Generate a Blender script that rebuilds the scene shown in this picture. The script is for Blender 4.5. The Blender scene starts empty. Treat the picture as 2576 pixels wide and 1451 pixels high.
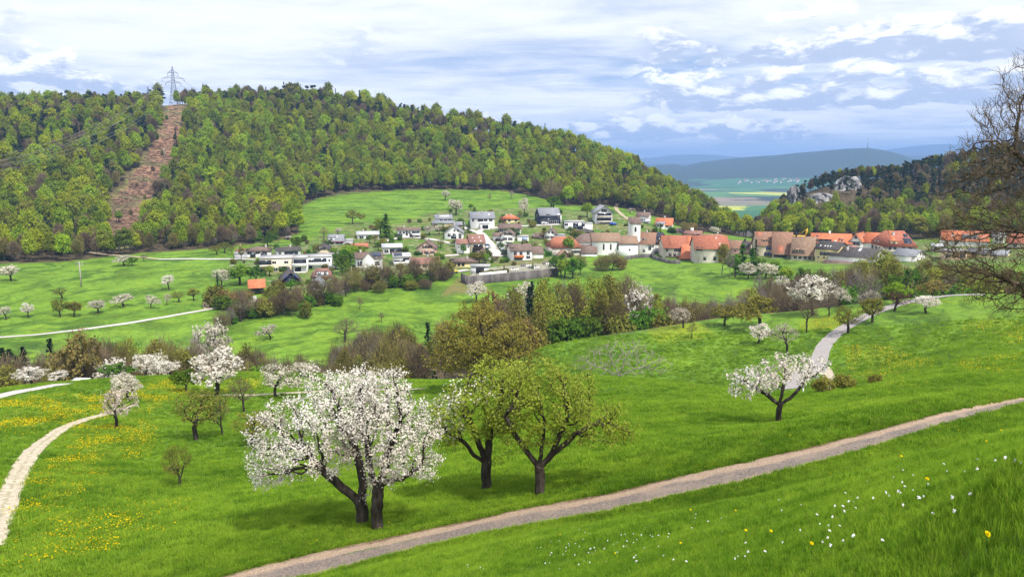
import bpy, math, random
import numpy as np
from mathutils import Vector, Matrix
random.seed(7)
rng = np.random.default_rng(11)
sc = bpy.context.scene
COL = sc.collection
R = math.radians

# ------------------------------------------------------------------ camera
F = 740.0                      # focal length in pixels of a 1024 px wide frame
PITCH = R(9.6)
cam_d = bpy.data.cameras.new('camera')
cam_d.sensor_width = 36.0
cam_d.lens = F / 1024.0 * 36.0
cam_d.clip_start = 0.1
cam_d.clip_end = 60000.0
cam = bpy.data.objects.new('camera', cam_d)
cam.location = (0, 0, 0)
cam.rotation_euler = (R(90) - PITCH, 0, 0)
COL.objects.link(cam)
sc.camera = cam

# ------------------------------------------------------------------ light
SUN_EL, SUN_AZ = 57.0, 140.0     # azimuth clockwise from the view direction (+Y): from the right, a little behind
sun_d = bpy.data.lights.new('sun', 'SUN')
sun_d.energy = 4.1
sun_d.angle = R(3)
sun_d.color = (1.0, 0.955, 0.88)
sun = bpy.data.objects.new('sun', sun_d)
_sd = Vector((math.sin(R(SUN_AZ)) * math.cos(R(SUN_EL)), math.cos(R(SUN_AZ)) * math.cos(R(SUN_EL)), math.sin(R(SUN_EL))))
sun.rotation_euler = (-_sd).to_track_quat('-Z', 'Y').to_euler()
sun.location = (60, -30, 80)
COL.objects.link(sun)

sc.view_settings.view_transform = 'Standard'
sc.view_settings.look = 'None'
sc.view_settings.gamma = 1.0
sc.view_settings.use_curve_mapping = False
sc.view_settings.exposure = 0.47
sc.render.engine = 'CYCLES'
cy = sc.cycles
cy.max_bounces = 5
cy.diffuse_bounces = 2
cy.glossy_bounces = 2
cy.transmission_bounces = 4
cy.transparent_max_bounces = 6
cy.volume_bounces = 0
cy.sample_clamp_indirect = 4.0
cy.use_denoising = True
cy.denoising_prefilter = 'NONE'
cy.use_adaptive_sampling = True
cy.adaptive_threshold = 0.015

# ------------------------------------------------------------------ node helpers
class NT:
    def __init__(s, tree):
        s.t = tree
    def n(s, typ, **kw):
        nd = s.t.nodes.new(typ)
        for k, v in kw.items():
            setattr(nd, k, v)
        return nd
    def link(s, a, b):
        s.t.links.new(a, b)
    def put(s, sock, v):
        if isinstance(v, bpy.types.NodeSocket):
            s.t.links.new(v, sock)
        elif v is not None:
            sock.default_value = v
    def math(s, op, a, b=None, c=None, clamp=False):
        nd = s.n('ShaderNodeMath', operation=op)
        nd.use_clamp = clamp
        s.put(nd.inputs[0], a)
        if b is not None: s.put(nd.inputs[1], b)
        if c is not None: s.put(nd.inputs[2], c)
        return nd.outputs[0]
    def vmath(s, op, a, b=None):
        nd = s.n('ShaderNodeVectorMath', operation=op)
        s.put(nd.inputs[0], a)
        if b is not None: s.put(nd.inputs[1], b)
        return nd.outputs[0]
    def mix(s, f, a, b, typ='MIX'):
        nd = s.n('ShaderNodeMix', data_type='RGBA', blend_type=typ)
        s.put(nd.inputs[0], f)
        s.put(nd.inputs[6], a if isinstance(a, bpy.types.NodeSocket) else (*a[:3], 1))
        s.put(nd.inputs[7], b if isinstance(b, bpy.types.NodeSocket) else (*b[:3], 1))
        return nd.outputs[2]
    def ramp(s, v, lo, hi, a=0.0, b=1.0, smooth=True):
        nd = s.n('ShaderNodeMapRange', interpolation_type='SMOOTHSTEP' if smooth else 'LINEAR')
        nd.clamp = True
        s.put(nd.inputs[0], v)
        nd.inputs[1].default_value = lo; nd.inputs[2].default_value = hi
        nd.inputs[3].default_value = a; nd.inputs[4].default_value = b
        return nd.outputs[0]
    def noise(s, vec, scale, detail=4, rough=0.55, dist=0.0, color=False):
        nd = s.n('ShaderNodeTexNoise')
        if vec is not None: s.put(nd.inputs['Vector'], vec)
        nd.inputs['Scale'].default_value = scale
        nd.inputs['Detail'].default_value = detail
        nd.inputs['Roughness'].default_value = rough
        nd.inputs['Distortion'].default_value = dist
        return nd.outputs['Color'] if color else nd.outputs['Fac']
    def voro(s, vec, scale, out='Distance', rnd=1.0):
        nd = s.n('ShaderNodeTexVoronoi')
        if vec is not None: s.put(nd.inputs['Vector'], vec)
        nd.inputs['Scale'].default_value = scale
        nd.inputs['Randomness'].default_value = rnd
        return nd.outputs[out]
    def map(s, vec, scale=(1, 1, 1), loc=(0, 0, 0), rot=(0, 0, 0)):
        nd = s.n('ShaderNodeMapping')
        s.put(nd.inputs[0], vec)
        nd.inputs['Location'].default_value = loc
        nd.inputs['Rotation'].default_value = rot
        nd.inputs['Scale'].default_value = scale
        return nd.outputs[0]
    def sep(s, v):
        nd = s.n('ShaderNodeSeparateXYZ'); s.put(nd.inputs[0], v); return nd.outputs
    def comb(s, x, y, z):
        nd = s.n('ShaderNodeCombineXYZ')
        s.put(nd.inputs[0], x); s.put(nd.inputs[1], y); s.put(nd.inputs[2], z)
        return nd.outputs[0]

# ------------------------------------------------------------------ sky
def make_world():
    w = bpy.data.worlds.new('World'); sc.world = w; w.use_nodes = True
    t = w.node_tree
    for nd in list(t.nodes): t.nodes.remove(nd)
    N = NT(t)
    out = N.n('ShaderNodeOutputWorld'); bg = N.n('ShaderNodeBackground')
    bg.inputs[1].default_value = 0.1
    N.link(bg.outputs[0], out.inputs[0])
    sky = N.n('ShaderNodeTexSky', sky_type='NISHITA')
    sky.sun_disc = False
    sky.sun_elevation = R(SUN_EL); sky.sun_rotation = R(SUN_AZ)
    sky.altitude = 500; sky.air_density = 1.0; sky.dust_density = 0.6; sky.ozone_density = 2.0
    g = N.n('ShaderNodeTexCoord').outputs['Generated']
    x, y, z = N.sep(g)[0:3]
    el = N.math('ARCSINE', z)
    az = N.math('ARCTAN2', x, y)
    blue = N.mix(1.0, sky.outputs[0], N.mix(N.ramp(el, 0.0, 0.2), SKY['t0'], SKY['t1']), 'MULTIPLY')
    # high layered cloud: noise on a plane overhead, so that it foreshortens towards the horizon
    zz = N.math('ADD', N.math('MAXIMUM', z, 0.0), 0.055)
    p = N.comb(N.math('DIVIDE', x, zz), N.math('DIVIDE', y, zz), 0.0)
    p = N.map(p, scale=(0.42, 0.62, 1), rot=(0, 0, R(-10)), loc=(SKY['sx'], SKY['sy'], 0))
    n1 = N.noise(p, 0.9, 8, 0.58, 0.5)
    n2 = N.noise(p, 3.4, 6, 0.62, 0.3)
    nn = N.math('ADD', N.math('MULTIPLY', n1, 0.62), N.math('MULTIPLY', n2, 0.38))
    strat_c = N.mix(N.ramp(nn, 0.34, 0.62), SKY['s_lo'], SKY['s_hi'])
    low = N.noise(N.map(p, loc=(5.2, 1.3, 0)), 0.45, 3, 0.5)
    cover = N.ramp(N.math('ADD', nn, N.math('MULTIPLY', N.math('SUBTRACT', low, 0.5), 0.5)), 0.28, 0.50, 0.42, 0.98)
    cover = N.math('MAXIMUM', cover, N.ramp(el, 0.09, 0.19, 0.0, 0.93))
    cover = N.math('MULTIPLY', cover, N.ramp(el, 0.0, 0.05, 0.5, 1.0))
    col = N.mix(cover, blue, strat_c)
    # cumulus heaps in banks at different heights: flat grey-blue bases, lit heads
    def bank(col, el0, size, thr, seed, hw, flat, stretch=2.5):
        wob = N.math('MULTIPLY', N.math('SUBTRACT', N.noise(N.comb(az, seed, 0.0), 2.4, 1), 0.5), flat)
        base = N.math('ADD', el0, wob)
        h = N.math('SUBTRACT', el, base)
        q = N.comb(az, N.math('MULTIPLY', h, stretch), seed)
        big = N.noise(q, size, 2, 0.5, 0.0)
        det = N.noise(q, size * 2.8, 8, 0.6, 0.35)
        d = N.math('ADD', N.math('MULTIPLY', big, 0.55), N.math('MULTIPLY', det, 0.45))
        win = N.math('MULTIPLY', N.ramp(h, -0.010, 0.008), N.ramp(h, 0.008, hw, 1.0, 0.0))
        dens = N.math('SUBTRACT', N.math('ADD', d, N.math('MULTIPLY', win, 0.22)), thr)
        a = N.math('MULTIPLY', N.ramp(dens, 0.0, 0.05), N.ramp(win, 0.0, 0.25))
        a = N.math('MULTIPLY', a, N.ramp(N.noise(N.comb(az, seed * 3.3, 0.0), 1.7, 2), SKY['m0'], SKY['m1']))
        q2 = N.vmath('ADD', q, (0.012, 0.030, 0.0))
        det2 = N.noise(q2, size * 2.8, 8, 0.6, 0.35)
        rel = N.math('SUBTRACT', det, det2)
        lit = N.ramp(N.math('ADD', N.math('MULTIPLY', rel, 2.2), N.math('MULTIPLY', N.math('DIVIDE', h, hw), 1.0)), 0.14, 0.66)
        cc = N.mix(lit, SKY['c_lo'], SKY['c_hi'])
        return N.mix(a, col, cc)
    for el0, size, thr, seed, hw, flat in SKY['banks']:
        col = bank(col, el0, size, thr, seed, hw, flat)
    # below the horizon the sky node goes dark: keep the horizon colour there
    N.link(col, bg.inputs[0])
SKY = dict(sx=2.0, sy=0.7, t0=(0.38, 0.60, 1.06), t1=(0.45, 0.65, 0.85), s_lo=(5.6, 6.2, 7.5), s_hi=(8.7, 8.9, 9.4), c_lo=(4.5, 5.2, 6.7), c_hi=(9.8, 9.8, 9.8), m0=0.42, m1=0.52,
           banks=[(0.028, 10.0, 0.62, 3.1, 0.05, 0.01), (0.065, 7.0, 0.60, 7.7, 0.085, 0.03), (0.120, 6.5, 0.61, 2.6, 0.085, 0.04)])
make_world()
# ------------------------------------------------------------------ pixels to directions
def ray(px, py):
    u = (np.asarray(px, float) - 512.0) / F
    v = (288.0 - np.asarray(py, float)) / F
    X = u
    Y = math.cos(PITCH) + v * math.sin(PITCH)
    Z = -math.sin(PITCH) + v * math.cos(PITCH)
    return X, Y, Z
def az_tan(px, py):
    X, Y, Z = ray(px, py)
    return np.arctan2(X, Y), Z / np.hypot(X, Y)
def project(X, Y, Z):
    dep = Y * math.cos(PITCH) - Z * math.sin(PITCH)
    up = Y * math.sin(PITCH) + Z * math.cos(PITCH)
    return 512.0 + F * X / dep, 288.0 - F * up / dep, dep

# ------------------------------------------------------------------ value noise
def vnoise(x, y, seed=0):
    xi = np.floor(x).astype(np.int64); yi = np.floor(y).astype(np.int64)
    xf = x - xi; yf = y - yi
    def h(a, b):
        n = (a * 374761393 + b * 668265263 + seed * 974711) & 0x7fffffff
        n = (n ^ (n >> 13)) * 1274126177 & 0x7fffffff
        return ((n ^ (n >> 16)) & 0xffff) / 65535.0
    u = xf * xf * (3 - 2 * xf); v = yf * yf * (3 - 2 * yf)
    a = h(xi, yi) * (1 - u) + h(xi + 1, yi) * u
    b = h(xi, yi + 1) * (1 - u) + h(xi + 1, yi + 1) * u
    return a * (1 - v) + b * v - 0.5
def fbm(x, y, seed=0, oct=4):
    s = 0.0; a = 1.0
    for o in range(oct):
        s = s + a * vnoise(x * 2 ** o, y * 2 ** o, seed + o * 17); a *= 0.5
    return s

# ------------------------------------------------------------------ terrain: break lines of the land, near to far
# visible lines: (px, py, horizontal distance); hidden lines: ('z', px, distance, height)
LINES = [
 [('z', 0, 0.6, -1.72), ('z', 512, 0.6, -1.70), ('z', 1024, 0.6, -1.66)],
 [(0, 660, 25), (215, 618, 22), (300, 600, 21), (400, 590, 17.5), (512, 585, 13), (650, 585, 9), (800, 585, 6.2), (1000, 585, 3.6), (1100, 585, 3.0)],
 [('z', 0, 27, -15.2), ('z', 215, 24.2, -14.2), ('z', 318, 23.5, -13.7), (450, 556, 23), (600, 528, 21), (750, 502, 17.5), (860, 480, 15), (933, 462, 14), (994, 450, 13.5), (1024, 440, 14)],
 # foreground track, lower and upper edge
 [(0, 640, 29), (150, 612, 27.5), (318, 577, 26.5), (450, 542.6, 27), (600, 516, 27.5), (750, 483, 28.5), (860, 453.6, 31), (933, 431, 34), (994, 414, 40), (1024, 405, 45), (1100, 392, 55)],
 [(0, 622, 31), (217, 577, 28.6), (378, 538.5, 28.8), (450, 524, 29.1), (600, 495, 29.7), (750, 461, 30.9), (860, 435, 33.4), (933, 414.5, 36.4), (994, 402.5, 42.1), (1024, 397, 47), (1100, 384, 58)],
 # meadow under the track
 [(0, 530, 44), (100, 512, 46), (179, 487, 55), (300, 474, 56), (400, 458, 55), (512, 445, 46), (600, 432, 46), (700, 426, 48), (778, 424, 52), (860, 411, 51), (933, 400, 52), (994, 395, 55), (1024, 392, 59), (1100, 380, 70)],
 [(0, 440, 80), (117, 427, 85), (200, 428, 84), (300, 419, 85), (400, 409, 82), (512, 403, 71), (600, 398, 70), (700, 402, 64), (790, 406, 63), (860, 400, 62), (933, 388, 65), (1024, 380, 75), (1100, 370, 85)],
 # its crest
 [(0, 391, 135), (65, 383, 142), (150, 378, 140), (242, 373, 140), (340, 375, 130), (425, 383, 112), (480, 382, 104), (560, 375, 96), (650, 380, 91), (720, 387.5, 85), (800, 395, 76), (870, 387, 77), (954, 373.7, 83), (1024, 365, 91), (1100, 358, 100)],
 # hollow behind it
 [('z', 0, 146, -43), ('z', 65, 152, -45), ('z', 150, 152, -46), ('z', 242, 150, -46), ('z', 340, 142, -44), ('z', 425, 132, -40), ('z', 480, 127, -38), ('z', 560, 123, -36.2), ('z', 650, 116, -34.6), ('z', 720, 111, -33), ('z', 800, 103, -30.9), ('z', 870, 99, -27.6), (954, 360, 102), (1024, 352, 106), (1100, 345, 112)],
 # orchard shoulder with the grey lane
 [('z', 0, 155, -47), ('z', 150, 161, -51), ('z', 242, 160, -51), ('z', 340, 152, -49), ('z', 425, 142, -45), ('z', 480, 137, -41), (560, 358, 133), (650, 356, 134), (735, 352, 134), (822, 357, 130), (900, 341, 135), (954, 335, 136), (1024, 329, 134), (1100, 322, 136)],
 [('z', 0, 164, -52), ('z', 150, 170, -55), ('z', 242, 168, -55), ('z', 340, 161, -53), ('z', 425, 152, -49), ('z', 480, 147, -44), (540, 349, 142), (600, 339.5, 146), (650, 332, 152), (720, 319, 162), (800, 312, 168), (870, 303, 176), (954, 294.5, 186), (1024, 292.5, 190), (1100, 291, 195)],
 # wooded gully
 [('z', 0, 182, -58), ('z', 150, 188, -60), ('z', 242, 186, -60), ('z', 340, 181, -58), ('z', 425, 176, -55), ('z', 512, 178, -52), ('z', 600, 196, -52), ('z', 700, 212, -53), ('z', 800, 224, -53), ('z', 900, 234, -50), ('z', 1024, 245, -46)],
 # far side of the gully
 [(0, 352, 215), (100, 352, 215), (200, 353, 213), (300, 356, 209), (400, 351, 209), (480, 333, 218), (540, 316, 232), (600, 306, 250), (640, 300, 260), (700, 297, 264), (760, 293, 268), (850, 286, 275), (1024, 275, 285)],
 [(0, 337, 245), (200, 311, 262), (300, 300, 270), (400, 291, 280), (480, 284, 292), (555, 278, 306), (640, 274, 318), (700, 271, 322), (750, 269, 322), (850, 268, 320), (1024, 262, 325)],
 [(0, 285, 320), (100, 283, 322), (200, 279, 324), (278, 273, 330), (340, 271, 332), (400, 268, 336), (480, 266, 346), (555, 262, 352), (600, 260, 365), (640, 258, 371), (720, 261, 366), (800, 262, 365), (850, 262, 360), (900, 262, 354), (1024, 257, 354)],
 [(0, 264, 385), (100, 258, 390), (200, 250.5, 396), (280, 249, 402), (360, 243, 404), (430, 244, 398), (500, 244, 394), (555, 246, 394), (620, 249, 402), (700, 250, 398), (780, 250, 398), (860, 250, 394), (1024, 250, 398)],
 [(0, 256, 415), (100, 250, 425), (200, 242, 430), (300, 231, 445), (360, 225, 455), (430, 221, 468), (500, 217, 477), (555, 213.5, 482), (610, 214, 482), (640, 222, 462), (680, 234, 442), (720, 240, 424), (800, 244, 422), (900, 245, 424), (1024, 245, 432)],
 # top of the upper meadow
 [(0, 243, 470), (100, 237, 480), (200, 222, 515), (300, 201, 592), (400, 189, 640), (500, 189, 640), (560, 196, 618), (610, 204, 585), (660, 218, 540), (700, 229, 508), (740, 238, 476), (780, 242, 466), (820, 243, 462), (900, 242, 468), (1024, 240, 480)],
 # wooded ridge, ground
 [(0, 113, 860), (100, 110, 870), (160, 106, 880), (178, 104.5, 885), (210, 104.5, 885), (280, 101, 880), (330, 104, 875), (400, 118, 850), (480, 131, 820), (560, 146, 785), (640, 176, 725), (700, 209, 645), (735, 233, 590), (750, 240, 560), (762, 229, 600), (780, 208, 630), (800, 195, 650), (840, 181, 670), (900, 177, 690), (950, 165, 700), (1024, 154, 720), (1100, 148, 730)],
 [('z', 0, 1150, 20), ('z', 300, 1150, 20), ('z', 560, 1000, -40), ('z', 700, 860, -85), ('z', 750, 760, -95), ('z', 800, 900, -90), ('z', 1024, 980, -40)],
 [('z', 0, 1900, -120), ('z', 500, 1800, -125), ('z', 750, 1500, -128), ('z', 1024, 1700, -128)],
 [('z', 0, 3000, -140), ('z', 500, 3000, -140), ('z', 1024, 3000, -140)],
 [('z', 0, 4600, -140), ('z', 500, 4600, -140), ('z', 700, 4600, -138), ('z', 760, 4600, -137), ('z', 1024, 4600, -140)],
 # blue wooded hill across the plain
 [('z', 0, 5300, -90), ('z', 560, 5300, -105), ('z', 660, 5300, -100), ('z', 750, 5200, -75), ('z', 860, 5300, -50), ('z', 940, 5500, -90), ('z', 1024, 5500, -90)],
 [(0, 150, 6600), (560, 168, 6500), (640, 167, 6500), (660, 164.5, 6500), (676, 163.5, 6500), (684, 166, 6500), (700, 162, 6500), (740, 157.5, 6500), (780, 154.5, 6500), (815, 151.5, 6500), (845, 149, 6500), (868, 148, 6500), (885, 151, 6500), (903, 155, 6500), (915, 160, 6500), (940, 164, 6600), (980, 166, 6700), (1024, 168, 6700), (1100, 168, 6700)],
 [('z', 0, 8000, -40), ('z', 560, 8000, -90), ('z', 860, 8000, -60), ('z', 1024, 8000, -80)],
 [(0, 150, 10000), (560, 166, 10000), (860, 160, 10000), (905, 155.5, 10000), (925, 154.5, 10000), (945, 159.5, 10000), (980, 163, 10000), (1024, 164, 10000)],
 [('z', 0, 11500, -60), ('z', 512, 11500, -60), ('z', 1024, 11500, -60)],
 # farthest range
 [(0, 145, 15500), (400, 158, 15500), (560, 161, 15500), (620, 160.5, 15500), (640, 158, 15500), (665, 156, 15500), (690, 153.6, 15500), (710, 154.3, 15500), (735, 156.5, 15500), (775, 158.5, 15500), (830, 157, 15500), (870, 152, 15500), (900, 147.5, 15500), (930, 144.5, 15500), (950, 143.5, 15500), (980, 145.5, 15500), (1024, 148, 15500)],
 [('z', 0, 18000, -100), ('z', 512, 18000, -100), ('z', 1024, 18000, -100)],
]
NAZ_IN, NAZ_OUT = 600, 36
AZ = np.concatenate([np.linspace(-80, -38.2, NAZ_OUT, endpoint=False), np.linspace(-38.2, 38.2, NAZ_IN), np.linspace(38.2, 80, NAZ_OUT + 1)[1:]]) * math.pi / 180
LD = np.concatenate([np.geomspace(0.6, 16, 70, endpoint=False), np.geomspace(16, 1000, 400, endpoint=False), np.geomspace(1000, 18000, 90)])
LD[-1] = 18000.0
LLD = np.log(LD)

def _line(L, smooth):
    a, d, z = [], [], []
    for q in L:
        if q[0] == 'z':
            _, px, dd, zz = q
            aa, _t = az_tan(px, 240)
            a.append(aa); d.append(dd); z.append(zz)
        else:
            px, py, dd = q
            aa, t = az_tan(px, py)
            a.append(aa); d.append(dd); z.append(t * dd)
    a = np.array(a); o = np.argsort(a); a = a[o]; d = np.array(d)[o]; z = np.array(z)[o]
    G = np.linspace(-90, 90, 3601) * math.pi / 180
    dg = np.interp(G, a, d); zg = np.interp(G, a, z)
    if smooth > 0:
        k = np.arange(-int(smooth * 60), int(smooth * 60) + 1) / 20.0
        w = np.exp(-0.5 * (k / smooth) ** 2); w /= w.sum()
        pad = len(k) // 2
        dg = np.convolve(np.pad(dg, pad, 'edge'), w, 'valid')
        zg = np.convolve(np.pad(zg, pad, 'edge'), w, 'valid')
    return np.interp(AZ, G, dg), np.interp(AZ, G, zg)
_sm = [1.6] * 12 + [1.3] * 6 + [0.5] + [2] * 5 + [0.12] + [1.5] + [0.4, 2, 0.25, 2]
_sm = (_sm + [1.0] * 40)[:len(LINES)]
KD, KZ = [], []
for L, s in zip(LINES, _sm):
    dk, zk = _line(L, s); KD.append(dk); KZ.append(zk)
KD = np.array(KD); KZ = np.array(KZ)
for i in range(1, len(KD)):
    KD[i] = np.maximum(KD[i], KD[i - 1] * 1.01 + 0.05)

def _pchip(xk, yk, x):
    h = np.diff(xk); dl = np.diff(yk) / h
    m = np.zeros_like(yk)
    m[0] = dl[0]; m[-1] = dl[-1]
    w1 = 2 * h[1:] + h[:-1]; w2 = h[1:] + 2 * h[:-1]
    with np.errstate(divide='ignore', invalid='ignore'):
        mm = (w1 + w2) / (w1 / dl[:-1] + w2 / dl[1:])
    m[1:-1] = np.where(dl[:-1] * dl[1:] > 0, mm, 0.0)
    i = np.clip(np.searchsorted(xk, x) - 1, 0, len(xk) - 2)
    t = (x - xk[i]) / h[i]
    return (yk[i] * (2 * t**3 - 3 * t**2 + 1) + h[i] * m[i] * (t**3 - 2 * t**2 + t)
            + yk[i + 1] * (-2 * t**3 + 3 * t**2) + h[i] * m[i + 1] * (t**3 - t**2))
ZT = np.empty((len(AZ), len(LD)))
for j in range(len(AZ)):
    ZT[j] = _pchip(KD[:, j], KZ[:, j], LD)
XT = np.sin(AZ)[:, None] * LD[None, :]
YT = np.cos(AZ)[:, None] * LD[None, :]
# small relief: tussocks near, cattle terraces on the steep meadows, swells farther off
ZT += 0.05 * fbm(XT * 0.9, YT * 0.9, 3, 3) * np.clip((60 - LD) / 30, 0, 1)[None, :] * np.clip((LD - 1.0) / 4, 0, 1)[None, :]
ZT += 0.35 * fbm(XT * 0.07, YT * 0.07, 5, 3) * np.clip((LD - 25) / 60, 0, 1)[None, :]
ZT += 2.5 * fbm(XT * 0.02, YT * 0.02, 9, 3) * np.clip((LD - 650) / 100, 0, 1)[None, :] * np.clip((1100 - LD) / 100, 0, 1)[None, :]
ZT += (14 * fbm(XT * 0.0022, YT * 0.0022, 21, 4)) * np.clip((LD - 5200) / 800, 0, 1)[None, :]

def zt(X, Y):
    """ground height below a point"""
    X = np.asarray(X, float); Y = np.asarray(Y, float)
    a = np.clip(np.arctan2(X, Y), AZ[0], AZ[-1]); l = np.log(np.clip(np.hypot(X, Y), LD[0], LD[-1]))
    i = np.clip(np.searchsorted(AZ, a) - 1, 0, len(AZ) - 2); j = np.clip(np.searchsorted(LLD, l) - 1, 0, len(LD) - 2)
    d = np.exp(l)
    u = (a - AZ[i]) / (AZ[i + 1] - AZ[i]); v = (d - LD[j]) / (LD[j + 1] - LD[j])
    return ((ZT[i, j] * (1 - u) + ZT[i + 1, j] * u) * (1 - v) + (ZT[i, j + 1] * (1 - u) + ZT[i + 1, j + 1] * u) * v)
_DS = np.geomspace(2, 17000, 6000)
def hit(px, py, dmin=0.0, dmax=1e9):
    """first ground point on the ray through a pixel (beyond dmin)"""
    a, t = az_tan(px, py)
    ds = _DS[_DS > dmin]
    zz = zt(np.sin(a) * ds, np.cos(a) * ds) - t * ds
    k = np.argmax(zz >= 0)
    if zz[k] < 0 or ds[k] > dmax:
        k = np.argmin(np.abs(t - zt(np.sin(a) * ds, np.cos(a) * ds) / ds)[ds < min(dmax, 1500)]) if dmax < 1e9 else len(ds) - 1
    d = ds[k]
    if k > 0 and zz[k] >= 0 > zz[k - 1]:
        d = ds[k - 1] + (ds[k] - ds[k - 1]) * (-zz[k - 1]) / (zz[k] - zz[k - 1])
    X, Y = float(np.sin(a) * d), float(np.cos(a) * d)
    return Vector((X, Y, float(zt(X, Y))))
def at_d(px, d, py=240):
    a, _ = az_tan(px, py)
    X, Y = float(np.sin(a) * d), float(np.cos(a) * d)
    return Vector((X, Y, float(zt(X, Y))))
def mpp(P):
    """metres per pixel (1024 px frame) at a point"""
    return (P.y * math.cos(PITCH) - P.z * math.sin(PITCH)) / F
def inside(px, py, poly):
    px = np.asarray(px); py = np.asarray(py)
    r = np.zeros(px.shape, bool)
    n = len(poly)
    for i in range(n):
        x0, y0 = poly[i]; x1, y1 = poly[(i + 1) % n]
        if y0 == y1: continue
        c = ((y0 > py) != (y1 > py)) & (px < (x1 - x0) * (py - y0) / (y1 - y0) + x0)
        r ^= c
    return r

# ------------------------------------------------------------------ mesh helpers
def mk_mesh(name, V, faces, mats=(), midx=None, smooth=False):
    me = bpy.data.meshes.new(name)
    V = np.asarray(V, np.float32).reshape(-1, 3)
    if isinstance(faces, np.ndarray):
        n, k = faces.shape
        tot = np.full(n, k, np.int32); flat = faces.ravel().astype(np.int32)
    else:
        tot = np.array([len(f) for f in faces], np.int32); n = len(tot)
        flat = np.array([i for f in faces for i in f], np.int32)
    me.vertices.add(len(V)); me.vertices.foreach_set('co', V.ravel())
    me.loops.add(len(flat)); me.loops.foreach_set('vertex_index', flat)
    me.polygons.add(n)
    st = np.concatenate([[0], np.cumsum(tot)[:-1]]).astype(np.int32) if n else np.zeros(0, np.int32)
    me.polygons.foreach_set('loop_start', st); me.polygons.foreach_set('loop_total', tot)
    for m in mats: me.materials.append(m)
    if midx is not None: me.polygons.foreach_set('material_index', np.asarray(midx, np.int32))
    if smooth: me.polygons.foreach_set('use_smooth', np.ones(n, bool))
    me.update(calc_edges=True)
    return me
def link(name, me, parent=None, loc=None, rotz=None, scale=None):
    o = bpy.data.objects.new(name, me)
    COL.objects.link(o)
    if parent is not None: o.parent = parent
    if loc is not None: o.location = loc
    if rotz is not None: o.rotation_euler = (0, 0, rotz)
    if scale is not None: o.scale = scale if hasattr(scale, '__len__') else (scale,) * 3
    return o
def tag(o, label=None, cat=None, group=None, kind=None):
    if label: o['label'] = label
    if cat: o['category'] = cat
    if group: o['group'] = group
    if kind: o['kind'] = kind
    return o
def thing(name, label, cat, loc, rotz=0.0, group=None, scale=None):
    o = link(name, None, None, loc, rotz, scale)
    o.empty_display_size = 0.5
    return tag(o, label, cat, group)
class MB:
    """collects faces; build() links them as one mesh"""
    def __init__(s): s.v = []; s.f = []; s.m = []
    def add(s, V, Fs, m=0):
        b = len(s.v); s.v += [tuple(p) for p in V]
        for f in Fs: s.f.append([b + i for i in f]); s.m.append(m)
        return s
    def box(s, x0, x1, y0, y1, z0, z1, m=0):
        return s.add([(x0, y0, z0), (x1, y0, z0), (x1, y1, z0), (x0, y1, z0), (x0, y0, z1), (x1, y0, z1), (x1, y1, z1), (x0, y1, z1)],
                     [(0, 3, 2, 1), (4, 5, 6, 7), (0, 1, 5, 4), (1, 2, 6, 5), (2, 3, 7, 6), (3, 0, 4, 7)], m)
    def bar(s, a, b, r, n=4, m=0, r2=None):
        a = Vector(a); b = Vector(b); t = (b - a).normalized()
        u = t.cross(Vector((0.31, 0.95, 0.1)) if abs(t.y) < 0.8 else Vector((1, 0, 0))).normalized(); w = t.cross(u)
        r2 = r if r2 is None else r2
        V = []
        for P, rr in ((a, r), (b, r2)):
            for i in range(n):
                c = 2 * math.pi * (i + .5) / n
                V.append(P + (u * math.cos(c) + w * math.sin(c)) * rr)
        Fs = [(i, (i + 1) % n, n + (i + 1) % n, n + i) for i in range(n)] + [tuple(range(n))[::-1], tuple(range(n, 2 * n))]
        return s.add(V, Fs, m)
    def mesh(s, name, mats, smooth=False): return mk_mesh(name, s.v, s.f, mats, s.m, smooth)
    def build(s, name, mats, parent=None, smooth=False):
        if not isinstance(mats, (list, tuple)): mats = [mats]
        return link(name, s.mesh(name, mats, smooth), parent)
# ------------------------------------------------------------------ materials
def new_mat(name):
    m = bpy.data.materials.new(name); m.use_nodes = True
    t = m.node_tree
    for nd in list(t.nodes): t.nodes.remove(nd)
    return m, NT(t)
def finish(N, color, rough=0.8, spec=0.3, bump=None, bump_s=0.3, bump_d=0.05, metallic=0.0):
    out = N.n('ShaderNodeOutputMaterial'); b = N.n('ShaderNodeBsdfPrincipled')
    N.put(b.inputs['Base Color'], color if isinstance(color, bpy.types.NodeSocket) else (*color[:3], 1))
    N.put(b.inputs['Roughness'], rough)
    b.inputs['Specular IOR Level'].default_value = spec
    b.inputs['Metallic'].default_value = metallic
    if bump is not None:
        bn = N.n('ShaderNodeBump'); bn.inputs['Strength'].default_value = bump_s; bn.inputs['Distance'].default_value = bump_d
        N.link(bump, bn.inputs['Height']); N.link(bn.outputs[0], b.inputs['Normal'])
    N.link(b.outputs[0], out.inputs[0])
    return b
_MC = {}
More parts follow.
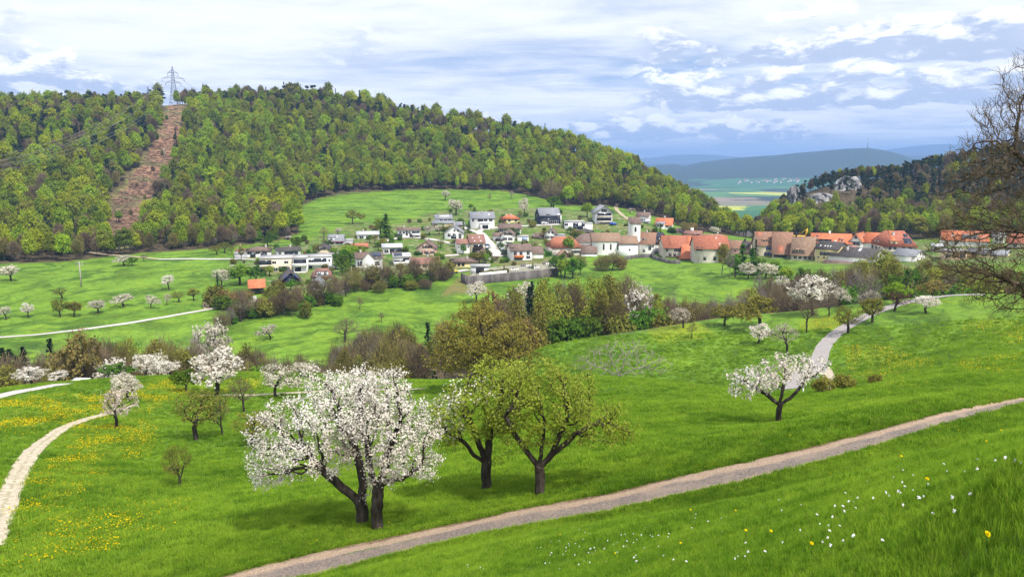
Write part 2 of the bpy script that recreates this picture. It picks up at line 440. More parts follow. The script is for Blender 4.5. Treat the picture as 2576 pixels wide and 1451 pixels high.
def pm(name, c1, c2=None, scale=2.0, rough=0.85, spec=0.25, bump=0.0, bscale=None, rand=0.0, detail=5, stretch=(1, 1, 1), metallic=0.0, bd=0.05):
    """plain procedural material: two tones by noise, optional relief and a little change from object to object"""
    if name in _MC: return _MC[name]
    m, N = new_mat(name)
    tc = N.n('ShaderNodeTexCoord').outputs['Object']
    v = N.map(tc, scale=stretch)
    c2 = c2 or tuple(x * 0.8 for x in c1)
    nz = N.noise(v, scale, detail, 0.6)
    col = N.mix(N.ramp(nz, 0.3, 0.7), c1, c2)
    if rand:
        r = N.n('ShaderNodeObjectInfo').outputs['Random']
        hs = N.n('ShaderNodeHueSaturation')
        N.put(hs.inputs['Value'], N.ramp(r, 0, 1, 1 - rand, 1 + rand, False)); N.put(hs.inputs['Color'], col)
        col = hs.outputs[0]
    bp = N.noise(v, bscale or scale * 4, 4, 0.6) if bump else None
    finish(N, col, rough, spec, bp, bump, bd, metallic)
    _MC[name] = m
    return m
def leaf(name, c1, c2, trans=0.3, rand=0.25, hue=0.02, c3=None, nscale=0.35, tip=None):
    """foliage: clump-to-clump and tree-to-tree colour change, some light through the leaves"""
    if name in _MC: return _MC[name]
    m, N = new_mat(name)
    tc = N.n('ShaderNodeTexCoord').outputs['Object']
    nz = N.noise(tc, nscale, 3, 0.6)
    nf = N.noise(tc, nscale * 14, 2, 0.6)
    r = N.n('ShaderNodeObjectInfo').outputs['Random']
    f = N.math('ADD', N.math('MULTIPLY', nz, 0.55), N.math('MULTIPLY', nf, 0.45))
    col = N.mix(N.ramp(f, 0.32, 0.66), c1, c2)
    if c3 is not None:
        col = N.mix(N.ramp(N.math('FRACT', N.math('MULTIPLY', r, 7.31)), 0.45, 0.95), col, c3)
    hs = N.n('ShaderNodeHueSaturation')
    N.put(hs.inputs['Hue'], N.ramp(N.math('FRACT', N.math('MULTIPLY', r, 3.77)), 0, 1, 0.5 - hue, 0.5 + hue, False))
    N.put(hs.inputs['Value'], N.ramp(r, 0, 1, 1 - rand, 1 + rand, False))
    N.put(hs.inputs['Color'], col)
    out = N.n('ShaderNodeOutputMaterial')
    d = N.n('ShaderNodeBsdfDiffuse'); tr = N.n('ShaderNodeBsdfTranslucent'); mx = N.n('ShaderNodeMixShader')
    N.link(hs.outputs[0], d.inputs[0]); N.link(hs.outputs[0], tr.inputs[0])
    mx.inputs[0].default_value = trans
    N.link(d.outputs[0], mx.inputs[1]); N.link(tr.outputs[0], mx.inputs[2]); N.link(mx.outputs[0], out.inputs[0])
    _MC[name] = m
    return m

def mat_meadow():
    m, N = new_mat('meadow grass')
    geo = N.n('ShaderNodeNewGeometry')
    P = geo.outputs['Position']
    def att(n):
        a = N.n('ShaderNodeAttribute'); a.attribute_name = n; return a.outputs['Fac']
    clear, wood, dand, dry, gard = att('cleared'), att('woodfloor'), att('dandelion'), att('drygrass'), att('garden')
    tuft = N.noise(P, 2.1, 6, 0.68)
    fine = N.noise(P, 9.0, 4, 0.7)
    mid = N.noise(P, 0.16, 4, 0.6)
    wide = N.noise(P, 0.035, 3, 0.5)
    xyz = N.sep(P)
    wob = N.math('MULTIPLY', N.math('SUBTRACT', N.noise(P, 0.05, 3, 0.6), 0.5), 5.0)
    terr = N.noise(N.comb(N.math('MULTIPLY', xyz[0], 0.045), N.math('MULTIPLY', xyz[1], 0.045), N.math('ADD', N.math('MULTIPLY', xyz[2], 2.4), wob)), 1.0, 3, 0.6)
    f = N.math('ADD', N.math('ADD', N.math('MULTIPLY', tuft, 0.34), N.math('MULTIPLY', fine, 0.12)),
               N.math('ADD', N.math('MULTIPLY', mid, 0.24), N.math('MULTIPLY', terr, 0.30)))
    col = N.mix(N.ramp(f, 0.40, 0.60), (0.046, 0.116, 0.013), (0.152, 0.262, 0.026))
    col = N.mix(N.ramp(wide, 0.38, 0.64, 0.0, 0.5), col, (0.135, 0.235, 0.018))
    col = N.mix(N.math('MULTIPLY', N.ramp(N.noise(P, 0.09, 4, 0.65), 0.5, 0.7), 0.55), col, (0.17, 0.26, 0.018))
    clump = N.noise(P, 0.55, 6, 0.7)
    shade = N.math('MULTIPLY', N.ramp(terr, 0.36, 0.56, 0.74, 1.10), N.ramp(clump, 0.34, 0.62, 0.80, 1.12))
    hs = N.n('ShaderNodeHueSaturation'); N.put(hs.inputs['Value'], shade); N.put(hs.inputs['Color'], col); col = hs.outputs[0]
    # dandelion heads
    sp = N.voro(P, 5.5)
    spk = N.ramp(sp, 0.20, 0.42, 1.0, 0.0)
    gate = N.ramp(N.math('ADD', N.noise(P, 0.28, 4, 0.7), N.math('MULTIPLY', dand, 0.5)), 0.66, 0.95)
    col = N.mix(N.math('MULTIPLY', N.math('MULTIPLY', gate, N.ramp(dand, 0.02, 0.6)), N.math('ADD', N.math('MULTIPLY', spk, 0.5), 0.08)), col, (0.50, 0.42, 0.01))
    dryc = N.mix(N.ramp(tuft, 0.35, 0.65), (0.12, 0.12, 0.03), (0.24, 0.20, 0.08))
    col = N.mix(N.math('MULTIPLY', dry, N.ramp(N.noise(P, 0.35, 4, 0.6), 0.3, 0.6, 0.35, 1.0)), col, dryc)
    gd = N.mix(N.ramp(N.noise(P, 0.12, 5, 0.65), 0.42, 0.58), (0.045, 0.115, 0.014), (0.17, 0.135, 0.07))
    gd = N.mix(N.ramp(N.noise(P, 0.31, 4, 0.6), 0.55, 0.66), gd, (0.36, 0.31, 0.24))
    col = N.mix(N.math('MULTIPLY', gard, 0.62), col, gd)
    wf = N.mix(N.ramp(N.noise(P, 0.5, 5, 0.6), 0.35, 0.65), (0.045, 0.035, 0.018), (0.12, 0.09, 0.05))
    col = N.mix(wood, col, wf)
    cn = N.noise(P, 0.22, 6, 0.68)
    cl = N.mix(N.ramp(cn, 0.36, 0.64), (0.13, 0.072, 0.045), (0.34, 0.20, 0.125))
    cl = N.mix(N.ramp(N.noise(P, 0.05, 3, 0.6), 0.46, 0.60, 0, 0.85), cl, (0.13, 0.13, 0.055))
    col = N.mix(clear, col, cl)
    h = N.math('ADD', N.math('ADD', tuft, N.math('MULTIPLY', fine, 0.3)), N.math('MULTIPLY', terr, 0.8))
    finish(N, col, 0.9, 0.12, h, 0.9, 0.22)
    return m
def mat_far():
    m, N = new_mat('far fields and woods')
    P = N.n('ShaderNodeNewGeometry').outputs['Position']
    xyz = N.sep(P)
    # field parcels: strips running across the plain
    q = N.vmath('ADD', N.map(P, scale=(0.0024, 0.0042, 0), rot=(0, 0, R(12))), N.vmath('MULTIPLY', N.noise(P, 0.004, 3, 0.6, 0, True), (0.5, 0.5, 0.0)))
    cell = N.n('ShaderNodeTexVoronoi'); N.link(q, cell.inputs['Vector']); cell.inputs['Scale'].default_value = 1.0
    cc = N.sep(cell.outputs['Color'])
    fld = N.mix(cc[0], (0.035, 0.12, 0.04), (0.12, 0.24, 0.05))
    fld = N.mix(N.ramp(cc[1], 0.93, 0.94), fld, (0.42, 0.44, 0.06))
    fld = N.mix(N.ramp(cc[2], 0.90, 0.92), fld, (0.26, 0.20, 0.13))
    wood = N.mix(N.noise(P, 0.02, 5, 0.65), (0.016, 0.030, 0.014), (0.055, 0.075, 0.028))
    wmask = N.ramp(N.math('ADD', N.noise(P, 0.0011, 5, 0.6), N.ramp(xyz[2], -118, -30, 0.0, 0.40)), 0.50, 0.56)
    finish(N, N.mix(wmask, fld, wood), 0.95, 0.05, N.noise(P, 0.03, 4, 0.6), 0.6, 12.0)
    return m
M_MEADOW = mat_meadow()
M_FAR = mat_far()
BARK = pm('dark bark', (0.030, 0.022, 0.017), (0.085, 0.070, 0.060), 5.0, 0.95, 0.1, 0.8, 14, stretch=(1, 1, 0.3), bd=0.03)
BARK_G = pm('grey bark', (0.075, 0.062, 0.050), (0.16, 0.14, 0.115), 3.0, 0.95, 0.1, 0.5, 10, rand=0.2, bd=0.03)
TWIG = pm('brown twigs', (0.11, 0.082, 0.066), (0.22, 0.175, 0.145), 0.7, 0.95, 0.1, rand=0.25)
TWIG_G = pm('grey twigs', (0.19, 0.165, 0.145), (0.33, 0.29, 0.25), 0.7, 0.95, 0.1, rand=0.2)
L_BLOSSOM = leaf('white blossom', (0.60, 0.52, 0.42), (0.90, 0.865, 0.80), 0.38, 0.08, 0.0)
L_BLOSSOM_C = leaf('cream blossom', (0.44, 0.40, 0.28), (0.82, 0.77, 0.66), 0.38, 0.15, 0.01)
L_PINK = leaf('pale pink blossom', (0.36, 0.29, 0.23), (0.70, 0.60, 0.53), 0.35, 0.15, 0.01)
L_YOUNG = leaf('young green leaves', (0.20, 0.25, 0.022), (0.42, 0.46, 0.075), 0.42, 0.12, 0.01)
L_OLIVE = leaf('olive young leaves', (0.13, 0.14, 0.020), (0.31, 0.285, 0.060), 0.4, 0.22, 0.02)
L_BRONZE = leaf('bronze young leaves', (0.16, 0.125, 0.035), (0.34, 0.25, 0.095), 0.4, 0.2, 0.02)
L_GREEN = leaf('garden green leaves', (0.045, 0.115, 0.012), (0.15, 0.27, 0.028), 0.38, 0.3, 0.025)
L_BRIGHT = leaf('bright green leaves', (0.15, 0.26, 0.014), (0.32, 0.44, 0.04), 0.42, 0.2, 0.02)
L_BEECH = leaf('spring beech leaves', (0.145, 0.225, 0.011), (0.42, 0.50, 0.034), 0.40, 0.34, 0.028, (0.20, 0.225, 0.035), nscale=0.5)
L_BROWN = leaf('brown budding twigs', (0.125, 0.092, 0.055), (0.29, 0.225, 0.135), 0.3, 0.30, 0.012, (0.22, 0.20, 0.06), nscale=0.5)
L_GREYTW = leaf('grey twig tips', (0.15, 0.125, 0.105), (0.30, 0.26, 0.22), 0.2, 0.22, 0.01, nscale=0.5)
L_BUDTW = leaf('budding twig tips', (0.10, 0.075, 0.045), (0.26, 0.20, 0.11), 0.2, 0.1, 0.01, nscale=0.8)
L_PINE = leaf('pine needles', (0.014, 0.030, 0.015), (0.062, 0.088, 0.040), 0.2, 0.3, 0.02, nscale=0.6)
L_SPRUCE = leaf('spruce needles', (0.006, 0.016, 0.009), (0.022, 0.045, 0.020), 0.1, 0.3, 0.02, nscale=0.6)
L_RED = leaf('dark red leaves', (0.05, 0.016, 0.018), (0.12, 0.04, 0.04), 0.3, 0.2, 0.01)

def mat_grass():
    m, N = new_mat('grass blades')
    P = N.n('ShaderNodeNewGeometry').outputs['Position']
    r = N.n('ShaderNodeObjectInfo').outputs['Random']
    a = N.noise(P, 0.55, 5, 0.65); b = N.noise(P, 0.11, 3, 0.6); c = N.noise(P, 6.0, 2, 0.6)
    f = N.math('ADD', N.math('ADD', N.math('MULTIPLY', a, 0.35), N.math('MULTIPLY', b, 0.35)), N.math('ADD', N.math('MULTIPLY', c, 0.15), N.math('MULTIPLY', r, 0.15)))
    col = N.mix(N.ramp(f, 0.36, 0.62), (0.088, 0.205, 0.014), (0.295, 0.445, 0.036))
    col = N.mix(N.ramp(N.math('FRACT', N.math('MULTIPLY', r, 9.7)), 0.80, 0.98, 0, 0.55), col, (0.30, 0.36, 0.06))
    out = N.n('ShaderNodeOutputMaterial'); d = N.n('ShaderNodeBsdfDiffuse'); t = N.n('ShaderNodeBsdfTranslucent'); mx = N.n('ShaderNodeMixShader')
    N.link(col, d.inputs[0]); N.link(col, t.inputs[0]); mx.inputs[0].default_value = 0.45
    N.link(d.outputs[0], mx.inputs[1]); N.link(t.outputs[0], mx.inputs[2]); N.link(mx.outputs[0], out.inputs[0])
    return m
L_GRASS = mat_grass()
# ------------------------------------------------------------------ ground sheets
PXT, PYT, _ = project(XT, YT, ZT)
CLEAR0 = [(166, 104), (194, 104), (191, 125), (181, 150), (173, 172), (163, 190), (152, 212), (146, 232), (137, 246), (116, 249), (104, 226), (107, 205), (119, 190), (138, 165), (154, 136)]
def ragged(poly, amp, n=9, seed=4):
    rg = np.random.default_rng(seed); out = []
    for (x0, y0), (x1, y1) in zip(poly, poly[1:] + poly[:1]):
        for k in range(n):
            t = k / n; L = math.hypot(x1 - x0, y1 - y0)
            out.append((x0 + (x1 - x0) * t + rg.normal() * amp, y0 + (y1 - y0) * t + rg.normal() * amp * .5))
    return out
CLEAR = ragged(CLEAR0, 1.9)
FOREST_L = [(-400, 264), (0, 263), (60, 262), (110, 256), (150, 252), (200, 249), (262, 243), (284, 239), (299, 233), (300, 206), (318, 198), (350, 193), (400, 189.5), (500, 190), (535, 196), (565, 205), (616, 206), (640, 212), (666, 219), (690, 230), (746, 237),
            (752, 225), (700, 180), (640, 140), (560, 110), (400, 80), (280, 70), (0, 70), (-400, 70)]
FOREST_R = [(752, 238), (790, 240), (1024, 238), (1400, 238), (1400, 100), (1024, 120), (900, 150), (830, 165), (780, 185), (757, 215)]
DAND = [  # patches of dandelions: polygons in the picture, all on the near meadows
 [(0, 396), (100, 392), (170, 398), (130, 425), (60, 440), (0, 430)],
 [(60, 450), (110, 425), (160, 415), (150, 450), (90, 480), (40, 520), (0, 560), (0, 520)],
 [(100, 392), (160, 378), (250, 376), (240, 390), (170, 400)],
 [(240, 376), (262, 370), (262, 390), (240, 390)],
 [(40, 520), (120, 500), (200, 490), (180, 525), (110, 550), (20, 565), (0, 575)],
 [(840, 345), (890, 345), (935, 360), (930, 385), (885, 388), (850, 370)],
 [(990, 325), (1024, 320), (1024, 345), (995, 345)],
 [(640, 325), (700, 322), (720, 335), (660, 345)], [(800, 318), (850, 315), (840, 330), (800, 330)],
 [(960, 320), (1010, 318), (1000, 330), (965, 332)], [(955, 360), (1024, 350), (1024, 372), (960, 375)]]
DRY = [[(462, 275), (478, 270), (490, 292), (440, 295)], [(505, 262), (560, 258), (560, 270), (500, 274)]]
dA = np.broadcast_to(LD[None, :], XT.shape)
def soft(mask, it=1):
    m = mask.astype(float)
    for _ in range(it):
        p = np.pad(m, 1, 'edge')
        m = (p[1:-1, 1:-1] * 2 + p[:-2, 1:-1] + p[2:, 1:-1] + p[1:-1, :-2] + p[1:-1, 2:]) / 6
    return m
a_clear = soft(inside(PXT, PYT, CLEAR) & (dA > 380) & (dA < 900))
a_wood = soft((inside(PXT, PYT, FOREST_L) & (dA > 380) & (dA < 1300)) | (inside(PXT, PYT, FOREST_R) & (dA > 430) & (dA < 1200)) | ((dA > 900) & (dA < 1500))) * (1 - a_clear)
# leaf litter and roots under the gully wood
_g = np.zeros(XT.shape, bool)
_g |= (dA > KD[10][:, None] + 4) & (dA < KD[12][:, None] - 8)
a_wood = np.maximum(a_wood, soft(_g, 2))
a_dand = soft(np.any([inside(PXT, PYT, p) for p in DAND], axis=0) & (dA < 200), 3)
a_dry = soft(np.any([inside(PXT, PYT, p) for p in DRY], axis=0) & (dA > 250) & (dA < 380), 2)
GARD = [(228, 262), (255, 245), (300, 243), (330, 232), (352, 222), (400, 224), (425, 214), (470, 205), (530, 206), (600, 212), (640, 218), (660, 232), (750, 240), (1024, 242), (1024, 262), (900, 268), (800, 262), (760, 256), (650, 254), (600, 252), (555, 260), (470, 272), (440, 272), (340, 290), (270, 298), (262, 275)]
a_gard = soft(inside(PXT, PYT, GARD) & (dA > 285) & (dA < 520), 2)
def sheet(name, j0, j1, mat, attrs=True):
    na = len(AZ); nj = j1 - j0 + 1
    V = np.stack([XT[:, j0:j1 + 1], YT[:, j0:j1 + 1], ZT[:, j0:j1 + 1]], -1).reshape(-1, 3)
    i, j = np.meshgrid(np.arange(na - 1), np.arange(nj - 1), indexing='ij')
    a = (i * nj + j).ravel()
    Fq = np.stack([a, a + nj, a + nj + 1, a + 1], 1)[:, ::-1].copy()
    me = mk_mesh(name, V, Fq, [mat], smooth=True)
    if attrs:
        for nm, A in (('cleared', a_clear), ('woodfloor', a_wood), ('dandelion', a_dand), ('drygrass', a_dry), ('garden', a_gard)):
            at = me.attributes.new(nm, 'FLOAT', 'POINT')
            at.data.foreach_set('value', A[:, j0:j1 + 1].ravel().astype(np.float32))
    return tag(link(name, me), kind='structure')
_j1 = int(np.searchsorted(LD, 1500)); _j2 = int(np.searchsorted(LD, 4700)); _j3 = int(np.searchsorted(LD, 8000))
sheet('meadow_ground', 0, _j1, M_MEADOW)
sheet('far_plain', _j1, _j2, M_FAR, False)
sheet('distant_wooded_hill', _j2, _j3, M_FAR, False)
sheet('distant_mountain_range', _j3, len(LD) - 1, M_FAR, False)

# ------------------------------------------------------------------ haze
hz, N = new_mat('haze air')
_o = N.n('ShaderNodeOutputMaterial'); _v = N.n('ShaderNodeVolumePrincipled')
_v.inputs['Color'].default_value = (0.33, 0.55, 0.98, 1)
_v.inputs['Density'].default_value = 1.25e-4
_v.inputs['Anisotropy'].default_value = 0.0
N.link(_v.outputs[0], _o.inputs['Volume'])
_b = MB().box(-18500, 18500, -600, 18600, float(ZT.min()) - 1.5, float(ZT.max()) + 25)
_h = _b.build('haze', hz)
tag(_h, 'pale blue haze filling the valley and the far plain', 'haze', kind='stuff')
# ------------------------------------------------------------------ trees: branches grown towards points of the crown
def ell(rg, n, c, r, shell=0.35):
    """points in an ellipsoid, more of them towards its skin"""
    v = rg.normal(size=(n, 3)); v /= np.linalg.norm(v, axis=1)[:, None]
    q = rg.random(n) ** (1 / 3.0); q = q * (1 - shell) + shell * np.sqrt(q)
    return np.array(c) + v * q[:, None] * np.array(r)
def colonize(rg, att, chains, step, infl, kill, iters=90, bias=(0, 0, 0.05), jit=0.18, maxn=9000):
    """chains: polylines (first starts at the root; others start on an earlier node). returns nodes, parents"""
    nodes, par = [], []
    for ch in chains:
        prev = -1
        ch = np.asarray(ch, float)
        if nodes:
            prev = int(np.argmin(np.linalg.norm(np.array(nodes) - ch[0], axis=1)))
            pts = ch[1:]; last = np.array(nodes[prev])
        else:
            nodes.append(ch[0]); par.append(-1); prev = 0; pts = ch[1:]; last = ch[0]
        for p in pts:
            k = max(1, int(round(np.linalg.norm(p - last) / step)))
            for s in range(1, k + 1):
                q = last + (p - last) * s / k
                if s < k: q = q + rg.normal(size=3) * step * 0.07
                nodes.append(q); par.append(prev); prev = len(nodes) - 1
            last = p
    P = np.array(nodes); par = list(par)
    nch = np.zeros(maxn + 10, int)
    near = np.full(len(att), -1); nd = np.full(len(att), 1e9)
    def upd(lo):
        nonlocal near, nd
        new = P[lo:]
        for s in range(0, len(new), 400):
            D = np.linalg.norm(att[:, None, :] - new[None, s:s + 400, :], axis=2)
            k = D.argmin(1); dm = D[np.arange(len(att)), k]
            b = dm < nd
            nd[b] = dm[b]; near[b] = k[b] + lo + s
    upd(0)
    bias = np.array(bias)
    for it in range(iters):
        if len(att) == 0 or len(P) > maxn: break
        act = nd < infl
        if not act.any(): 
            infl *= 1.3
            if infl > 60: break
            continue
        idx = near[act]; dv = att[act] - P[idx]; dv /= np.maximum(np.linalg.norm(dv, axis=1), 1e-6)[:, None]
        u, inv = np.unique(idx, return_inverse=True)
        S = np.zeros((len(u), 3)); np.add.at(S, inv, dv)
        S /= np.maximum(np.linalg.norm(S, axis=1), 1e-6)[:, None]
        S = S + bias + rg.normal(size=S.shape) * jit
        S /= np.maximum(np.linalg.norm(S, axis=1), 1e-6)[:, None]
        ok = nch[u] < 4
        u = u[ok]; S = S[ok]
        if len(u) == 0: break
        lo = len(P)
        P = np.vstack([P, P[u] + S * step * rg.uniform(0.8, 1.2, (len(u), 1))])
        par += list(u); nch[u] += 1
        upd(lo)
        keep = nd > kill
        att = att[keep]; near = near[keep]; nd = nd[keep]
    return P, np.array(par)
def radii(P, par, rbase, rtip, p=2.3):
    n = len(P); acc = np.zeros(n); ch = np.zeros(n, int)
    np.add.at(ch, par[par >= 0], 1)
    w = np.zeros(n)
    for i in range(n - 1, -1, -1):
        v = acc[i] if acc[i] > 0 else 1.0
        w[i] = v
        if par[i] >= 0: acc[par[i]] += v
    r = w ** (1 / p)
    r = rtip + (r - 1) / max(r[0] - 1, 1e-6) * (rbase - rtip)
    return r, ch, w
def tubes(P, par, r, sides=5, thin=3, thin_r=0.03, flare=True, minr=0.0):
    """tapered tubes along every branch; returns verts, quads"""
    n = len(P); T = np.zeros((n, 3))
    main = np.full(n, -1)
    for i in range(n):
        q = par[i]
        if q >= 0 and (main[q] < 0 or r[i] > r[main[q]]): main[q] = i
    seg = np.where(par >= 0)[0]
    T[seg] = P[seg] - P[par[seg]]
    T[seg] /= np.maximum(np.linalg.norm(T[seg], axis=1), 1e-6)[:, None]
    T[par < 0] = (0, 0, 1)
    TT = T.copy()
    hm = main >= 0
    TT[hm] = T[hm] + T[main[hm]]
    TT /= np.maximum(np.linalg.norm(TT, axis=1), 1e-6)[:, None]
    def ring(c, t, rr, k):
        ref = np.where((np.abs(t[:, 0]) < 0.85)[:, None], np.array([1.0, 0.05, 0.1]), np.array([0.05, 1.0, 0.1]))
        u = np.cross(t, ref); u /= np.maximum(np.linalg.norm(u, axis=1), 1e-6)[:, None]
        w = np.cross(t, u)
        a = np.arange(k) * 2 * math.pi / k
        return c[:, None, :] + rr[:, None, None] * (u[:, None, :] * np.cos(a)[None, :, None] + w[:, None, :] * np.sin(a)[None, :, None])
    VV, FF, b = [], [], 0
    seg = seg[r[seg] >= minr]
    for k, sel in ((sides, seg[r[seg] >= thin_r]), (thin, seg[r[seg] < thin_r])):
        if len(sel) == 0: continue
        q = par[sel]; ismain = main[q] == sel
        rs = np.where(ismain, r[q], np.minimum(r[q], r[sel] * 1.3))
        ts = np.where(ismain[:, None], TT[q], T[sel])
        A = ring(P[q], ts, rs, k); B = ring(P[sel], TT[sel], r[sel], k)
        m = len(sel)
        V = np.concatenate([A, B], 1).reshape(-1, 3)
        base = (np.arange(m) * 2 * k)[:, None] + b
        i = np.arange(k); j = (i + 1) % k
        Fq = np.stack([base + i, base + j, base + k + j, base + k + i], -1).reshape(-1, 4)
        VV.append(V); FF.append(Fq); b += len(V)
    return np.vstack(VV), np.vstack(FF)
OUTW = .8
def cards(rg, C, size, k=1, aspect=1.0, upbias=0.0, var=0.35, fold=0.25):
    """k folded leaf-sized quads round each centre"""
    C = np.repeat(C, k, axis=0); n = len(C)
    out = C - (C.mean(0) - np.array([0, 0, .25 * np.ptp(C[:, 2])])); out /= np.maximum(np.linalg.norm(out, axis=1), 1e-6)[:, None]
    nrm = rg.normal(size=(n, 3)) * .62 + out * OUTW; nrm[:, 2] += upbias
    nrm /= np.linalg.norm(nrm, axis=1)[:, None]
    a = rg.normal(size=(n, 3)); u = np.cross(nrm, a); u /= np.maximum(np.linalg.norm(u, axis=1), 1e-6)[:, None]
    w = np.cross(nrm, u)
    s = size * (1 + rg.uniform(-var, var, n))[:, None]
    q = -nrm * s * fold
    V = np.stack([C - u * s * aspect * .5, C - w * s * .5 + q, C + u * s * aspect * .5, C + w * s * .5 + q], 1).reshape(-1, 3)
    return V, np.arange(n * 4).reshape(n, 4)
def sticks(rg, C, length, width, up=.6, var=.4):
    """thin twig strips, leaning up and outwards"""
    n = len(C); o = C - C.mean(0); o /= np.maximum(np.linalg.norm(o, axis=1), 1e-6)[:, None]
    u = rg.normal(size=(n, 3)) * .55 + o * .6; u[:, 2] += up
    u /= np.linalg.norm(u, axis=1)[:, None]
    w = np.cross(u, rg.normal(size=(n, 3))); w /= np.maximum(np.linalg.norm(w, axis=1), 1e-6)[:, None]
    L = (length * (1 + rg.uniform(-var, var, n)))[:, None]
    V = np.stack([C - w * width * .5, C + w * width * .5, C + u * L + w * width * .2, C + u * L - w * width * .2], 1).reshape(-1, 3)
    return V, np.arange(n * 4).reshape(n, 4)
def spread(rg, P, idx, per, rad, pts_par=None):
    C = np.repeat(P[idx], per, axis=0)
    return C + rg.normal(size=C.shape) * rad

class Proto:
    """a tree kind: trunk mesh and crown mesh, base at the origin, height about 1 x its own size"""
    def __init__(s, trunk, crown, h, w): s.trunk = trunk; s.crown = crown; s.h = h; s.w = w
def build_proto(nm, seed, h, env, chains, step, infl, kill, rb, rt, bark, leafm, size, per, rad, natt=300, leafsel=0.35, sides=5, k=1, thin_r=0.03, bias=(0, 0, 0.06), minr=0.0, upbias=0.3, twigs_in_crown=True, jit=0.18, tw_r=None, extra=None, aspect=1.0, twigm=None, stick=None):
    rg = np.random.default_rng(seed)
    tot = sum(e[2] if len(e) > 2 else 1 for e in env)
    att = np.vstack([ell(rg, int(natt * (e[2] if len(e) > 2 else 1) / tot), e[0], e[1]) for e in env])
    P, par = colonize(rg, att, chains, step, infl, kill, bias=bias, jit=jit)
    r, ch, w = radii(P, par, rb, rt)
    tr = tw_r if tw_r is not None else rb * 0.2
    big = r >= tr
    big[0] = True
    # thick wood is the trunk mesh, the twigs belong to the crown
    def sub(mask):
        keep = mask.copy()
        keep[par[mask & (par >= 0)]] = True
        mp = np.full(len(P), -1); ids = np.where(keep)[0]; mp[ids] = np.arange(len(ids))
        pp = np.array([mp[par[i]] if (par[i] >= 0 and mask[i]) else -1 for i in ids])
        return P[ids], pp, r[ids]
    a = sub(big); V, Fq = tubes(a[0], a[1], a[2], sides, 4, thin_r)
    trunk = mk_mesh(nm + '_trunk', V, Fq, [bark], smooth=True)
    VV, FF, MM, b = [], [], [], 0
    sm = ~big
    if sm.any() and twigs_in_crown:
        a = sub(sm); 
        if (a[1] >= 0).any():
            V, Fq = tubes(a[0], a[1], a[2], 4, 3, thin_r, minr=minr)
            VV.append(V); FF.append(Fq); MM.append(np.zeros(len(Fq), int)); b += len(V)
    if leafm is not None and per > 0:
        lim = np.quantile(w, leafsel) if leafsel < 1 else 1e9
        idx = np.where((w <= max(lim, 1.0)) & (P[:, 2] > 0.12 * h))[0]
        C = spread(rg, P, idx, per, rad)
        if extra is not None: C = np.vstack([C, extra(rg)])
        V, Fq = cards(rg, C, size, k, upbias=upbias, aspect=aspect) if stick is None else sticks(rg, C, size, stick)
        VV.append(V); FF.append(Fq + b); MM.append(np.ones(len(Fq), int)); b += len(V)
    crown = mk_mesh(nm + '_crown', np.vstack(VV), np.vstack(FF), [twigm or bark, leafm or bark], np.concatenate(MM))
    zs = np.vstack(VV)
    return Proto(trunk, crown, float(np.quantile(zs[:, 2], 0.995)), float(np.quantile(np.abs(zs[:, 0]), 0.98) * 2))
def C0(*p): return [np.array(p, float)]

PR = {}
def orchard(nm, seed, leafm, size, per, h=6.0, lean=0.2, bark=BARK, natt=230, rad=0.17, wide=2.5, twigm=None, stick=None):
    rg = np.random.default_rng(seed + 100)
    th = h * 0.24
    lx, ly = rg.normal(size=2) * lean
    env = [((lx + rg.normal() * .4, ly + rg.normal() * .4, h * .66), (wide * rg.uniform(.8, 1.1), wide * rg.uniform(.8, 1.1), h * .31), 1.0),
           ((lx + rg.normal() * wide * .45, ly + rg.normal() * wide * .45, h * .52), (wide * .8, wide * .7, h * .2), .5),
           ((lx + rg.normal() * .6, ly + rg.normal() * .6, h * .84), (wide * .5, wide * .5, h * .15), .35)]
    PR[nm] = build_proto(nm, seed, h, env, C0((0, 0, -0.5), (lx * .3, ly * .3, th * .5), (lx * .6, ly * .6, th)), 0.33, 3.0, 0.42, 0.21, 0.012, bark, leafm, size, per, rad, natt=natt, leafsel=.75, thin_r=0.05, twigm=twigm, stick=stick)
for s_ in range(3):
    orchard('blossom%d' % s_, 31 + s_, L_BLOSSOM_C, 0.27, 7)
    PR['bw%d' % s_] = PR['blossom%d' % s_]
orchard('white0', 41, L_BLOSSOM, 0.25, 8, h=6.5); orchard('white1', 42, L_BLOSSOM, 0.25, 8, h=7, wide=2.3)
orchard('pink0', 45, L_PINK, 0.19, 6); orchard('pink1', 46, L_PINK, 0.19, 4)
for s_ in range(3): orchard('olive%d' % s_, 51 + s_, L_OLIVE, 0.28, 7)
orchard('sparse0', 57, L_OLIVE, 0.15, 9, natt=420); orchard('sparse1', 58, L_OLIVE, 0.15, 8, h=5.0, lean=.5, natt=420)
orchard('bronze0', 61, L_BRONZE, 0.27, 7); orchard('dark0', 63, L_RED, 0.18, 4)
for s_ in range(3): orchard('bare%d' % s_, 71 + s_, L_BROWN, 0.5, 6, natt=420, twigm=TWIG, stick=.035)
orchard('green0', 81, L_GREEN, 0.30, 9); orchard('green1', 82, L_GREEN, 0.30, 8, h=5)
orchard('bright0', 84, L_BRIGHT, 0.30, 9)
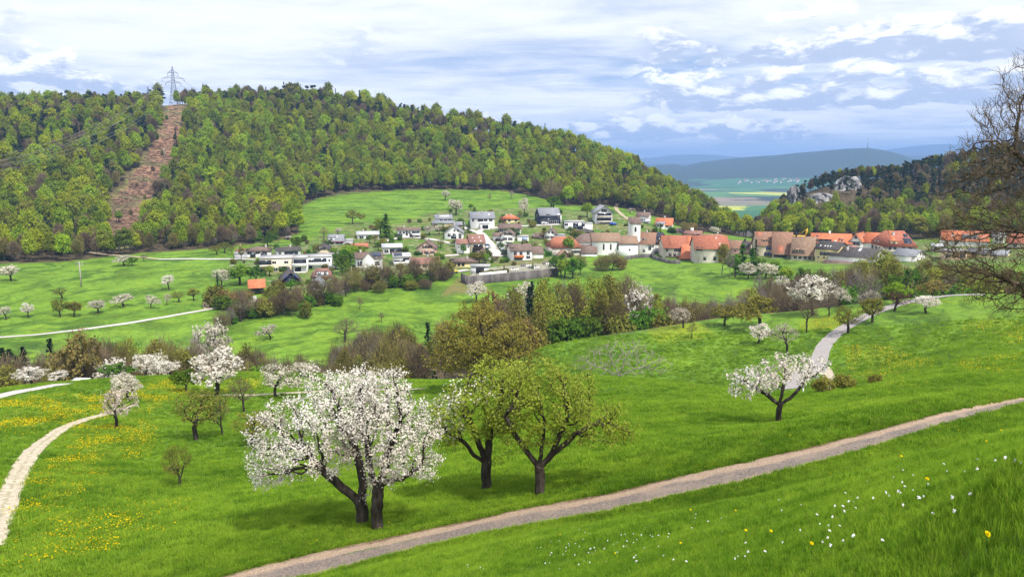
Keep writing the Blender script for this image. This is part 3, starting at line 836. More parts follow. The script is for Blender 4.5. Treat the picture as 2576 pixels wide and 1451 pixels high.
def tallwood(nm, seed, leafm, size, per, h=14.0, wide=3.0, bark=BARK_G, low=.32, natt=260, rad=.35, leafsel=.75, twigm=None, step=.62, stick=None):
    rg = np.random.default_rng(seed + 300)
    lx, ly = rg.normal(size=2) * .4
    env = [((lx, ly, h * .70), (wide * .9, wide * .9, h * .24), 1.0), ((lx + rg.normal() * .5, ly + rg.normal() * .5, h * .5), (wide, wide, h * (.5 - low) ), .8),
           ((lx, ly, h * .88), (wide * .5, wide * .5, h * .12), .3)]
    PR[nm] = build_proto(nm, seed, h, env, C0((0, 0, -1.0), (lx * .3, ly * .3, h * .2), (lx * .7, ly * .7, h * .42)), step, 5.0, .8, h * .017, 0.02, bark, leafm, size, per, rad, natt=natt, leafsel=leafsel, thin_r=.09, bias=(0, 0, .16), twigm=twigm, stick=stick)
# forest trees (seen from half a kilometre and more)
for s_ in range(4): tallwood('beech%d' % s_, 111 + s_, L_BEECH, .72, 12, h=15, wide=(4.3, 3.6, 4.8, 3.9)[s_], rad=.62, natt=230)
for s_ in range(2): tallwood('brown%d' % s_, 121 + s_, L_BROWN, 1.7, 14, h=14, wide=3.8, rad=.6, natt=230, twigm=TWIG, stick=.22)
# woodland along the gully, nearer
for s_ in range(3): tallwood('gold%d' % s_, 131 + s_, L_OLIVE, .42, 9, h=13, wide=3.1, rad=.4, natt=380, step=.5)
for s_ in range(2): tallwood('lime%d' % s_, 136 + s_, L_YOUNG, .40, 9, h=13, wide=3.1, rad=.4, natt=380, step=.5)
for s_ in range(3): tallwood('thicket%d' % s_, 141 + s_, L_BROWN, 1.0, 14, h=10, wide=2.9, low=.42, rad=.4, natt=420, twigm=TWIG, step=.42, stick=.07)
for s_ in range(2): tallwood('greybare%d' % s_, 146 + s_, L_GREYTW, 1.0, 9, h=10, wide=2.5, low=.42, rad=.4, natt=420, twigm=TWIG_G, step=.42, stick=.06)
def bush(nm, seed, leafm, size, per, twigm=None, natt=200, stick=None):
    rg = np.random.default_rng(seed)
    ch = [[(0, 0, -.4), (0, 0, .15)]]
    for i in range(5):
        a = i * 1.26 + rg.random(); ch.append([(0, 0, .1), (math.cos(a) * .5, math.sin(a) * .5, .7)])
    PR[nm] = build_proto(nm, seed, 3.0, [((0, 0, 1.5), (1.6, 1.5, 1.4), 1), ((.8, .3, 1.1), (1.0, 1.0, .9), .4), ((-.7, .2, 1.9), (.8, .8, .9), .4)], [np.array(c) for c in ch], .26, 2.5, .33, .07, .01, BARK_G, leafm, size, per, .2, natt=natt, leafsel=.85, thin_r=.04, twigm=twigm, stick=stick)
bush('bush_green', 151, L_GREEN, .28, 8); bush('bush_olive', 152, L_OLIVE, .26, 8); bush('bush_brown', 153, L_BROWN, .55, 12, TWIG, 340, .045); bush('bush_bright', 154, L_BRIGHT, .28, 8); bush('bush_red', 155, L_RED, .2, 4); bush('bush_grey', 156, L_GREYTW, .5, 8, TWIG_G, 380, .04); bush('bush_bronze', 157, L_BRONZE, .22, 7)
bush('bush_white', 158, L_BLOSSOM_C, .2, 4)
def conifer(nm, seed, leafm, h, wide, kind='spruce'):
    rg = np.random.default_rng(seed)
    VV, FF, b = [], [], 0
    mb = MB()
    z0 = h * (.10 if kind == 'spruce' else .45)
    C = []
    if kind == 'spruce':
        z = z0
        while z < h * .985:
            f = 1 - (z - z0) / (h - z0)
            L = wide * (f ** .85) * rg.uniform(.8, 1.1) + .1
            for q in range(7):
                a = rg.random() * 6.28
                m = max(2, int(L / .38))
                for i in range(m):
                    t = (i + rg.random() * .8) / m
                    C.append((math.cos(a) * L * t + rg.normal() * .1, math.sin(a) * L * t + rg.normal() * .1, z - .32 * L * t + .12 * L * t * t + rg.normal() * .06))
            z += h * .034 * (0.7 + .6 * f)
        size = .5
    else:
        for q in range(15):
            a = rg.random() * 6.28; zz = z0 + (h - z0) * rg.random() ** .8; rr = wide * rg.uniform(.2, .8) * (1.15 - (zz - z0) / (h - z0) * .6)
            c = np.array([math.cos(a) * rr, math.sin(a) * rr, zz])
            C += list(ell(rg, 46, c, (wide * .42, wide * .42, h * .055)))
            mb.bar((0, 0, zz - h * .05), c, .07, 4, 0, .03)
        size = .62
    C = np.array(C)
    V, Fq = cards(rg, C, size, 1, upbias=.9, aspect=1.3)
    t = MB(); t.bar((0, 0, -1.0), (rg.normal() * .15, rg.normal() * .15, h * .55), h * .016, 6, 0, h * .010); t.bar((0, 0, h * .5), (0, 0, h * .97), h * .0105, 5, 0, .02)
    for v_, f_ in ((mb.v, mb.f),):
        if v_: t.add(v_, f_)
    PR[nm] = Proto(t.mesh(nm + '_trunk', [BARK]), mk_mesh(nm + '_crown', V, Fq, [leafm]), h, wide * 2)
conifer('spruce0', 161, L_SPRUCE, 14, 3.1); conifer('spruce1', 162, L_SPRUCE, 15, 2.8); conifer('cedar0', 163, L_GREEN, 9, 2.2)
for s_ in range(3): conifer('pine%d' % s_, 166 + s_, L_PINE, 13, 3.0, 'pine')

def place(kind, P, h, label, name, group=None, wscale=1.0, rot=None, cat='tree', lean=0.0, wpx=None):
    """one tree: an empty at its foot, trunk and crown under it (meshes shared between alike trees)"""
    pr = PR[kind]
    s = h / pr.h
    sx = s * wscale
    if wpx is not None: sx = max((0.85 if 'spruce' in kind else 0.62) * s, min(1.9 * s, wpx / pr.w))
    o = thing(name, label, cat, P, random.random() * 6.28 if rot is None else rot, group, (sx, sx, s))
    if lean: o.rotation_euler = (0, lean, o.rotation_euler[2])
    t = link('trunk', pr.trunk, o); c = link('crown', pr.crown, o)
    return o
# ------------------------------------------------------------------ scattering of what nobody could count
def scatter(name, pts, rotz, scl, protos, label, cat, tilt=None, kind='stuff'):
    """one object whose points carry copies of the given part meshes"""
    pts = np.asarray(pts, np.float32)
    me = bpy.data.meshes.new(name); me.vertices.add(len(pts)); me.vertices.foreach_set('co', pts.ravel())
    rot = np.zeros((len(pts), 3), np.float32); rot[:, 2] = rotz
    if tilt is not None: rot[:, :2] = tilt
    a = me.attributes.new('rot', 'FLOAT_VECTOR', 'POINT'); a.data.foreach_set('vector', rot.ravel())
    s3 = np.asarray(scl, np.float32)
    if s3.ndim == 1: s3 = np.repeat(s3[:, None], 3, 1)
    a = me.attributes.new('scl', 'FLOAT_VECTOR', 'POINT'); a.data.foreach_set('vector', np.ascontiguousarray(s3).ravel())
    o = link(name, me)
    g = bpy.data.node_groups.new(name, 'GeometryNodeTree')
    g.interface.new_socket('Geometry', in_out='INPUT', socket_type='NodeSocketGeometry')
    g.interface.new_socket('Geometry', in_out='OUTPUT', socket_type='NodeSocketGeometry')
    gi = g.nodes.new('NodeGroupInput'); go = g.nodes.new('NodeGroupOutput')
    ins = g.nodes.new('GeometryNodeInstanceOnPoints'); jn = g.nodes.new('GeometryNodeJoinGeometry')
    for p in protos:
        oi = g.nodes.new('GeometryNodeObjectInfo'); oi.transform_space = 'ORIGINAL'
        oi.inputs['Object'].default_value = p
        g.links.new(oi.outputs['Geometry'], jn.inputs[0])
    r = g.nodes.new('GeometryNodeInputNamedAttribute'); r.data_type = 'FLOAT_VECTOR'; r.inputs['Name'].default_value = 'rot'
    s = g.nodes.new('GeometryNodeInputNamedAttribute'); s.data_type = 'FLOAT_VECTOR'; s.inputs['Name'].default_value = 'scl'
    e = g.nodes.new('FunctionNodeEulerToRotation')
    g.links.new(r.outputs['Attribute'], e.inputs[0]); g.links.new(e.outputs[0], ins.inputs['Rotation'])
    g.links.new(s.outputs['Attribute'], ins.inputs['Scale'])
    g.links.new(gi.outputs[0], ins.inputs['Points']); g.links.new(jn.outputs[0], ins.inputs['Instance'])
    g.links.new(ins.outputs[0], go.inputs[0])
    md = o.modifiers.new('scatter', 'NODES'); md.node_group = g
    return tag(o, label, cat, kind=kind)

# ------------------------------------------------------------------ the hillside forests
def forest_points(poly, dlo, dhi, spacing, excl=None, pxr=(-140, 1160), seed=1):
    rg = np.random.default_rng(seed)
    a0, a1 = az_tan(pxr[0], 200)[0], az_tan(pxr[1], 200)[0]
    xs = np.arange(-dhi, dhi, spacing); ys = np.arange(0, dhi, spacing)
    X, Y = np.meshgrid(xs, ys)
    X = (X + rg.uniform(-.42, .42, X.shape) * spacing).ravel(); Y = (Y + rg.uniform(-.42, .42, Y.shape) * spacing).ravel()
    d = np.hypot(X, Y); a = np.arctan2(X, Y)
    k = (d > dlo) & (d < dhi) & (a > a0) & (a < a1)
    X, Y, d = X[k], Y[k], d[k]
    Z = zt(X, Y); px, py, _ = project(X, Y, Z)
    k = inside(px, py, poly)
    if excl is not None: k &= ~inside(px, py, excl)
    X, Y, Z, d, px, py = X[k], Y[k], Z[k], d[k], px[k], py[k]
    # beyond the ridge only the first rows can show
    ridge = np.interp(np.arctan2(X, Y), AZ, KD[18])
    k = d < ridge + 30
    return X[k], Y[k], Z[k], d[k], px[k], py[k]
FP = {}
def add_species(sp, x, y, z, h): FP.setdefault(sp, []).append((x, y, z, h))
X, Y, Z, D, PXf, PYf = forest_points(FOREST_L, 380, 1000, 6.9, ragged(CLEAR0, 4.0, 7, 8), (-140, 770), 5)
rgf = np.random.default_rng(77)
edge_n = fbm(X * .012, Y * .012, 31, 3); pat = fbm(X * .02, Y * .02, 37, 3)
ridge = np.interp(np.arctan2(X, Y), AZ, KD[18])
for i in range(len(X)):
    t = (D[i] - 430) / (ridge[i] - 430)            # 0 foot of the wood, 1 ridge
    u = rgf.random()
    top = t > .80 and PXf[i] < 560
    lft = PXf[i] < 175
    if top and PXf[i] < 480: pb, pp, ps = .34, .28, .06
    elif lft: pb, pp, ps = .14 + .16 * (pat[i] > .1), .10 + .22 * (t > .55), .04
    else: pb, pp, ps = .08 + .24 * (pat[i] > .25), .03 + .06 * (t > .6), .015
    if t < .10 and PXf[i] < 300: pb = .32
    if u < pb: sp = 'brown%d' % rgf.integers(2); h = rgf.uniform(10, 15)
    elif u < pb + pp: sp = 'pine%d' % rgf.integers(3); h = rgf.uniform(11, 15)
    elif u < pb + pp + ps: sp = 'spruce%d' % rgf.integers(2); h = rgf.uniform(13, 18)
    else: sp = 'beech%d' % rgf.integers(4); h = rgf.uniform(9.5, 18.5)
    if t < .05: h *= .75
    if t > .93 and PXf[i] < 560:
        if rgf.random() < .35: continue
        h *= rgf.uniform(.75, 1.35)
    if PXf[i] > 640: h *= .85
    add_species(sp, X[i], Y[i], Z[i], h)
X, Y, Z, D, PXf, PYf = forest_points(FOREST_R, 430, 1000, 6.6, None, (748, 1150), 6)
for i in range(len(X)):
    t = (D[i] - 480) / 200.0
    u = rgf.random()
    low = PYf[i] > 214 + rgf.normal() * 4
    if low: sp = 'beech%d' % rgf.integers(4) if u < .72 else ('brown%d' % rgf.integers(2) if u < .9 else 'spruce0'); h = rgf.uniform(9, 14)
    else: sp = 'pine%d' % rgf.integers(3) if u < .76 else ('beech%d' % rgf.integers(4) if u < .83 else ('brown%d' % rgf.integers(2) if u < .95 else 'spruce1')); h = rgf.uniform(8, 12)
    # the crags stay open
    if inside(np.array([PXf[i]]), np.array([PYf[i]]), [(806, 193), (836, 185), (862, 186), (866, 206), (840, 219), (804, 219)])[0] and u > .26: continue
    if inside(np.array([PXf[i]]), np.array([PYf[i]]), [(785, 198), (801, 195), (801, 214), (785, 214)])[0] and u > .25: continue
    add_species(sp, X[i], Y[i], Z[i], h)
SPECIES = {
 'beech': ('beech_tree', 'fresh green broadleaf tree standing in the hillside forest', 'spring green broadleaf trees in the hillside forest', 'unbroken canopy of fresh green broadleaf trees over the hillside', 75),
 'brown': ('budding_tree', 'brown still leafless tree standing in the hillside forest', 'leafless brown trees in the hillside forest', 'leafless brown trees mixed through the hillside forest', 150),
 'pine': ('pine_tree', 'dark pine with clumped crown standing in the hillside forest', 'dark pines in the hillside forest', 'dark pines covering the upper forest slopes', 100),
 'spruce': ('spruce_tree', 'narrow dark spruce standing in the hillside forest', 'narrow dark spruces in the hillside forest', 'narrow dark spruces among the forest trees', 150)}
for sp, L in sorted(FP.items()):
    base = sp.rstrip('0123456789')
    name, label, grp, slabel, cap = SPECIES[base]
    A = np.array(L)
    d = np.hypot(A[:, 0], A[:, 1])
    px, py, _ = project(A[:, 0], A[:, 1], A[:, 2] + A[:, 3])
    vis = (px > -5) & (px < 1029)
    o = np.argsort(np.where(vis, d / A[:, 3], 1e9))
    cap = min(cap, int(vis.sum()))
    first = None
    for i in o[:cap]:
        where = 'the forest west of the felled strip' if px[i] < 140 else ('the forest between felled strip and village' if px[i] < 752 else 'the forest of the craggy hill')
        t = place(sp, A[i, :3], A[i, 3], label.replace('the hillside forest', where), name, grp.replace('the hillside forest', where), wscale=random.uniform(.62, 1.12))
        first = first or t
    rest = A[o[cap:]]
    if len(rest):
        s = rest[:, 3] / PR[sp].h
        w = s * rgf.uniform(.6, 1.12, len(rest))
        scatter({'beech': 'beech_forest', 'brown': 'budding_forest', 'pine': 'pine_forest', 'spruce': 'spruce_forest'}[base], rest[:, :3], rgf.random(len(rest)) * 6.28, np.stack([w, w, s], 1), list(first.children), slabel, 'forest')
# ------------------------------------------------------------------ tracks, lanes and roads (draped ribbons)
Q = 2576.0 / 1024.0        # the picture was measured at 2576 px width
def cr(pts, n=14):
    """smooth curve through points"""
    P = [np.array(p, float) for p in pts]
    P = [2 * P[0] - P[1]] + P + [2 * P[-1] - P[-2]]
    out = []
    for i in range(1, len(P) - 2):
        for t in np.linspace(0, 1, n, endpoint=False):
            a, b, c, d = P[i - 1:i + 3]
            out.append(.5 * ((2 * b) + (-a + c) * t + (2 * a - 5 * b + 4 * c - d) * t * t + (-a + 3 * b - 3 * c + d) * t ** 3))
    out.append(P[-2]); return np.array(out)
PATHS = []
def ribbon(name, pts, width, mat, lift, cross=6, wob=.12, n=14, parent=None, kind='structure', jitter_seed=0):
    rg = np.random.default_rng(jitter_seed + len(pts))
    P = cr(pts, n)[:, :2]
    T = np.gradient(P, axis=0); T /= np.linalg.norm(T, axis=1)[:, None]
    Nn = np.stack([T[:, 1], -T[:, 0]], 1)
    w = np.asarray(width) if np.ndim(width) else np.full(2, width)
    wi = np.interp(np.linspace(0, 1, len(P)), np.linspace(0, 1, len(w)), w)
    L = np.cumsum(np.r_[0, np.linalg.norm(np.diff(P, axis=0), axis=1)])
    V = []
    for k in range(cross + 1):
        f = k / cross - .5
        e = wob * (vnoise(L * .9, np.full_like(L, k * 7.3 + jitter_seed), 3) + vnoise(L * 3.1, np.full_like(L, k * 3.3 + jitter_seed), 4) * .6) if k in (0, cross) else 0
        q = P + Nn * (wi * f + e)[:, None]
        V.append(np.c_[q, zt(q[:, 0], q[:, 1]) + lift])
    # level the ribbon a little across its width
    V = np.stack(V, 1)
    t_ = np.linspace(0, L[-1], int(L[-1] / .25) + 2)
    PATHS.append((np.interp(t_, L, P[:, 0]), np.interp(t_, L, P[:, 1]), np.interp(t_, L, wi) / 2))
    m = len(P); i, k = np.meshgrid(np.arange(m - 1), np.arange(cross), indexing='ij')
    a = (i * (cross + 1) + k).ravel()
    me = mk_mesh(name, V.reshape(-1, 3), np.stack([a, a + 1, a + cross + 2, a + cross + 1], 1), [mat], smooth=True)
    at = me.attributes.new('across', 'FLOAT', 'POINT')
    at.data.foreach_set('value', np.tile(np.linspace(0, 1, cross + 1), m).astype(np.float32))
    o = link(name, me, parent)
    # make sure it faces up
    if me.polygons[0].normal.z < 0: me.flip_normals()
    return tag(o, kind=kind)
def pix_line(pts, dmin=0):
    return [hit(x, y, dmin)[:2] for x, y in pts]
def mat_track():
    m, N = new_mat('worn track: asphalt with gravel verges')
    P = N.n('ShaderNodeNewGeometry').outputs['Position']
    a = N.n('ShaderNodeAttribute'); a.attribute_name = 'across'; x = a.outputs['Fac']
    wv = N.math('MULTIPLY', N.math('SUBTRACT', N.noise(P, .7, 4, .65), .5), .34)
    xx = N.math('ADD', x, wv)
    asph = N.mix(N.ramp(N.noise(P, 11, 6, .7), .3, .7), (.10, .082, .075), (.29, .235, .20))
    asph = N.mix(N.ramp(N.noise(P, .5, 4, .6), .45, .7, 0, .6), asph, (.33, .25, .19))
    grav = N.mix(N.ramp(N.noise(P, 14, 5, .7), .3, .7), (.24, .165, .11), (.47, .355, .26))
    soil = N.mix(N.ramp(N.noise(P, 6, 5, .7), .3, .7), (.09, .058, .036), (.26, .175, .115))
    col = N.mix(N.ramp(xx, .08, .24), grav, asph)
    col = N.mix(N.ramp(xx, .55, .68), col, grav)
    col = N.mix(N.math('MULTIPLY', N.ramp(xx, .80, .90), N.ramp(N.noise(N.map(P, scale=(.2, .2, .2)), 1.0, 3), .40, .56)), col, soil)
    sp = N.n('ShaderNodeTexVoronoi'); N.link(P, sp.inputs['Vector']); sp.inputs['Scale'].default_value = 26
    h = N.math('ADD', N.noise(P, 20, 4, .7), N.math('MULTIPLY', sp.outputs['Distance'], .8))
    # grass tufts pushing through the crumbled edge of the asphalt
    g = N.math('MULTIPLY', N.ramp(N.math('ABSOLUTE', N.math('SUBTRACT', xx, .60)), .0, .035, 1, 0), N.ramp(N.noise(P, .45, 3, .6), .58, .66))
    col = N.mix(N.math('MULTIPLY', g, .75), col, (.06, .16, .012))
    finish(N, col, .95, .15, h, .8, .03)
    return m
def mat_gravel(name, c1, c2, mid=None, strip=.0):
    m, N = new_mat(name)
    P = N.n('ShaderNodeNewGeometry').outputs['Position']
    a = N.n('ShaderNodeAttribute'); a.attribute_name = 'across'; x = a.outputs['Fac']
    n1 = N.noise(P, 3.0, 6, .7)
    col = N.mix(N.ramp(n1, .3, .7), c1, c2)
    if strip:
        g = N.math('MULTIPLY', N.ramp(N.math('ABSOLUTE', N.math('SUBTRACT', x, .5)), .02, .14, 1, 0), N.ramp(N.noise(P, 1.4, 4, .7), .42, .58))
        col = N.mix(N.math('MULTIPLY', g, strip), col, mid)
    finish(N, col, .95, .1, N.noise(P, 9, 4, .7), .6, .04)
    return m
M_TRACK = mat_track()
M_CREAM = mat_gravel('cream gravel', (.34, .285, .20), (.60, .525, .40), (.16, .17, .05), .45)
M_LANE = mat_gravel('grey lane asphalt', (.25, .23, .225), (.40, .365, .34))
M_PALE = mat_gravel('pale village asphalt', (.40, .37, .34), (.58, .54, .50))
M_DIRT = mat_gravel('brown field track', (.30, .24, .16), (.46, .38, .26))

# foreground track between its two edge lines
_px_lo = [(-40, 649), (150, 612), (318, 577), (450, 542.6), (600, 516), (750, 483), (860, 453.6), (933, 431), (994, 414), (1024, 405), (1090, 393)]
_px_hi = [(-40, 629), (217, 577), (378, 538.5), (450, 524), (600, 495), (750, 461), (860, 435), (933, 414.5), (994, 402.5), (1024, 397), (1090, 385)]
def _edge(line, k):
    return KD[k]
_az = np.linspace(az_tan(-60, 560)[0], az_tan(1085, 400)[0], 260)
_lo = np.interp(_az, AZ, KD[3]); _hi = np.interp(_az, AZ, KD[4])
_V, _A = [], []
_cs = 14
for k in range(_cs + 1):
    f = k / _cs
    d = _lo + (_hi - _lo) * f
    if k in (0, _cs): d = d + .10 * vnoise(_az * 60, np.full_like(_az, k), 5) + .08 * vnoise(_az * 190, np.full_like(_az, k), 6)
    x, y = np.sin(_az) * d, np.cos(_az) * d
    _V.append(np.c_[x, y, zt(x, y) + .03 - .03 * (k in (0, _cs))])
_V = np.stack(_V, 1)
_m = len(_az); _i, _k = np.meshgrid(np.arange(_m - 1), np.arange(_cs), indexing='ij'); _a = (_i * (_cs + 1) + _k).ravel()
_me = mk_mesh('track', _V.reshape(-1, 3), np.stack([_a, _a + _cs + 1, _a + _cs + 2, _a + 1], 1)[:, ::-1].copy(), [M_TRACK], smooth=True)
_at = _me.attributes.new('across', 'FLOAT', 'POINT'); _at.data.foreach_set('value', np.tile(np.linspace(0, 1, _cs + 1), _m).astype(np.float32))
if _me.polygons[0].normal.z < 0: _me.flip_normals()
tag(link('farm_track', _me), kind='structure')

# cream gravel path in the left meadow and its far reach past the blossom tree
ribbon('gravel_path', pix_line([(-14, 548), (-2, 520), (8, 495), (20, 470), (36, 448), (58, 431), (80, 421), (103, 414.5), (122, 409), (136, 404.5)]), [1.45, 1.4, 1.4, 1.3, 1.1, .7], M_CREAM, .05, wob=.22, n=10)
ribbon('gravel_path', pix_line([(200, 395), (240, 395), (275, 393.5), (320, 391), (380, 389.5), (425, 388.5)]), [.9, 1.2, 1.3, 1.3], M_CREAM, .06, wob=.3, n=10)
ribbon('field_lane', pix_line([(-20, 401), (0, 396), (20, 391.5), (45, 387), (64, 383.6)]), 3.0, M_PALE, .12, n=8)
# grey asphalt lane over the orchard shoulder
_l3 = [at_d(803, 106), at_d(806, 112), at_d(812, 119)] + [hit(x, y, 104) for x, y in [(816, 372), (818.5, 362), (822, 350), (830, 339), (842, 329), (857, 320.5), (875, 312), (897, 304.5), (920, 299), (945, 295.6), (962, 294.6), (985, 294.2)]]
ribbon('asphalt_lane', [p[:2] for p in _l3], 2.7, M_LANE, .07, wob=.2, n=12)
ribbon('side_path', [p[:2] for p in [at_d(842, 96), at_d(836, 103), hit(829, 377, 100), hit(824, 367, 100)]], [1.2, 1.5], M_CREAM, .06, n=10)
# lanes on the village side
ribbon('meadow_path', pix_line([(-20, 339), (0, 337), (40, 334), (80, 329.5), (120, 324), (160, 317.5), (200, 310.5), (230, 305), (258, 300.5), (275, 297)], 200), 2.1, M_PALE, .10, n=8)
ribbon('meadow_path', pix_line([(207, 309), (206, 303), (209, 299)], 200), 2.0, M_DIRT, .12, n=8)
ribbon('field_track', pix_line([(18, 241), (45, 246), (80, 251), (120, 255.5), (158, 259)], 300), 2.4, M_DIRT, .15, n=8)
ribbon('village_lane', pix_line([(158, 259), (200, 258.7), (240, 258.8), (262, 259.8), (276, 262)], 300), 3.0, M_PALE, .15, n=8)
def V1(k, x, y):
    """village close-ups: crop number, x, y -> 1024 px frame"""
    if k == 5: return 850 + x / 14.51, 195 + y / 14.51
    return {1: 225, 2: 400, 3: 550, 4: 725}[k] + x / 12.88, 195 + y / 12.88
def vline(k, L): return pix_line([V1(k, x, y) for x, y in L], 300)
ribbon('village_street', vline(2, [(1000, 470), (1060, 510), (1110, 570), (1170, 640), (1220, 720), (1270, 790)]), [4.5, 5.5], M_PALE, .2, n=8)
ribbon('village_street', vline(2, [(790, 380), (850, 425), (930, 455), (1010, 475), (1060, 440), (1200, 425), (1350, 405), (1560, 400), (1780, 388), (2050, 375)]), 3.6, M_PALE, .22, n=8)
ribbon('village_street', vline(2, [(-260, 610), (-80, 565), (40, 545), (160, 545), (330, 560), (520, 590), (720, 630)]), 3.2, M_PALE, .24, n=8)
ribbon('village_street', vline(2, [(430, 790), (620, 780), (760, 770)]), 3.0, M_PALE, .26, n=8)
ribbon('village_street', vline(2, [(640, 1000), (730, 985), (880, 960)]), 4.0, M_PALE, .2, n=8)
ribbon('forest_path', vline(3, [(855, 120), (850, 165), (880, 210), (940, 265), (1010, 315)]), 3.0, M_DIRT, .25, n=8)
ribbon('garden_path', vline(1, [(1330, 1200), (1480, 1180), (1680, 1145)]), 2.4, M_PALE, .2, n=8)
# ------------------------------------------------------------------ the near trees, each grown for itself
def hero(name, label, base, s, env, chains, rb, leafm, size, per, rad, seed, natt, step, infl=None, kill=None, leafsel=.8, rt=.008, bark=BARK, bias=(0, 0, .05), cat='tree', k=1, group=None, depth=1.0, thin_r=.03, minr=0, twigm=None, tw_r=None, jit=.2, aspect=1.0, shear=0.0, stick=None):
    """env and chains in picture pixels relative to the trunk foot: (right, away, up); s = metres per pixel"""
    E = [((c[0] * s, c[1] * s, c[2] * s), (r[0] * s, r[1] * s * depth, r[2] * s), w) for c, r, w in env]
    Cn = [np.array(c, float) * s for c in chains]
    if shear:
        for c in Cn: c[:, 0] -= shear * c[:, 2]
        E = [((c[0] - shear * c[2], c[1], c[2]), r, w) for c, r, w in E]
    Cn[0][0][2] -= .35
    h = max(e[0][2] + e[1][2] for e in E)
    pr = build_proto(name + str(seed), seed, h, E, Cn, step, infl or step * 9, kill or step * 1.35, rb, rt, bark, leafm, size, per, rad, natt=natt, leafsel=leafsel, sides=8, thin_r=thin_r, bias=bias, k=k, minr=minr, twigm=twigm, tw_r=tw_r, jit=jit, aspect=aspect, stick=stick)
    o = thing(name, label, cat, base, 0, group)
    link('trunk', pr.trunk, o); link('crown', pr.crown, o)
    return o
B1 = hit(362, 524); B2 = hit(378, 528.5); s1 = mpp(B1) * 1.0
hero('cherry_tree', 'white blossoming cherry with a thick limb leaning left beside the track', B1, s1,
     [((-62, 5, 92), (52, 50, 40), 1.3), ((-18, 10, 122), (50, 50, 34), 1.3), ((-80, 0, 66), (34, 34, 24), .5), ((-28, 0, 78), (36, 45, 26), .5), ((-44, 0, 152), (12, 12, 16), .12), ((-98, 0, 48), (14, 14, 16), .12), ((-6, 0, 148), (28, 24, 12), .25)],
     [[(0, 0, 0), (1, 0, 14), (-1, 0, 24)], [(-1, 0, 24), (-14, 0, 36), (-30, -2, 52), (-44, 0, 66)], [(-1, 0, 24), (2, 4, 40), (-2, 8, 62), (-8, 8, 84)], [(-1, 0, 24), (10, -6, 36), (14, -10, 52)]],
     .27, L_BLOSSOM, .078, 17, .10, 501, 1500, .24, k=1, rt=.009)
hero('cherry_tree', 'white blossoming cherry with an upright pale-barked trunk nearest the track', B2, s1,
     [((6, 0, 118), (46, 48, 36), 1.3), ((26, 0, 92), (40, 46, 34), 1.1), ((14, 0, 70), (30, 36, 20), .35), ((8, 0, 150), (30, 26, 10), .3), ((24, 0, 155), (6, 8, 12), .06), ((-10, 0, 158), (6, 8, 14), .06), ((50, 0, 66), (16, 22, 18), .2)],
     [[(0, 0, 0), (-1, 0, 20), (1, 0, 40)], [(1, 0, 40), (-6, 2, 60), (-8, 4, 84)], [(1, 0, 40), (10, 0, 50), (26, -4, 54), (40, -4, 64)], [(1, 0, 40), (8, 6, 62), (14, 8, 88)]],
     .25, L_BLOSSOM, .078, 17, .10, 502, 1400, .24, k=1, rt=.009)
B3 = hit(540, 494.5); s3 = mpp(B3) * 1.08
hero('cherry_tree', 'young green cherry with forked dark trunk beside the track', B3, s3,
     [((8, 0, 92), (46, 46, 32), 1.2), ((-14, 6, 70), (36, 40, 26), .7), ((48, 0, 72), (36, 34, 22), .8), ((74, 0, 62), (16, 18, 14), .2), ((6, 0, 120), (20, 20, 12), .25), ((-20, 0, 112), (14, 16, 14), .18), ((30, 0, 105), (26, 24, 14), .3)],
     [[(0, 0, 0), (0, 0, 16), (-1, 0, 28)], [(-1, 0, 28), (-12, 0, 42), (-24, 0, 60), (-32, 0, 76)], [(-1, 0, 28), (2, 2, 48), (4, 4, 70)], [(-1, 0, 28), (10, 0, 40), (18, 0, 58), (24, 0, 76)], [(-1, 0, 28), (16, 4, 42), (32, 4, 58), (46, 2, 66)]],
     .22, L_YOUNG, .10, 14, .13, 503, 1400, .25, rt=.008)
B4 = hit(487, 489.5); s4 = mpp(B4) * 1.08
hero('cherry_tree', 'cherry with green leaves and fading white blossom between its neighbours', B4, s4,
     [((-4, 0, 82), (40, 42, 32), 1.2), ((14, 4, 96), (36, 40, 26), .7), ((-34, 0, 66), (22, 28, 26), .5), ((10, 0, 118), (24, 22, 10), .25)],
     [[(0, 0, 0), (-1, 0, 16), (0, 0, 26)], [(0, 0, 26), (-12, 0, 34), (-20, 0, 46), (-28, 0, 52)], [(0, 0, 26), (2, 0, 44), (4, 0, 64)], [(0, 0, 26), (14, 2, 32), (28, 2, 40)], [(0, 0, 26), (-8, 4, 46), (-14, 4, 64)]],
     .24, L_YOUNG, .10, 14, .13, 504, 1200, .25, rt=.008)
# remaining blossom on its left side
_rb = np.random.default_rng(9)
_C = np.vstack([ell(_rb, 620, (-36 * s4, 0, 70 * s4), (20 * s4, 24 * s4, 24 * s4)), ell(_rb, 160, (-10 * s4, -10 * s4, 100 * s4), (30 * s4, 24 * s4, 12 * s4))])
_V, _F = cards(_rb, _C, .10, 1)
link('blossom', mk_mesh('blossom', _V, _F, [L_BLOSSOM]), bpy.data.objects[[o.name for o in bpy.data.objects if o.get('label', '').startswith('cherry with green')][0]])
B5 = hit(778, 424); s5 = mpp(B5) * 1.05
hero('cherry_tree', 'small white blossoming tree standing alone on the open slope below the track', B5, s5,
     [((4, 0, 52), (34, 30, 11), 1.0), ((-26, 0, 44), (26, 26, 12), .8), ((-38, 0, 36), (14, 18, 10), .25), ((30, 0, 56), (14, 16, 12), .35), ((10, 0, 62), (24, 20, 6), .3)],
     [[(0, 0, 0), (0, 0, 12), (1, 0, 20)], [(1, 0, 20), (-8, 0, 26), (-20, 0, 34), (-30, 0, 40)], [(1, 0, 20), (2, 0, 32), (4, 0, 46)], [(1, 0, 20), (10, 0, 26), (18, 0, 36), (24, 0, 46)]],
     .20, L_BLOSSOM, .15, 8, .13, 505, 600, .3, rt=.012)
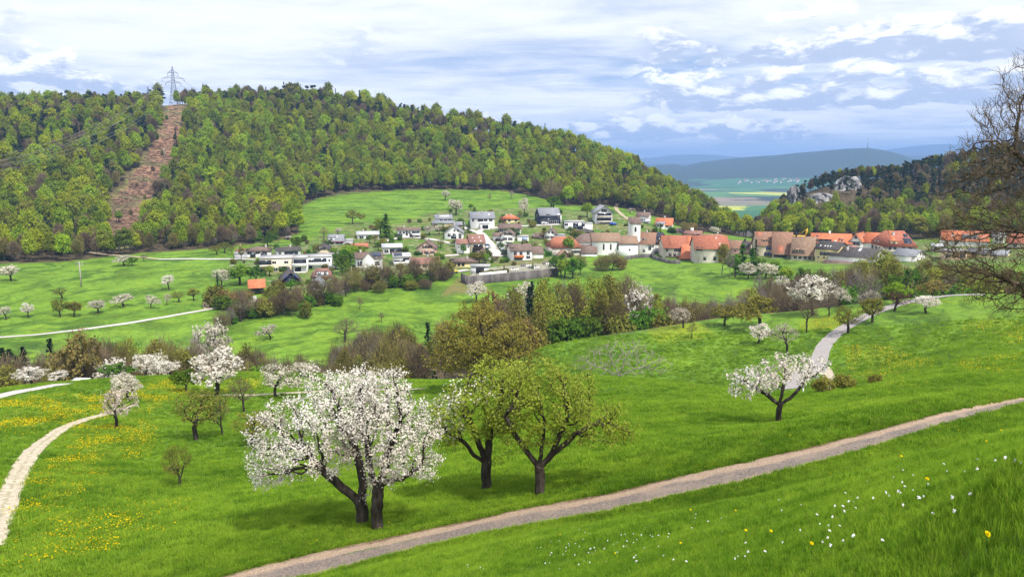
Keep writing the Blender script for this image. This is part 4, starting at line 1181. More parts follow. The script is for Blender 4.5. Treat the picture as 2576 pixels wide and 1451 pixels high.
B6 = at_d(482, 92, 380); s6 = mpp(B6) * 1.04
hero('pear_tree', 'large olive and bronze leafing tree behind the green cherries', B6, s6,
     [((0, 0, 52), (48, 44, 26), 1.5), ((-22, 0, 34), (36, 36, 20), .8), ((24, 0, 38), (34, 36, 22), .8), ((-4, 0, 74), (20, 18, 10), .25), ((-16, 0, 80), (4, 6, 9), .06)],
     [[(0, 0, 0), (0, 0, 12), (-2, 0, 18)], [(-2, 0, 18), (-14, 0, 28), (-26, 0, 40)], [(-2, 0, 18), (4, 0, 36), (0, 0, 54)], [(-2, 0, 18), (16, 0, 28), (26, 0, 42)]],
     .36, L_OLIVE, .24, 10, .26, 506, 1500, .42, rt=.014)
# bare budding tree at the right, its trunk outside the frame
B7 = at_d(1120, 24, 420); s7 = mpp(B7)
hero('budding_tree', 'nearly leafless tree with drooping budding branches near the track', B7, s7,
     [((-92, 0, 190), (84, 70, 44), 1.6), ((-72, 0, 245), (84, 70, 48), 1.4), ((-48, 0, 305), (78, 64, 46), 1.1), ((-30, 0, 350), (66, 54, 34), .6), ((-146, 0, 172), (34, 34, 20), .45), ((-70, 0, 142), (70, 60, 20), .6), ((30, 20, 230), (80, 80, 90), .5), ((-96, 0, 276), (46, 40, 26), .4)],
     [[(0, 0, 0), (2, 0, 50), (-2, 0, 84)], [(-2, 0, 84), (-24, 0, 116), (-56, 0, 138), (-92, 0, 156)], [(-2, 0, 84), (-12, 0, 140), (-26, 0, 210), (-40, 0, 280)], [(-2, 0, 84), (-30, 0, 104), (-60, 0, 120)], [(-2, 0, 84), (16, 10, 150), (22, 20, 220)], [(-12, 0, 140), (-46, 0, 180), (-84, 0, 206)], [(-26, 0, 210), (-58, 0, 250), (-88, 0, 280)]],
     .17, L_BUDTW, .26, 3, .05, 507, 5200, .15, infl=2.2, kill=.165, rt=.0075, bark=pm('umber bark', (.055, .042, .032), (.12, .095, .072), 3, .95, .1), bias=(-.05, 0, .02), thin_r=.02, jit=.24, leafsel=.8, shear=.16, stick=.011)
# grey bare shrub behind the crest
B8 = at_d(620, 95, 378); s8 = mpp(B8) * 1.25
hero('bare_shrub', 'sprawling grey leafless shrub behind the crest of the meadow', B8, s8,
     [((0, 0, 16), (34, 24, 14), 1.0), ((-18, 0, 12), (24, 20, 10), .5), ((20, 0, 12), (24, 20, 10), .5), ((4, 0, 26), (20, 18, 8), .3)],
     [[(0, 0, -6), (0, 0, 2)], [(0, 0, 2), (-14, 0, 8), (-24, 0, 12)], [(0, 0, 2), (12, 0, 8), (22, 0, 10)], [(0, 0, 2), (2, 0, 12), (6, 0, 22)], [(0, 0, 2), (-6, 4, 12), (-8, 4, 20)]],
     .13, None, .1, 0, .1, 508, 700, .26, bark=TWIG_G, rt=.028, cat='shrub', tw_r=.05, thin_r=.05)
# ------------------------------------------------------------------ village materials
def wallm(nm, c): return pm('plaster ' + nm, c, tuple(x * .86 for x in c), .35, .9, .15, .15, 6)
W = {'white': wallm('white', (.88, .87, .845)), 'cream': wallm('cream', (.74, .63, .46)), 'yellow': wallm('yellow', (.76, .62, .33)), 'pink': wallm('pink', (.66, .47, .37)),
     'peach': wallm('peach', (.70, .50, .34)), 'grey': wallm('grey', (.40, .40, .42)), 'blueblack': pm('dark blue cladding', (.022, .028, .045), (.034, .042, .062), .5, .7), 'wood': pm('weathered boards', (.13, .085, .055), (.23, .16, .11), 1.2, .9, .1, stretch=(6, 6, .4)),
     'greywood': pm('grey weathered boards', (.20, .20, .22), (.32, .32, .34), 1.2, .9, .1, stretch=(6, 6, .4)), 'darkwood': pm('dark timber', (.035, .024, .018), (.075, .052, .038), 1.2, .9, .1, stretch=(6, 6, .4)), 'stone': pm('old plaster over stone', (.56, .48, .41), (.68, .60, .53), .6, .95, .1, .3, 4), 'old': pm('stained old plaster', (.68, .63, .56), (.50, .44, .37), .45, .95, .1, .3, 5)}
def roofm(nm, c1, c2, sc_=.9): return pm('roof ' + nm, c1, c2, sc_, .85, .2, .5, 9, bd=.06, detail=8)
RF = {'brown': roofm('brown tiles', (.13, .088, .072), (.22, .155, .13)), 'grey': roofm('grey slates', (.19, .195, .215), (.27, .275, .295)), 'lightgrey': roofm('light grey sheets', (.40, .41, .43), (.50, .51, .53)), 'dark': roofm('dark tiles', (.050, .044, .044), (.105, .092, .088)),
      'orange': roofm('new orange tiles', (.44, .135, .062), (.56, .20, .10)), 'oldorange': roofm('patchy orange tiles', (.50, .17, .085), (.26, .12, .085), 1.6), 'red': roofm('old red tiles', (.27, .085, .05), (.43, .165, .10), 1.3), 'redbrown': roofm('red brown tiles', (.22, .105, .08), (.30, .165, .13)), 'tan': roofm('weathered tan tiles', (.20, .125, .085), (.33, .225, .155), 1.5), 'flat': roofm('flat roof gravel', (.34, .33, .33), (.46, .45, .44)), 'oldbrown': roofm('mossy old brown tiles', (.20, .115, .08), (.35, .195, .13), 1.4)}
GLASS = pm('dark window glass', (.012, .016, .022), (.03, .037, .05), .8, .12, .6)
FRAME = pm('pale window frames', (.62, .61, .59), (.70, .69, .67), 2, .7)
DARKFRAME = pm('dark recess', (.018, .018, .020), (.035, .034, .036), 1.5, .8)
SHUT = {'brown': pm('brown shutters', (.09, .045, .03), (.13, .07, .05), 2), 'green': pm('green shutters', (.025, .055, .04), (.04, .075, .05), 2), 'dark': pm('dark shutters', (.03, .03, .033), (.05, .05, .055), 2), 'red': pm('red shutters', (.20, .035, .03), (.26, .06, .045), 2), 'blue': pm('blue shutters', (.02, .07, .38), (.03, .11, .50), 2)}
SOLAR = pm('solar panels', (.008, .012, .028), (.015, .022, .045), 2, .15, .6)
ORANGE = pm('orange balcony panels', (.62, .17, .05), (.7, .23, .08), 2, .7)
METAL = pm('galvanised metal', (.36, .37, .39), (.48, .49, .51), 3, .45, .5, metallic=.6)
BRICKC = pm('chimney render', (.42, .38, .35), (.52, .48, .44), 2)
_wm = {}
def win_mesh(w, h, dark=False):
    key = (round(w, 1), round(h, 1), dark)
    if key not in _wm:
        w, h = key[:2]; b = MB()
        f = .05
        if dark:
            b.box(-w / 2, w / 2, -.03, .05, 0, h, 1)
        else:
            b.box(-w / 2, w / 2, -.02, .05, 0, h, 1)
            for x0, x1, z0, z1 in ((-w / 2 - f, -w / 2, -f, h + f), (w / 2, w / 2 + f, -f, h + f), (-w / 2, w / 2, -f, 0), (-w / 2, w / 2, h, h + f), (-.035, .035, 0, h)):
                b.box(x0, x1, -.055, .05, z0, z1, 0)
        _wm[key] = b.mesh('window', [FRAME, GLASS])
    return _wm[key]
_sm_ = {}
def shut_mesh(w, h, c):
    key = (round(w, 1), round(h, 1), c)
    if key not in _sm_:
        w, h = key[:2]
        _sm_[key] = MB().box(-w / 2, w / 2, -.075, .03, -.04, h + .04).mesh('shutter', [SHUT[c]])
    return _sm_[key]
class House:
    def __init__(s, label, k, x0, x1, yb, ye, yr, depth, roof, wall, roofc, yaw=0, name='house', cat='house', group=None, over=.55, back=0.0, d=None, below=3.0, pitch=None):
        px, py = V1(k, (x0 + x1) / 2, yb)
        s.P = hit(px, py, 285) if d is None else at_d(px, d)
        cs = 14.51 if k == 5 else 12.88
        m = mpp(s.P); s.m = m; s.c = cs
        s.w = (x1 - x0) / cs * m / math.cos(R(yaw)); s.he = (yb - ye) / cs * m; s.dp = depth
        s.he = max(s.he, 1.2)
        if roof in ('x', 'hip', 'half'): s.rise = max(.6, (ye - yr) / cs * m - depth / 2 * .11)
        else: s.rise = max(.3, (ye - yr) / cs * m)
        s.o = thing(name, label, cat, s.P, -math.atan2(s.P.x, s.P.y) + R(yaw), group)
        s.roof = roof; s.wall = wall; s.roofc = roofc; s.over = over; s.below = below
        w, d_, he, ri, z0 = s.w / 2, depth, s.he, s.rise, -below
        b = MB()
        if roof == 'x':
            prof = [(0, z0), (d_, z0), (d_, he), (d_ / 2, he + ri), (0, he)]
            V = [(-w, y, z) for y, z in prof] + [(w, y, z) for y, z in prof]
            b.add(V, [(0, 1, 2, 3, 4), (9, 8, 7, 6, 5), (0, 4, 9, 5), (1, 6, 7, 2)])
        elif roof == 'y':
            prof = [(-w, z0), (w, z0), (w, he), (0, he + ri), (-w, he)]
            V = [(x, 0, z) for x, z in prof] + [(x, d_, z) for x, z in prof]
            b.add(V, [(0, 1, 2, 3, 4), (9, 8, 7, 6, 5), (0, 4, 9, 5), (1, 6, 7, 2)])
        else:
            b.box(-w, w, 0, d_, z0, he if roof != 'flat' else he)
        s.wo = b.build('wall', W[wall], s.o)
        s.mk_roof(RF[roofc])
    def zroof(s, y):
        """height of the roof underside at depth y (ridge along x)"""
        return s.he + s.rise * (1 - abs(y - s.dp / 2) / (s.dp / 2))
    def mk_roof(s, mat):
        w, d, he, ri, o = s.w / 2, s.dp, s.he, s.rise, s.over
        b = MB(); t = .22
        if s.roof == 'x':
            dz = ri / (d / 2) * o
            for sg in (0, 1):
                y0, y1 = (-o, d / 2) if sg == 0 else (d + o, d / 2)
                za, zb = he - dz + .02, he + ri + .02
                V = [(-w - o, y0, za), (w + o, y0, za), (w + o, y1, zb), (-w - o, y1, zb)]
                V2 = [(x, y, z + t) for x, y, z in V]
                b.add(V + V2, [(0, 3, 2, 1) if sg == 0 else (0, 1, 2, 3), (4, 5, 6, 7) if sg == 0 else (4, 7, 6, 5), (0, 1, 5, 4), (1, 2, 6, 5), (3, 0, 4, 7)])
        elif s.roof == 'y':
            dz = ri / w * o
            for sg in (-1, 1):
                x0 = sg * (w + o); za, zb = he - dz + .02, he + ri + .02
                V = [(x0, -o, za), (x0, d + o, za), (0, d + o, zb), (0, -o, zb)]
                V2 = [(x, y, z + t) for x, y, z in V]
                b.add(V + V2, [(0, 1, 2, 3), (4, 7, 6, 5), (0, 4, 5, 1), (3, 2, 6, 7), (0, 3, 7, 4), (1, 5, 6, 2)])
        elif s.roof in ('hip', 'half'):
            k = min(w * .85, d / 2) * (1.0 if s.roof == 'hip' else .45)
            hz = he if s.roof == 'hip' else he
            A = [(-w - o, -o), (w + o, -o), (w + o, d + o), (-w - o, d + o)]
            V = [(x, y, he - .1) for x, y in A] + [(-w - o + k + o, d / 2, he + ri), (w - k, d / 2, he + ri)]
            b.add(V, [(0, 1, 5, 4), (1, 2, 5), (2, 3, 4, 5), (3, 0, 4), (0, 3, 2, 1)])
            b.add([(x, y, he - .1 - .18) for x, y in A] + [(x, y, he - .101) for x, y in A], [(0, 1, 5, 4), (1, 2, 6, 5), (2, 3, 7, 6), (3, 0, 4, 7), (0, 3, 2, 1)])
        else:
            b.box(-w - .25, w + .25, -.25, d + .25, he + .003, he + .28)
        s.ro = b.build('roof', mat, s.o)
    def win(s, u, z, w=1.1, h=1.2, face='f', sh=None, dark=False, name='window'):
        if w < 2: w *= 1.2; h *= 1.15
        if face == 'f': loc, rz = (-s.w / 2 + u * s.w, 0, z), 0
        elif face == 'l': loc, rz = (-s.w / 2, s.dp * (1 - u), z), -math.pi / 2
        else: loc, rz = (s.w / 2, s.dp * u, z), math.pi / 2
        q = link(name, win_mesh(w, h, dark), s.o, loc, rz)
        if sh:
            for sg in (-1, 1):
                link('shutter', shut_mesh(w * .5, h, sh), q, (sg * (w * .78 + .06), 0, 0))
        return s
    def row(s, z, us, w=1.1, h=1.25, face='f', sh=None, dark=False):
        for u in us: s.win(u, z, w, h, face, sh, dark)
        return s
    def door(s, u, w=1.1, h=2.1, face='f', z=0, c=None, name='door'):
        q = s.win(u, z, w, h, face, None, True, name); return s
    def chimney(s, u=.7, y=None, hh=1.3, c=BRICKC, r=.4):
        y = s.dp * .5 if y is None else y * s.dp
        x = -s.w / 2 + u * s.w
        zb = s.zroof(y) if s.roof == 'x' else (s.he + s.rise * max(0, 1 - abs(x) / (s.w / 2)) if s.roof == 'y' else s.he + s.rise * .6)
        b = MB().box(x - r, x + r, y - r, y + r, zb - .6, zb + hh).box(x - r - .08, x + r + .08, y - r - .08, y + r + .08, zb + hh, zb + hh + .12)
        b.build('chimney', c, s.ro); return s
    def onroof(s, u0, u1, f0, f1, mat, name='skylight', lift=.3):
        """flat panel on the camera-facing slope; f from eave 0 to ridge 1"""
        x0, x1 = -s.w / 2 + u0 * s.w, -s.w / 2 + u1 * s.w
        def p(x, f, l): return (x, f * s.dp / 2, s.he + s.rise * f + l)
        b = MB().add([p(x0, f0, lift - .12), p(x1, f0, lift - .12), p(x1, f1, lift - .12), p(x0, f1, lift - .12), p(x0, f0, lift), p(x1, f0, lift), p(x1, f1, lift), p(x0, f1, lift)],
                     [(4, 5, 6, 7), (0, 1, 5, 4), (1, 2, 6, 5), (2, 3, 7, 6), (3, 0, 4, 7)])
        b.build(name, mat, s.ro); return s
    def dormer(s, u, f=.3, w=2.0, h=1.4, rc=None, wc=None, nwin=1):
        x = -s.w / 2 + u * s.w; y = f * s.dp / 2; z = s.he + s.rise * f
        L = h / max(s.rise / (s.dp / 2), .2)
        b = MB().box(x - w / 2, x + w / 2, y, y + L, z - .2, z + h)
        q = b.build('dormer', wc or W[s.wall], s.ro)
        MB().add([(x - w / 2 - .25, y - .3, z + h - .05), (x + w / 2 + .25, y - .3, z + h - .05), (x + w / 2 + .25, y + L + .6, z + h + .35), (x - w / 2 - .25, y + L + .6, z + h + .35),
                  (x - w / 2 - .25, y - .3, z + h + .12), (x + w / 2 + .25, y - .3, z + h + .12), (x + w / 2 + .25, y + L + .6, z + h + .52), (x - w / 2 - .25, y + L + .6, z + h + .52)],
                 [(4, 5, 6, 7), (0, 1, 5, 4), (1, 2, 6, 5), (3, 0, 4, 7), (3, 2, 1, 0)]).build('dormer_roof', rc or RF[s.roofc], q)
        for i in range(nwin):
            link('window', win_mesh(min(1.0, w / nwin * .7), h * .65), q, (x - w / 2 + (i + .5) * w / nwin, y, z + h * .12))
        return s
    def balcony(s, u0, u1, z, dep=1.3, mat=None, rail=1.0):
        x0, x1 = -s.w / 2 + u0 * s.w, -s.w / 2 + u1 * s.w
        b = MB().box(x0, x1, -dep, -.002, z - .2, z).box(x0, x1, -dep, -dep + .07, z + .003, z + rail).box(x0, x0 + .07, -dep + .072, -.002, z + .003, z + rail).box(x1 - .07, x1, -dep + .072, -.002, z + .003, z + rail)
        b.build('balcony', mat or W['white'], s.o); return s
    def wing(s, x0, x1, y0, y1, he, rise, roof, wall=None, roofc=None, name='wing'):
        """a lower addition; x along the facade from its centre, y depth"""
        b = MB(); z0 = -s.below
        if roof == 'flat': b.box(x0, x1, y0, y1, z0, he)
        elif roof == 'x':
            ym = (y0 + y1) / 2
            prof = [(y0, z0), (y1, z0), (y1, he), (ym, he + rise), (y0, he)]
            b.add([(x0, y, z) for y, z in prof] + [(x1, y, z) for y, z in prof], [(0, 1, 2, 3, 4), (9, 8, 7, 6, 5), (0, 4, 9, 5), (1, 6, 7, 2)])
        else:
            xm = (x0 + x1) / 2
            prof = [(x0, z0), (x1, z0), (x1, he), (xm, he + rise), (x0, he)]
            b.add([(x, y0, z) for x, z in prof] + [(x, y1, z) for x, z in prof], [(0, 1, 2, 3, 4), (9, 8, 7, 6, 5), (0, 4, 9, 5), (1, 6, 7, 2)])
        q = b.build(name, W[wall or s.wall], s.o)
        r = MB(); o = .4; t = .2
        if roof == 'flat': r.box(x0 - .2, x1 + .2, y0 - .2, y1 + .2, he + .003, he + .22)
        elif roof == 'x':
            ym = (y0 + y1) / 2; dz = rise / (ym - y0) * o
            for ya, sg in ((y0 - o, 0), (y1 + o, 1)):
                V = [(x0 - o, ya, he - dz + .02), (x1 + o, ya, he - dz + .02), (x1 + o, ym, he + rise + .02), (x0 - o, ym, he + rise + .02)]
                r.add(V + [(x, y, z + t) for x, y, z in V], [(0, 3, 2, 1) if sg == 0 else (0, 1, 2, 3), (4, 5, 6, 7) if sg == 0 else (4, 7, 6, 5), (0, 1, 5, 4), (1, 2, 6, 5), (3, 0, 4, 7)])
        else:
            xm = (x0 + x1) / 2; dz = rise / (xm - x0) * o
            for xa in (x0 - o, x1 + o):
                V = [(xa, y0 - o, he - dz + .02), (xa, y1, he - dz + .02), (xm, y1, he + rise + .02), (xm, y0 - o, he + rise + .02)]
                r.add(V + [(x, y, z + t) for x, y, z in V], [(0, 1, 2, 3), (4, 7, 6, 5), (0, 4, 5, 1), (3, 2, 6, 7), (0, 3, 7, 4), (1, 5, 6, 2)])
        r.build('roof', RF[roofc or s.roofc], q)
        return q
    def qwin(s, q, x, y, z, w=1.0, h=1.1, rz=0, sh=None):
        k = link('window', win_mesh(w, h), q, (x, y, z), rz)
        if sh:
            for sg in (-1, 1): link('shutter', shut_mesh(w * .5, h, sh), k, (sg * (w * .78 + .06), 0, 0))
H = House
# ------------------------------------------------------------------ houses, west end of the village
h = H('white bungalow with brown hipped roof at the western end of the village', 1, 290, 590, 800, 715, 655, 10, 'hip', 'white', 'brown')
h.row(h.he - 1.5, (.12, .45, .72), 1.6, 1.0); h.door(.7, 3.2, 2.0, name='garage_door'); h.wing(-h.w / 2 - 5.5, -h.w / 2 - .003, -1.5, 5, 2.4, 0, 'flat', 'grey', 'flat', 'garage')
h.win(.25, .2, 2.6, 1.9, dark=True); h.chimney(.8)
h = H('small brown-roofed shed beside the bungalow at the end of the lane', 1, 155, 265, 760, 735, 700, 5, 'x', 'stone', 'redbrown', name='garden_shed', cat='shed'); h.door(.6, 1.2, 1.6)
h = H('white modern house with blue-grey balcony front and dark low roof', 1, 680, 970, 800, 708, 668, 9, 'x', 'white', 'dark', yaw=6)
h.row(.8, (.12,), 1.1, 1.1); h.row(h.he - 1.9, (.12,), 1.1, 1.1); h.win(.6, h.he - 2.2, 6.5, 1.7, dark=True); h.balcony(.33, .95, h.he - 2.7, 1.2, W['grey'], .8); h.win(.45, .2, 1.6, 1.8, dark=True); h.win(.72, .2, 1.6, 1.8, dark=True); h.chimney(.62)
h = H('cream gable-fronted house with orange plinth and dark shutters', 1, 1160, 1330, 790, 690, 640, 10, 'y', 'cream', 'dark', yaw=-8)
h.row(h.he - .5, (.35, .62), .9, 1.1, sh='dark'); h.row(h.he - 3.3, (.27, .70), .9, 1.1, sh='dark'); h.row(.5, (.3, .72), 1.2, 1.0, dark=True); h.wing(h.w / 2 + .003, h.w / 2 + 4, 1, 8, h.he - 2.5, 0, 'flat', 'peach', 'flat', 'veranda')
h = H('large cream-white terrace house with flat roof and three storeys of dark openings', 1, 460, 862, 985, 812, 806, 12, 'flat', 'cream', 'flat', yaw=-6)
h.win(.17, h.he - 2.6, 5.5, 2.0, dark=True); h.row(h.he - 2.2, (.45, .82), 1.4, 1.0); h.row(h.he - 5.4, (.48,), 1.4, 1.2); h.row(h.he - 6.2, (.66, .86), 1.3, 2.1); h.win(.73, .4, 4.2, 2.0, dark=True); h.win(.12, h.he - 6.2, 3.2, 2.0, dark=True); h.win(.08, .3, 1.2, 1.2, dark=True); h.balcony(-.08, .24, h.he - 3.0, 1.2, W['white'], .25)
h = H('white stepped terrace house with flat roof and planted balcony', 1, 885, 1058, 985, 805, 800, 11, 'flat', 'white', 'flat', yaw=-5)
h.win(.5, h.he - 2.4, 5.5, 1.9, dark=True); h.balcony(-.08, 1.0, h.he - 3.2, 1.6, W['white'], 1.0); h.win(.3, h.he - 6.0, 2.2, 1.8, dark=True); h.balcony(-.1, .9, h.he - 6.7, 1.4, W['white'], .9); h.win(.4, .3, 2.0, 1.8, dark=True)
h = H('white terrace house with flat roof beside the stepped balconies', 1, 1070, 1365, 945, 792, 788, 11, 'flat', 'white', 'flat', yaw=-5)
h.win(.55, h.he - 2.6, 5.5, 2.0, dark=True); h.win(.15, h.he - 2.6, 3, 1.5, dark=True); h.balcony(0, .9, h.he - 3.3, 1.5, W['white'], 1.1); h.win(.1, h.he - 6.4, 2.0, 2.6, dark=True); h.row(h.he - 6.2, (.68,), 1.6, 1.9); h.row(h.he - 2.2, (.93,), .7, 1.1)
h = H('white house with steep dark roof and burgundy bands above the village lane', 1, 1337, 1522, 640, 588, 505, 11, 'x', 'white', 'grey', yaw=-4)
h.row(.5, (.25, .6, .85), 1.3, 1.3); h.dormer(.2, .1, 3.4, 1.7); h.onroof(.52, .60, .5, .75, FRAME)
MB().box(-h.w / 2 - .3, h.w / 2 + .3, -.75, -.55, h.he - .75, h.he - .3).build('burgundy_trim', pm('burgundy trim', (.14, .02, .045), (.18, .03, .06)), h.ro)
h.wing(h.w / 2 + .003, h.w / 2 + 5, 2, 8, 2.3, 0, 'flat', 'grey', 'flat', 'carport')
h = H('white house with light grey metal roof above the hillside gardens', 1, 1712, 1980, 560, 503, 462, 9, 'x', 'white', 'lightgrey', yaw=4)
h.row(h.he - 2.2, (.18,), 2.2, 1.4); h.win(.68, h.he - 2.4, 6.5, 1.6, dark=True); h.balcony(.4, 1.0, h.he - 2.9, 1.3, W['old'], .8); h.chimney(.3)
h = H('long white house with shallow brown roof and blue car outside', 1, 2228, 2515, 545, 447, 415, 9, 'x', 'white', 'brown', yaw=3)
h.row(h.he - 2.0, (.12, .27, .52), 1.0, 1.1); h.win(.4, h.he - 3.2, 1.0, 2.4, dark=True); h.win(.8, h.he - 2.3, 4.4, 1.5, dark=True); h.balcony(.62, 1.0, h.he - 2.8, 1.2); h.row(.3, (.6, .85), 1.8, 1.8, dark=True); h.row(.4, (.1,), 2.6, 1.9, dark=True); h.chimney(.3)
h = H('white house with pale metal roof and upper loggia beside the steep lane', 1, 2037, 2278, 755, 668, 622, 9, 'x', 'white', 'lightgrey', yaw=3)
h.win(.68, h.he - 2.6, 6.0, 1.9, dark=True); h.balcony(.4, 1.0, h.he - 3.2, 1.2, W['wood'], 1.0); h.row(h.he - 2.2, (.18,), 1.6, 1.0); h.row(.7, (.2,), 1.4, 1.2); h.win(.62, .2, 3.0, 1.8, dark=True)
h = H('white house with brown cross-gable roof half covered by solar panels', 1, 1700, 2028, 960, 806, 735, 11, 'x', 'white', 'brown', yaw=4)
h.onroof(.56, .98, .04, .96, SOLAR, 'solar_panels'); h.wing(-3.2, 2.2, -1.4, 5.0, h.he - .2, 2.8, 'y', None, None, 'gable')
h.row(h.he - 3.6, (.12,), 1.6, 2.0); h.row(h.he - 3.6, (.74,), 3.2, 2.0); h.win(.42, h.he - 3.8, 2.6, 2.0, dark=True); h.balcony(0, .98, h.he - 4.3, 1.9, W['white'], 1.0); h.row(.8, (.2, .5, .8), 1.8, 1.8); h.chimney(.2)
h = H('small white house with solar panels on a low dark roof and pillars below', 1, 2178, 2388, 905, 788, 742, 9, 'x', 'white', 'flat', yaw=4)
h.onroof(.02, .52, .05, .95, SOLAR, 'solar_panels'); h.win(.75, h.he - 1.6, 3.0, .9, dark=True); h.win(.35, .6, 5.2, 2.0, dark=True); h.balcony(0, 1.0, h.he - 3.6, 1.6, W['white'], 1.4)
h = H('blue-fronted timber chalet with dark gable roof', 1, 752, 952, 1160, 1080, 992, 11, 'y', 'darkwood', 'dark', yaw=3, name='chalet', over=1.3)
MB().box(-h.w * .36, h.w * .36, -.07, -.003, h.he - .2, h.he + 1.7).build('blue_panel', SHUT['blue'], h.o)
MB().box(-h.w * .30, h.w * .26, -.07, -.003, .3, 2.2).build('blue_panel', SHUT['blue'], h.o)
h.balcony(.08, .92, h.he - 1.2, 1.2, W['darkwood'], 1.0)
for u_ in (.32, .5, .68): h.win(u_, h.he + .15, .8, 1.0); 
for u_ in (.36, .55): h.win(u_, .7, .8, 1.1)
for o_ in h.o.children:
    if o_.name.startswith('window'): o_.location.y = -.075
h = H('house with red-brown mansard roof and white dormer below the white terraces', 1, 1125, 1365, 1092, 1045, 945, 11, 'half', 'white', 'redbrown', yaw=-3)
h.dormer(.55, .12, 4.6, 1.9, nwin=2); h.row(.3, (.2, .42, .75), 1.5, 1.5); h.balcony(.4, .85, h.he - .5, 1.3, SHUT['red'], .4)
h = H('dark barn with bright orange roof among the hedges by the meadow path', 1, 335, 498, 1290, 1196, 1106, 8, 'x', 'darkwood', 'orange', name='barn', cat='barn', over=.8)
h.door(.3, 2.6, 2.4, name='barn_door'); h.row(.5, (.75,), 2.0, 1.6, dark=True)
h = H('small old house with grey gable roof behind bare trees below the chalet', 1, 1075, 1235, 1235, 1170, 1085, 9, 'y', 'old', 'grey', yaw=-14)
h.row(1.0, (.35, .65), .8, 1.1); h.row(h.he - .2, (.5,), .8, 1.0)
h = H('low garden building with orange tiled roof between pale green trees', 1, 1645, 1835, 690, 660, 620, 6, 'x', 'wood', 'oldorange', name='garden_house', cat='shed'); h.row(.3, (.3, .7), 1.6, 1.3, dark=True)
h = H('tiny timber garden shed with flat roof in the upper allotments', 1, 785, 850, 575, 540, 534, 3.5, 'flat', 'wood', 'flat', name='garden_shed', cat='shed'); h.door(.4, 1.0, 1.7)
h = H('cream house with red-brown roof half hidden behind bare trees', 2, 165, 510, 960, 880, 800, 11, 'x', 'cream', 'redbrown', yaw=4)
h.row(1.2, (.2, .45, .7, .9), 1.3, 1.4); h.chimney(.6)
# ------------------------------------------------------------------ middle of the village
h = H('pale pink gable-fronted house with brick-red plinth and brown roof', 2, 215, 455, 770, 680, 592, 11, 'y', 'pink', 'brown', yaw=-7)
h.row(h.he + .1, (.42, .58, .72), .8, 1.1, sh='brown'); h.row(h.he - 2.6, (.2, .52, .85), .9, 1.1, sh='red')
MB().box(-h.w / 2 - .05, h.w / 2 + .05, -.06, 3, -1, h.he - 3.6).build('plinth', pm('plinth', (.42, .22, .13), (.50, .28, .17)), h.wo); h.win(.22, .3, 1.5, 1.2, dark=True).win(.6, .3, 1.5, 1.0, dark=True)
for o_ in list(h.o.children)[-2:]: o_.location.y = -.08
h.chimney(.5, .4)
h = H('white two-tier house with grey roofs and bright roof window strip', 2, 458, 670, 395, 300, 247, 9, 'x', 'white', 'grey', yaw=4)
h.row(h.he - 1.6, (.35, .6, .85), 1.4, 1.0); h.onroof(.25, .85, .45, .75, FRAME, 'roof_window'); h.wing(-h.w / 2 - 2, h.w / 2 + 1, -5, -.003, h.he - 2.4, 1.2, 'x', 'cream', 'grey', 'lower_wing'); h.wing(h.w / 2 + 1.003, h.w / 2 + 7, -6, .5, h.he - 3.4, 1.6, 'x', 'wood', 'grey', 'garage')
h = H('white gable house with grey roof running down its west side', 2, 575, 808, 565, 480, 398, 12, 'y', 'white', 'grey', yaw=-5)
h.row(h.he + .6, (.55, .75), .8, 1.0); h.row(h.he - 2.2, (.25, .53, .85), 1.3, 1.5); h.row(.5, (.85,), 1.2, 1.2); h.win(.5, .2, 3.0, 1.8, dark=True); h.chimney(.5, .5)
h = H('large white house with broad slate-grey roof and garage below', 2, 918, 1218, 425, 292, 210, 11, 'x', 'white', 'grey', yaw=7)
h.onroof(.74, .82, .45, .65, FRAME); h.chimney(.5, .35, 1.6, METAL, .2); h.row(h.he - 2.0, (.62, .84), 1.7, 1.2); h.win(.4, h.he - 2.1, 3.4, 1.5, dark=True); h.wing(-1.8, 3.5, -4.5, -.003, h.he - 3.2, 0, 'flat', None, 'flat', 'garage'); h.row(h.he - 1.9, (.5,), 1.0, 1.2, 'l'); h.row(h.he - 2.1, (.08,), .8, 1.6)
MB().box(-.9, 2.7, -4.56, -4.45, .2, 2.4).build('garage_door', DARKFRAME, h.o)
h = H('yellow house with bright orange hipped roof on the upper lane', 2, 1302, 1540, 352, 302, 236, 10, 'hip', 'yellow', 'orange', yaw=5)
h.row(.6, (.2, .45, .8), 1.2, 1.3); h.chimney(.3, .35); h.chimney(.55, .3)
h = H('white two-wing house with brown roof below the orange-roofed house', 2, 1278, 1558, 495, 422, 368, 9, 'x', 'white', 'brown', yaw=4)
h.row(h.he - 2.1, (.08, .6, .82), 1.2, 1.3, sh='dark'); h.win(.35, h.he - 2.3, 3.0, 1.6, dark=True); h.chimney(.47); h.row(h.he + .2, (.5,), .8, 1.0, 'l')
h = H('white gable house with brown roof and lean-to garage in the middle of the village', 2, 1302, 1462, 597, 505, 448, 10, 'y', 'white', 'brown', yaw=-6)
h.row(h.he - .2, (.4, .55, .7), .9, 1.1, sh='brown'); h.row(h.he - 3.0, (.3, .75), .9, 1.2, sh='dark'); h.wing(-h.w / 2 - 4.6, -h.w / 2 - .003, .5, 7, 3.0, 1.4, 'x', None, None, 'garage')
h = H('small pale blue box garage with flat roof', 2, 1512, 1655, 590, 530, 524, 5, 'flat', 'white', 'flat', name='garage', cat='garage'); MB().box(-h.w * .1, h.w * .42, -.06, -.003, .1, h.he - .4).build('garage_door', pm('pale blue door', (.30, .38, .52), (.36, .44, .58)), h.o)
h = H('white gable house with long brown roof sloping over a timber barn', 2, 1862, 2003, 572, 492, 436, 11, 'y', 'white', 'brown', yaw=-5)
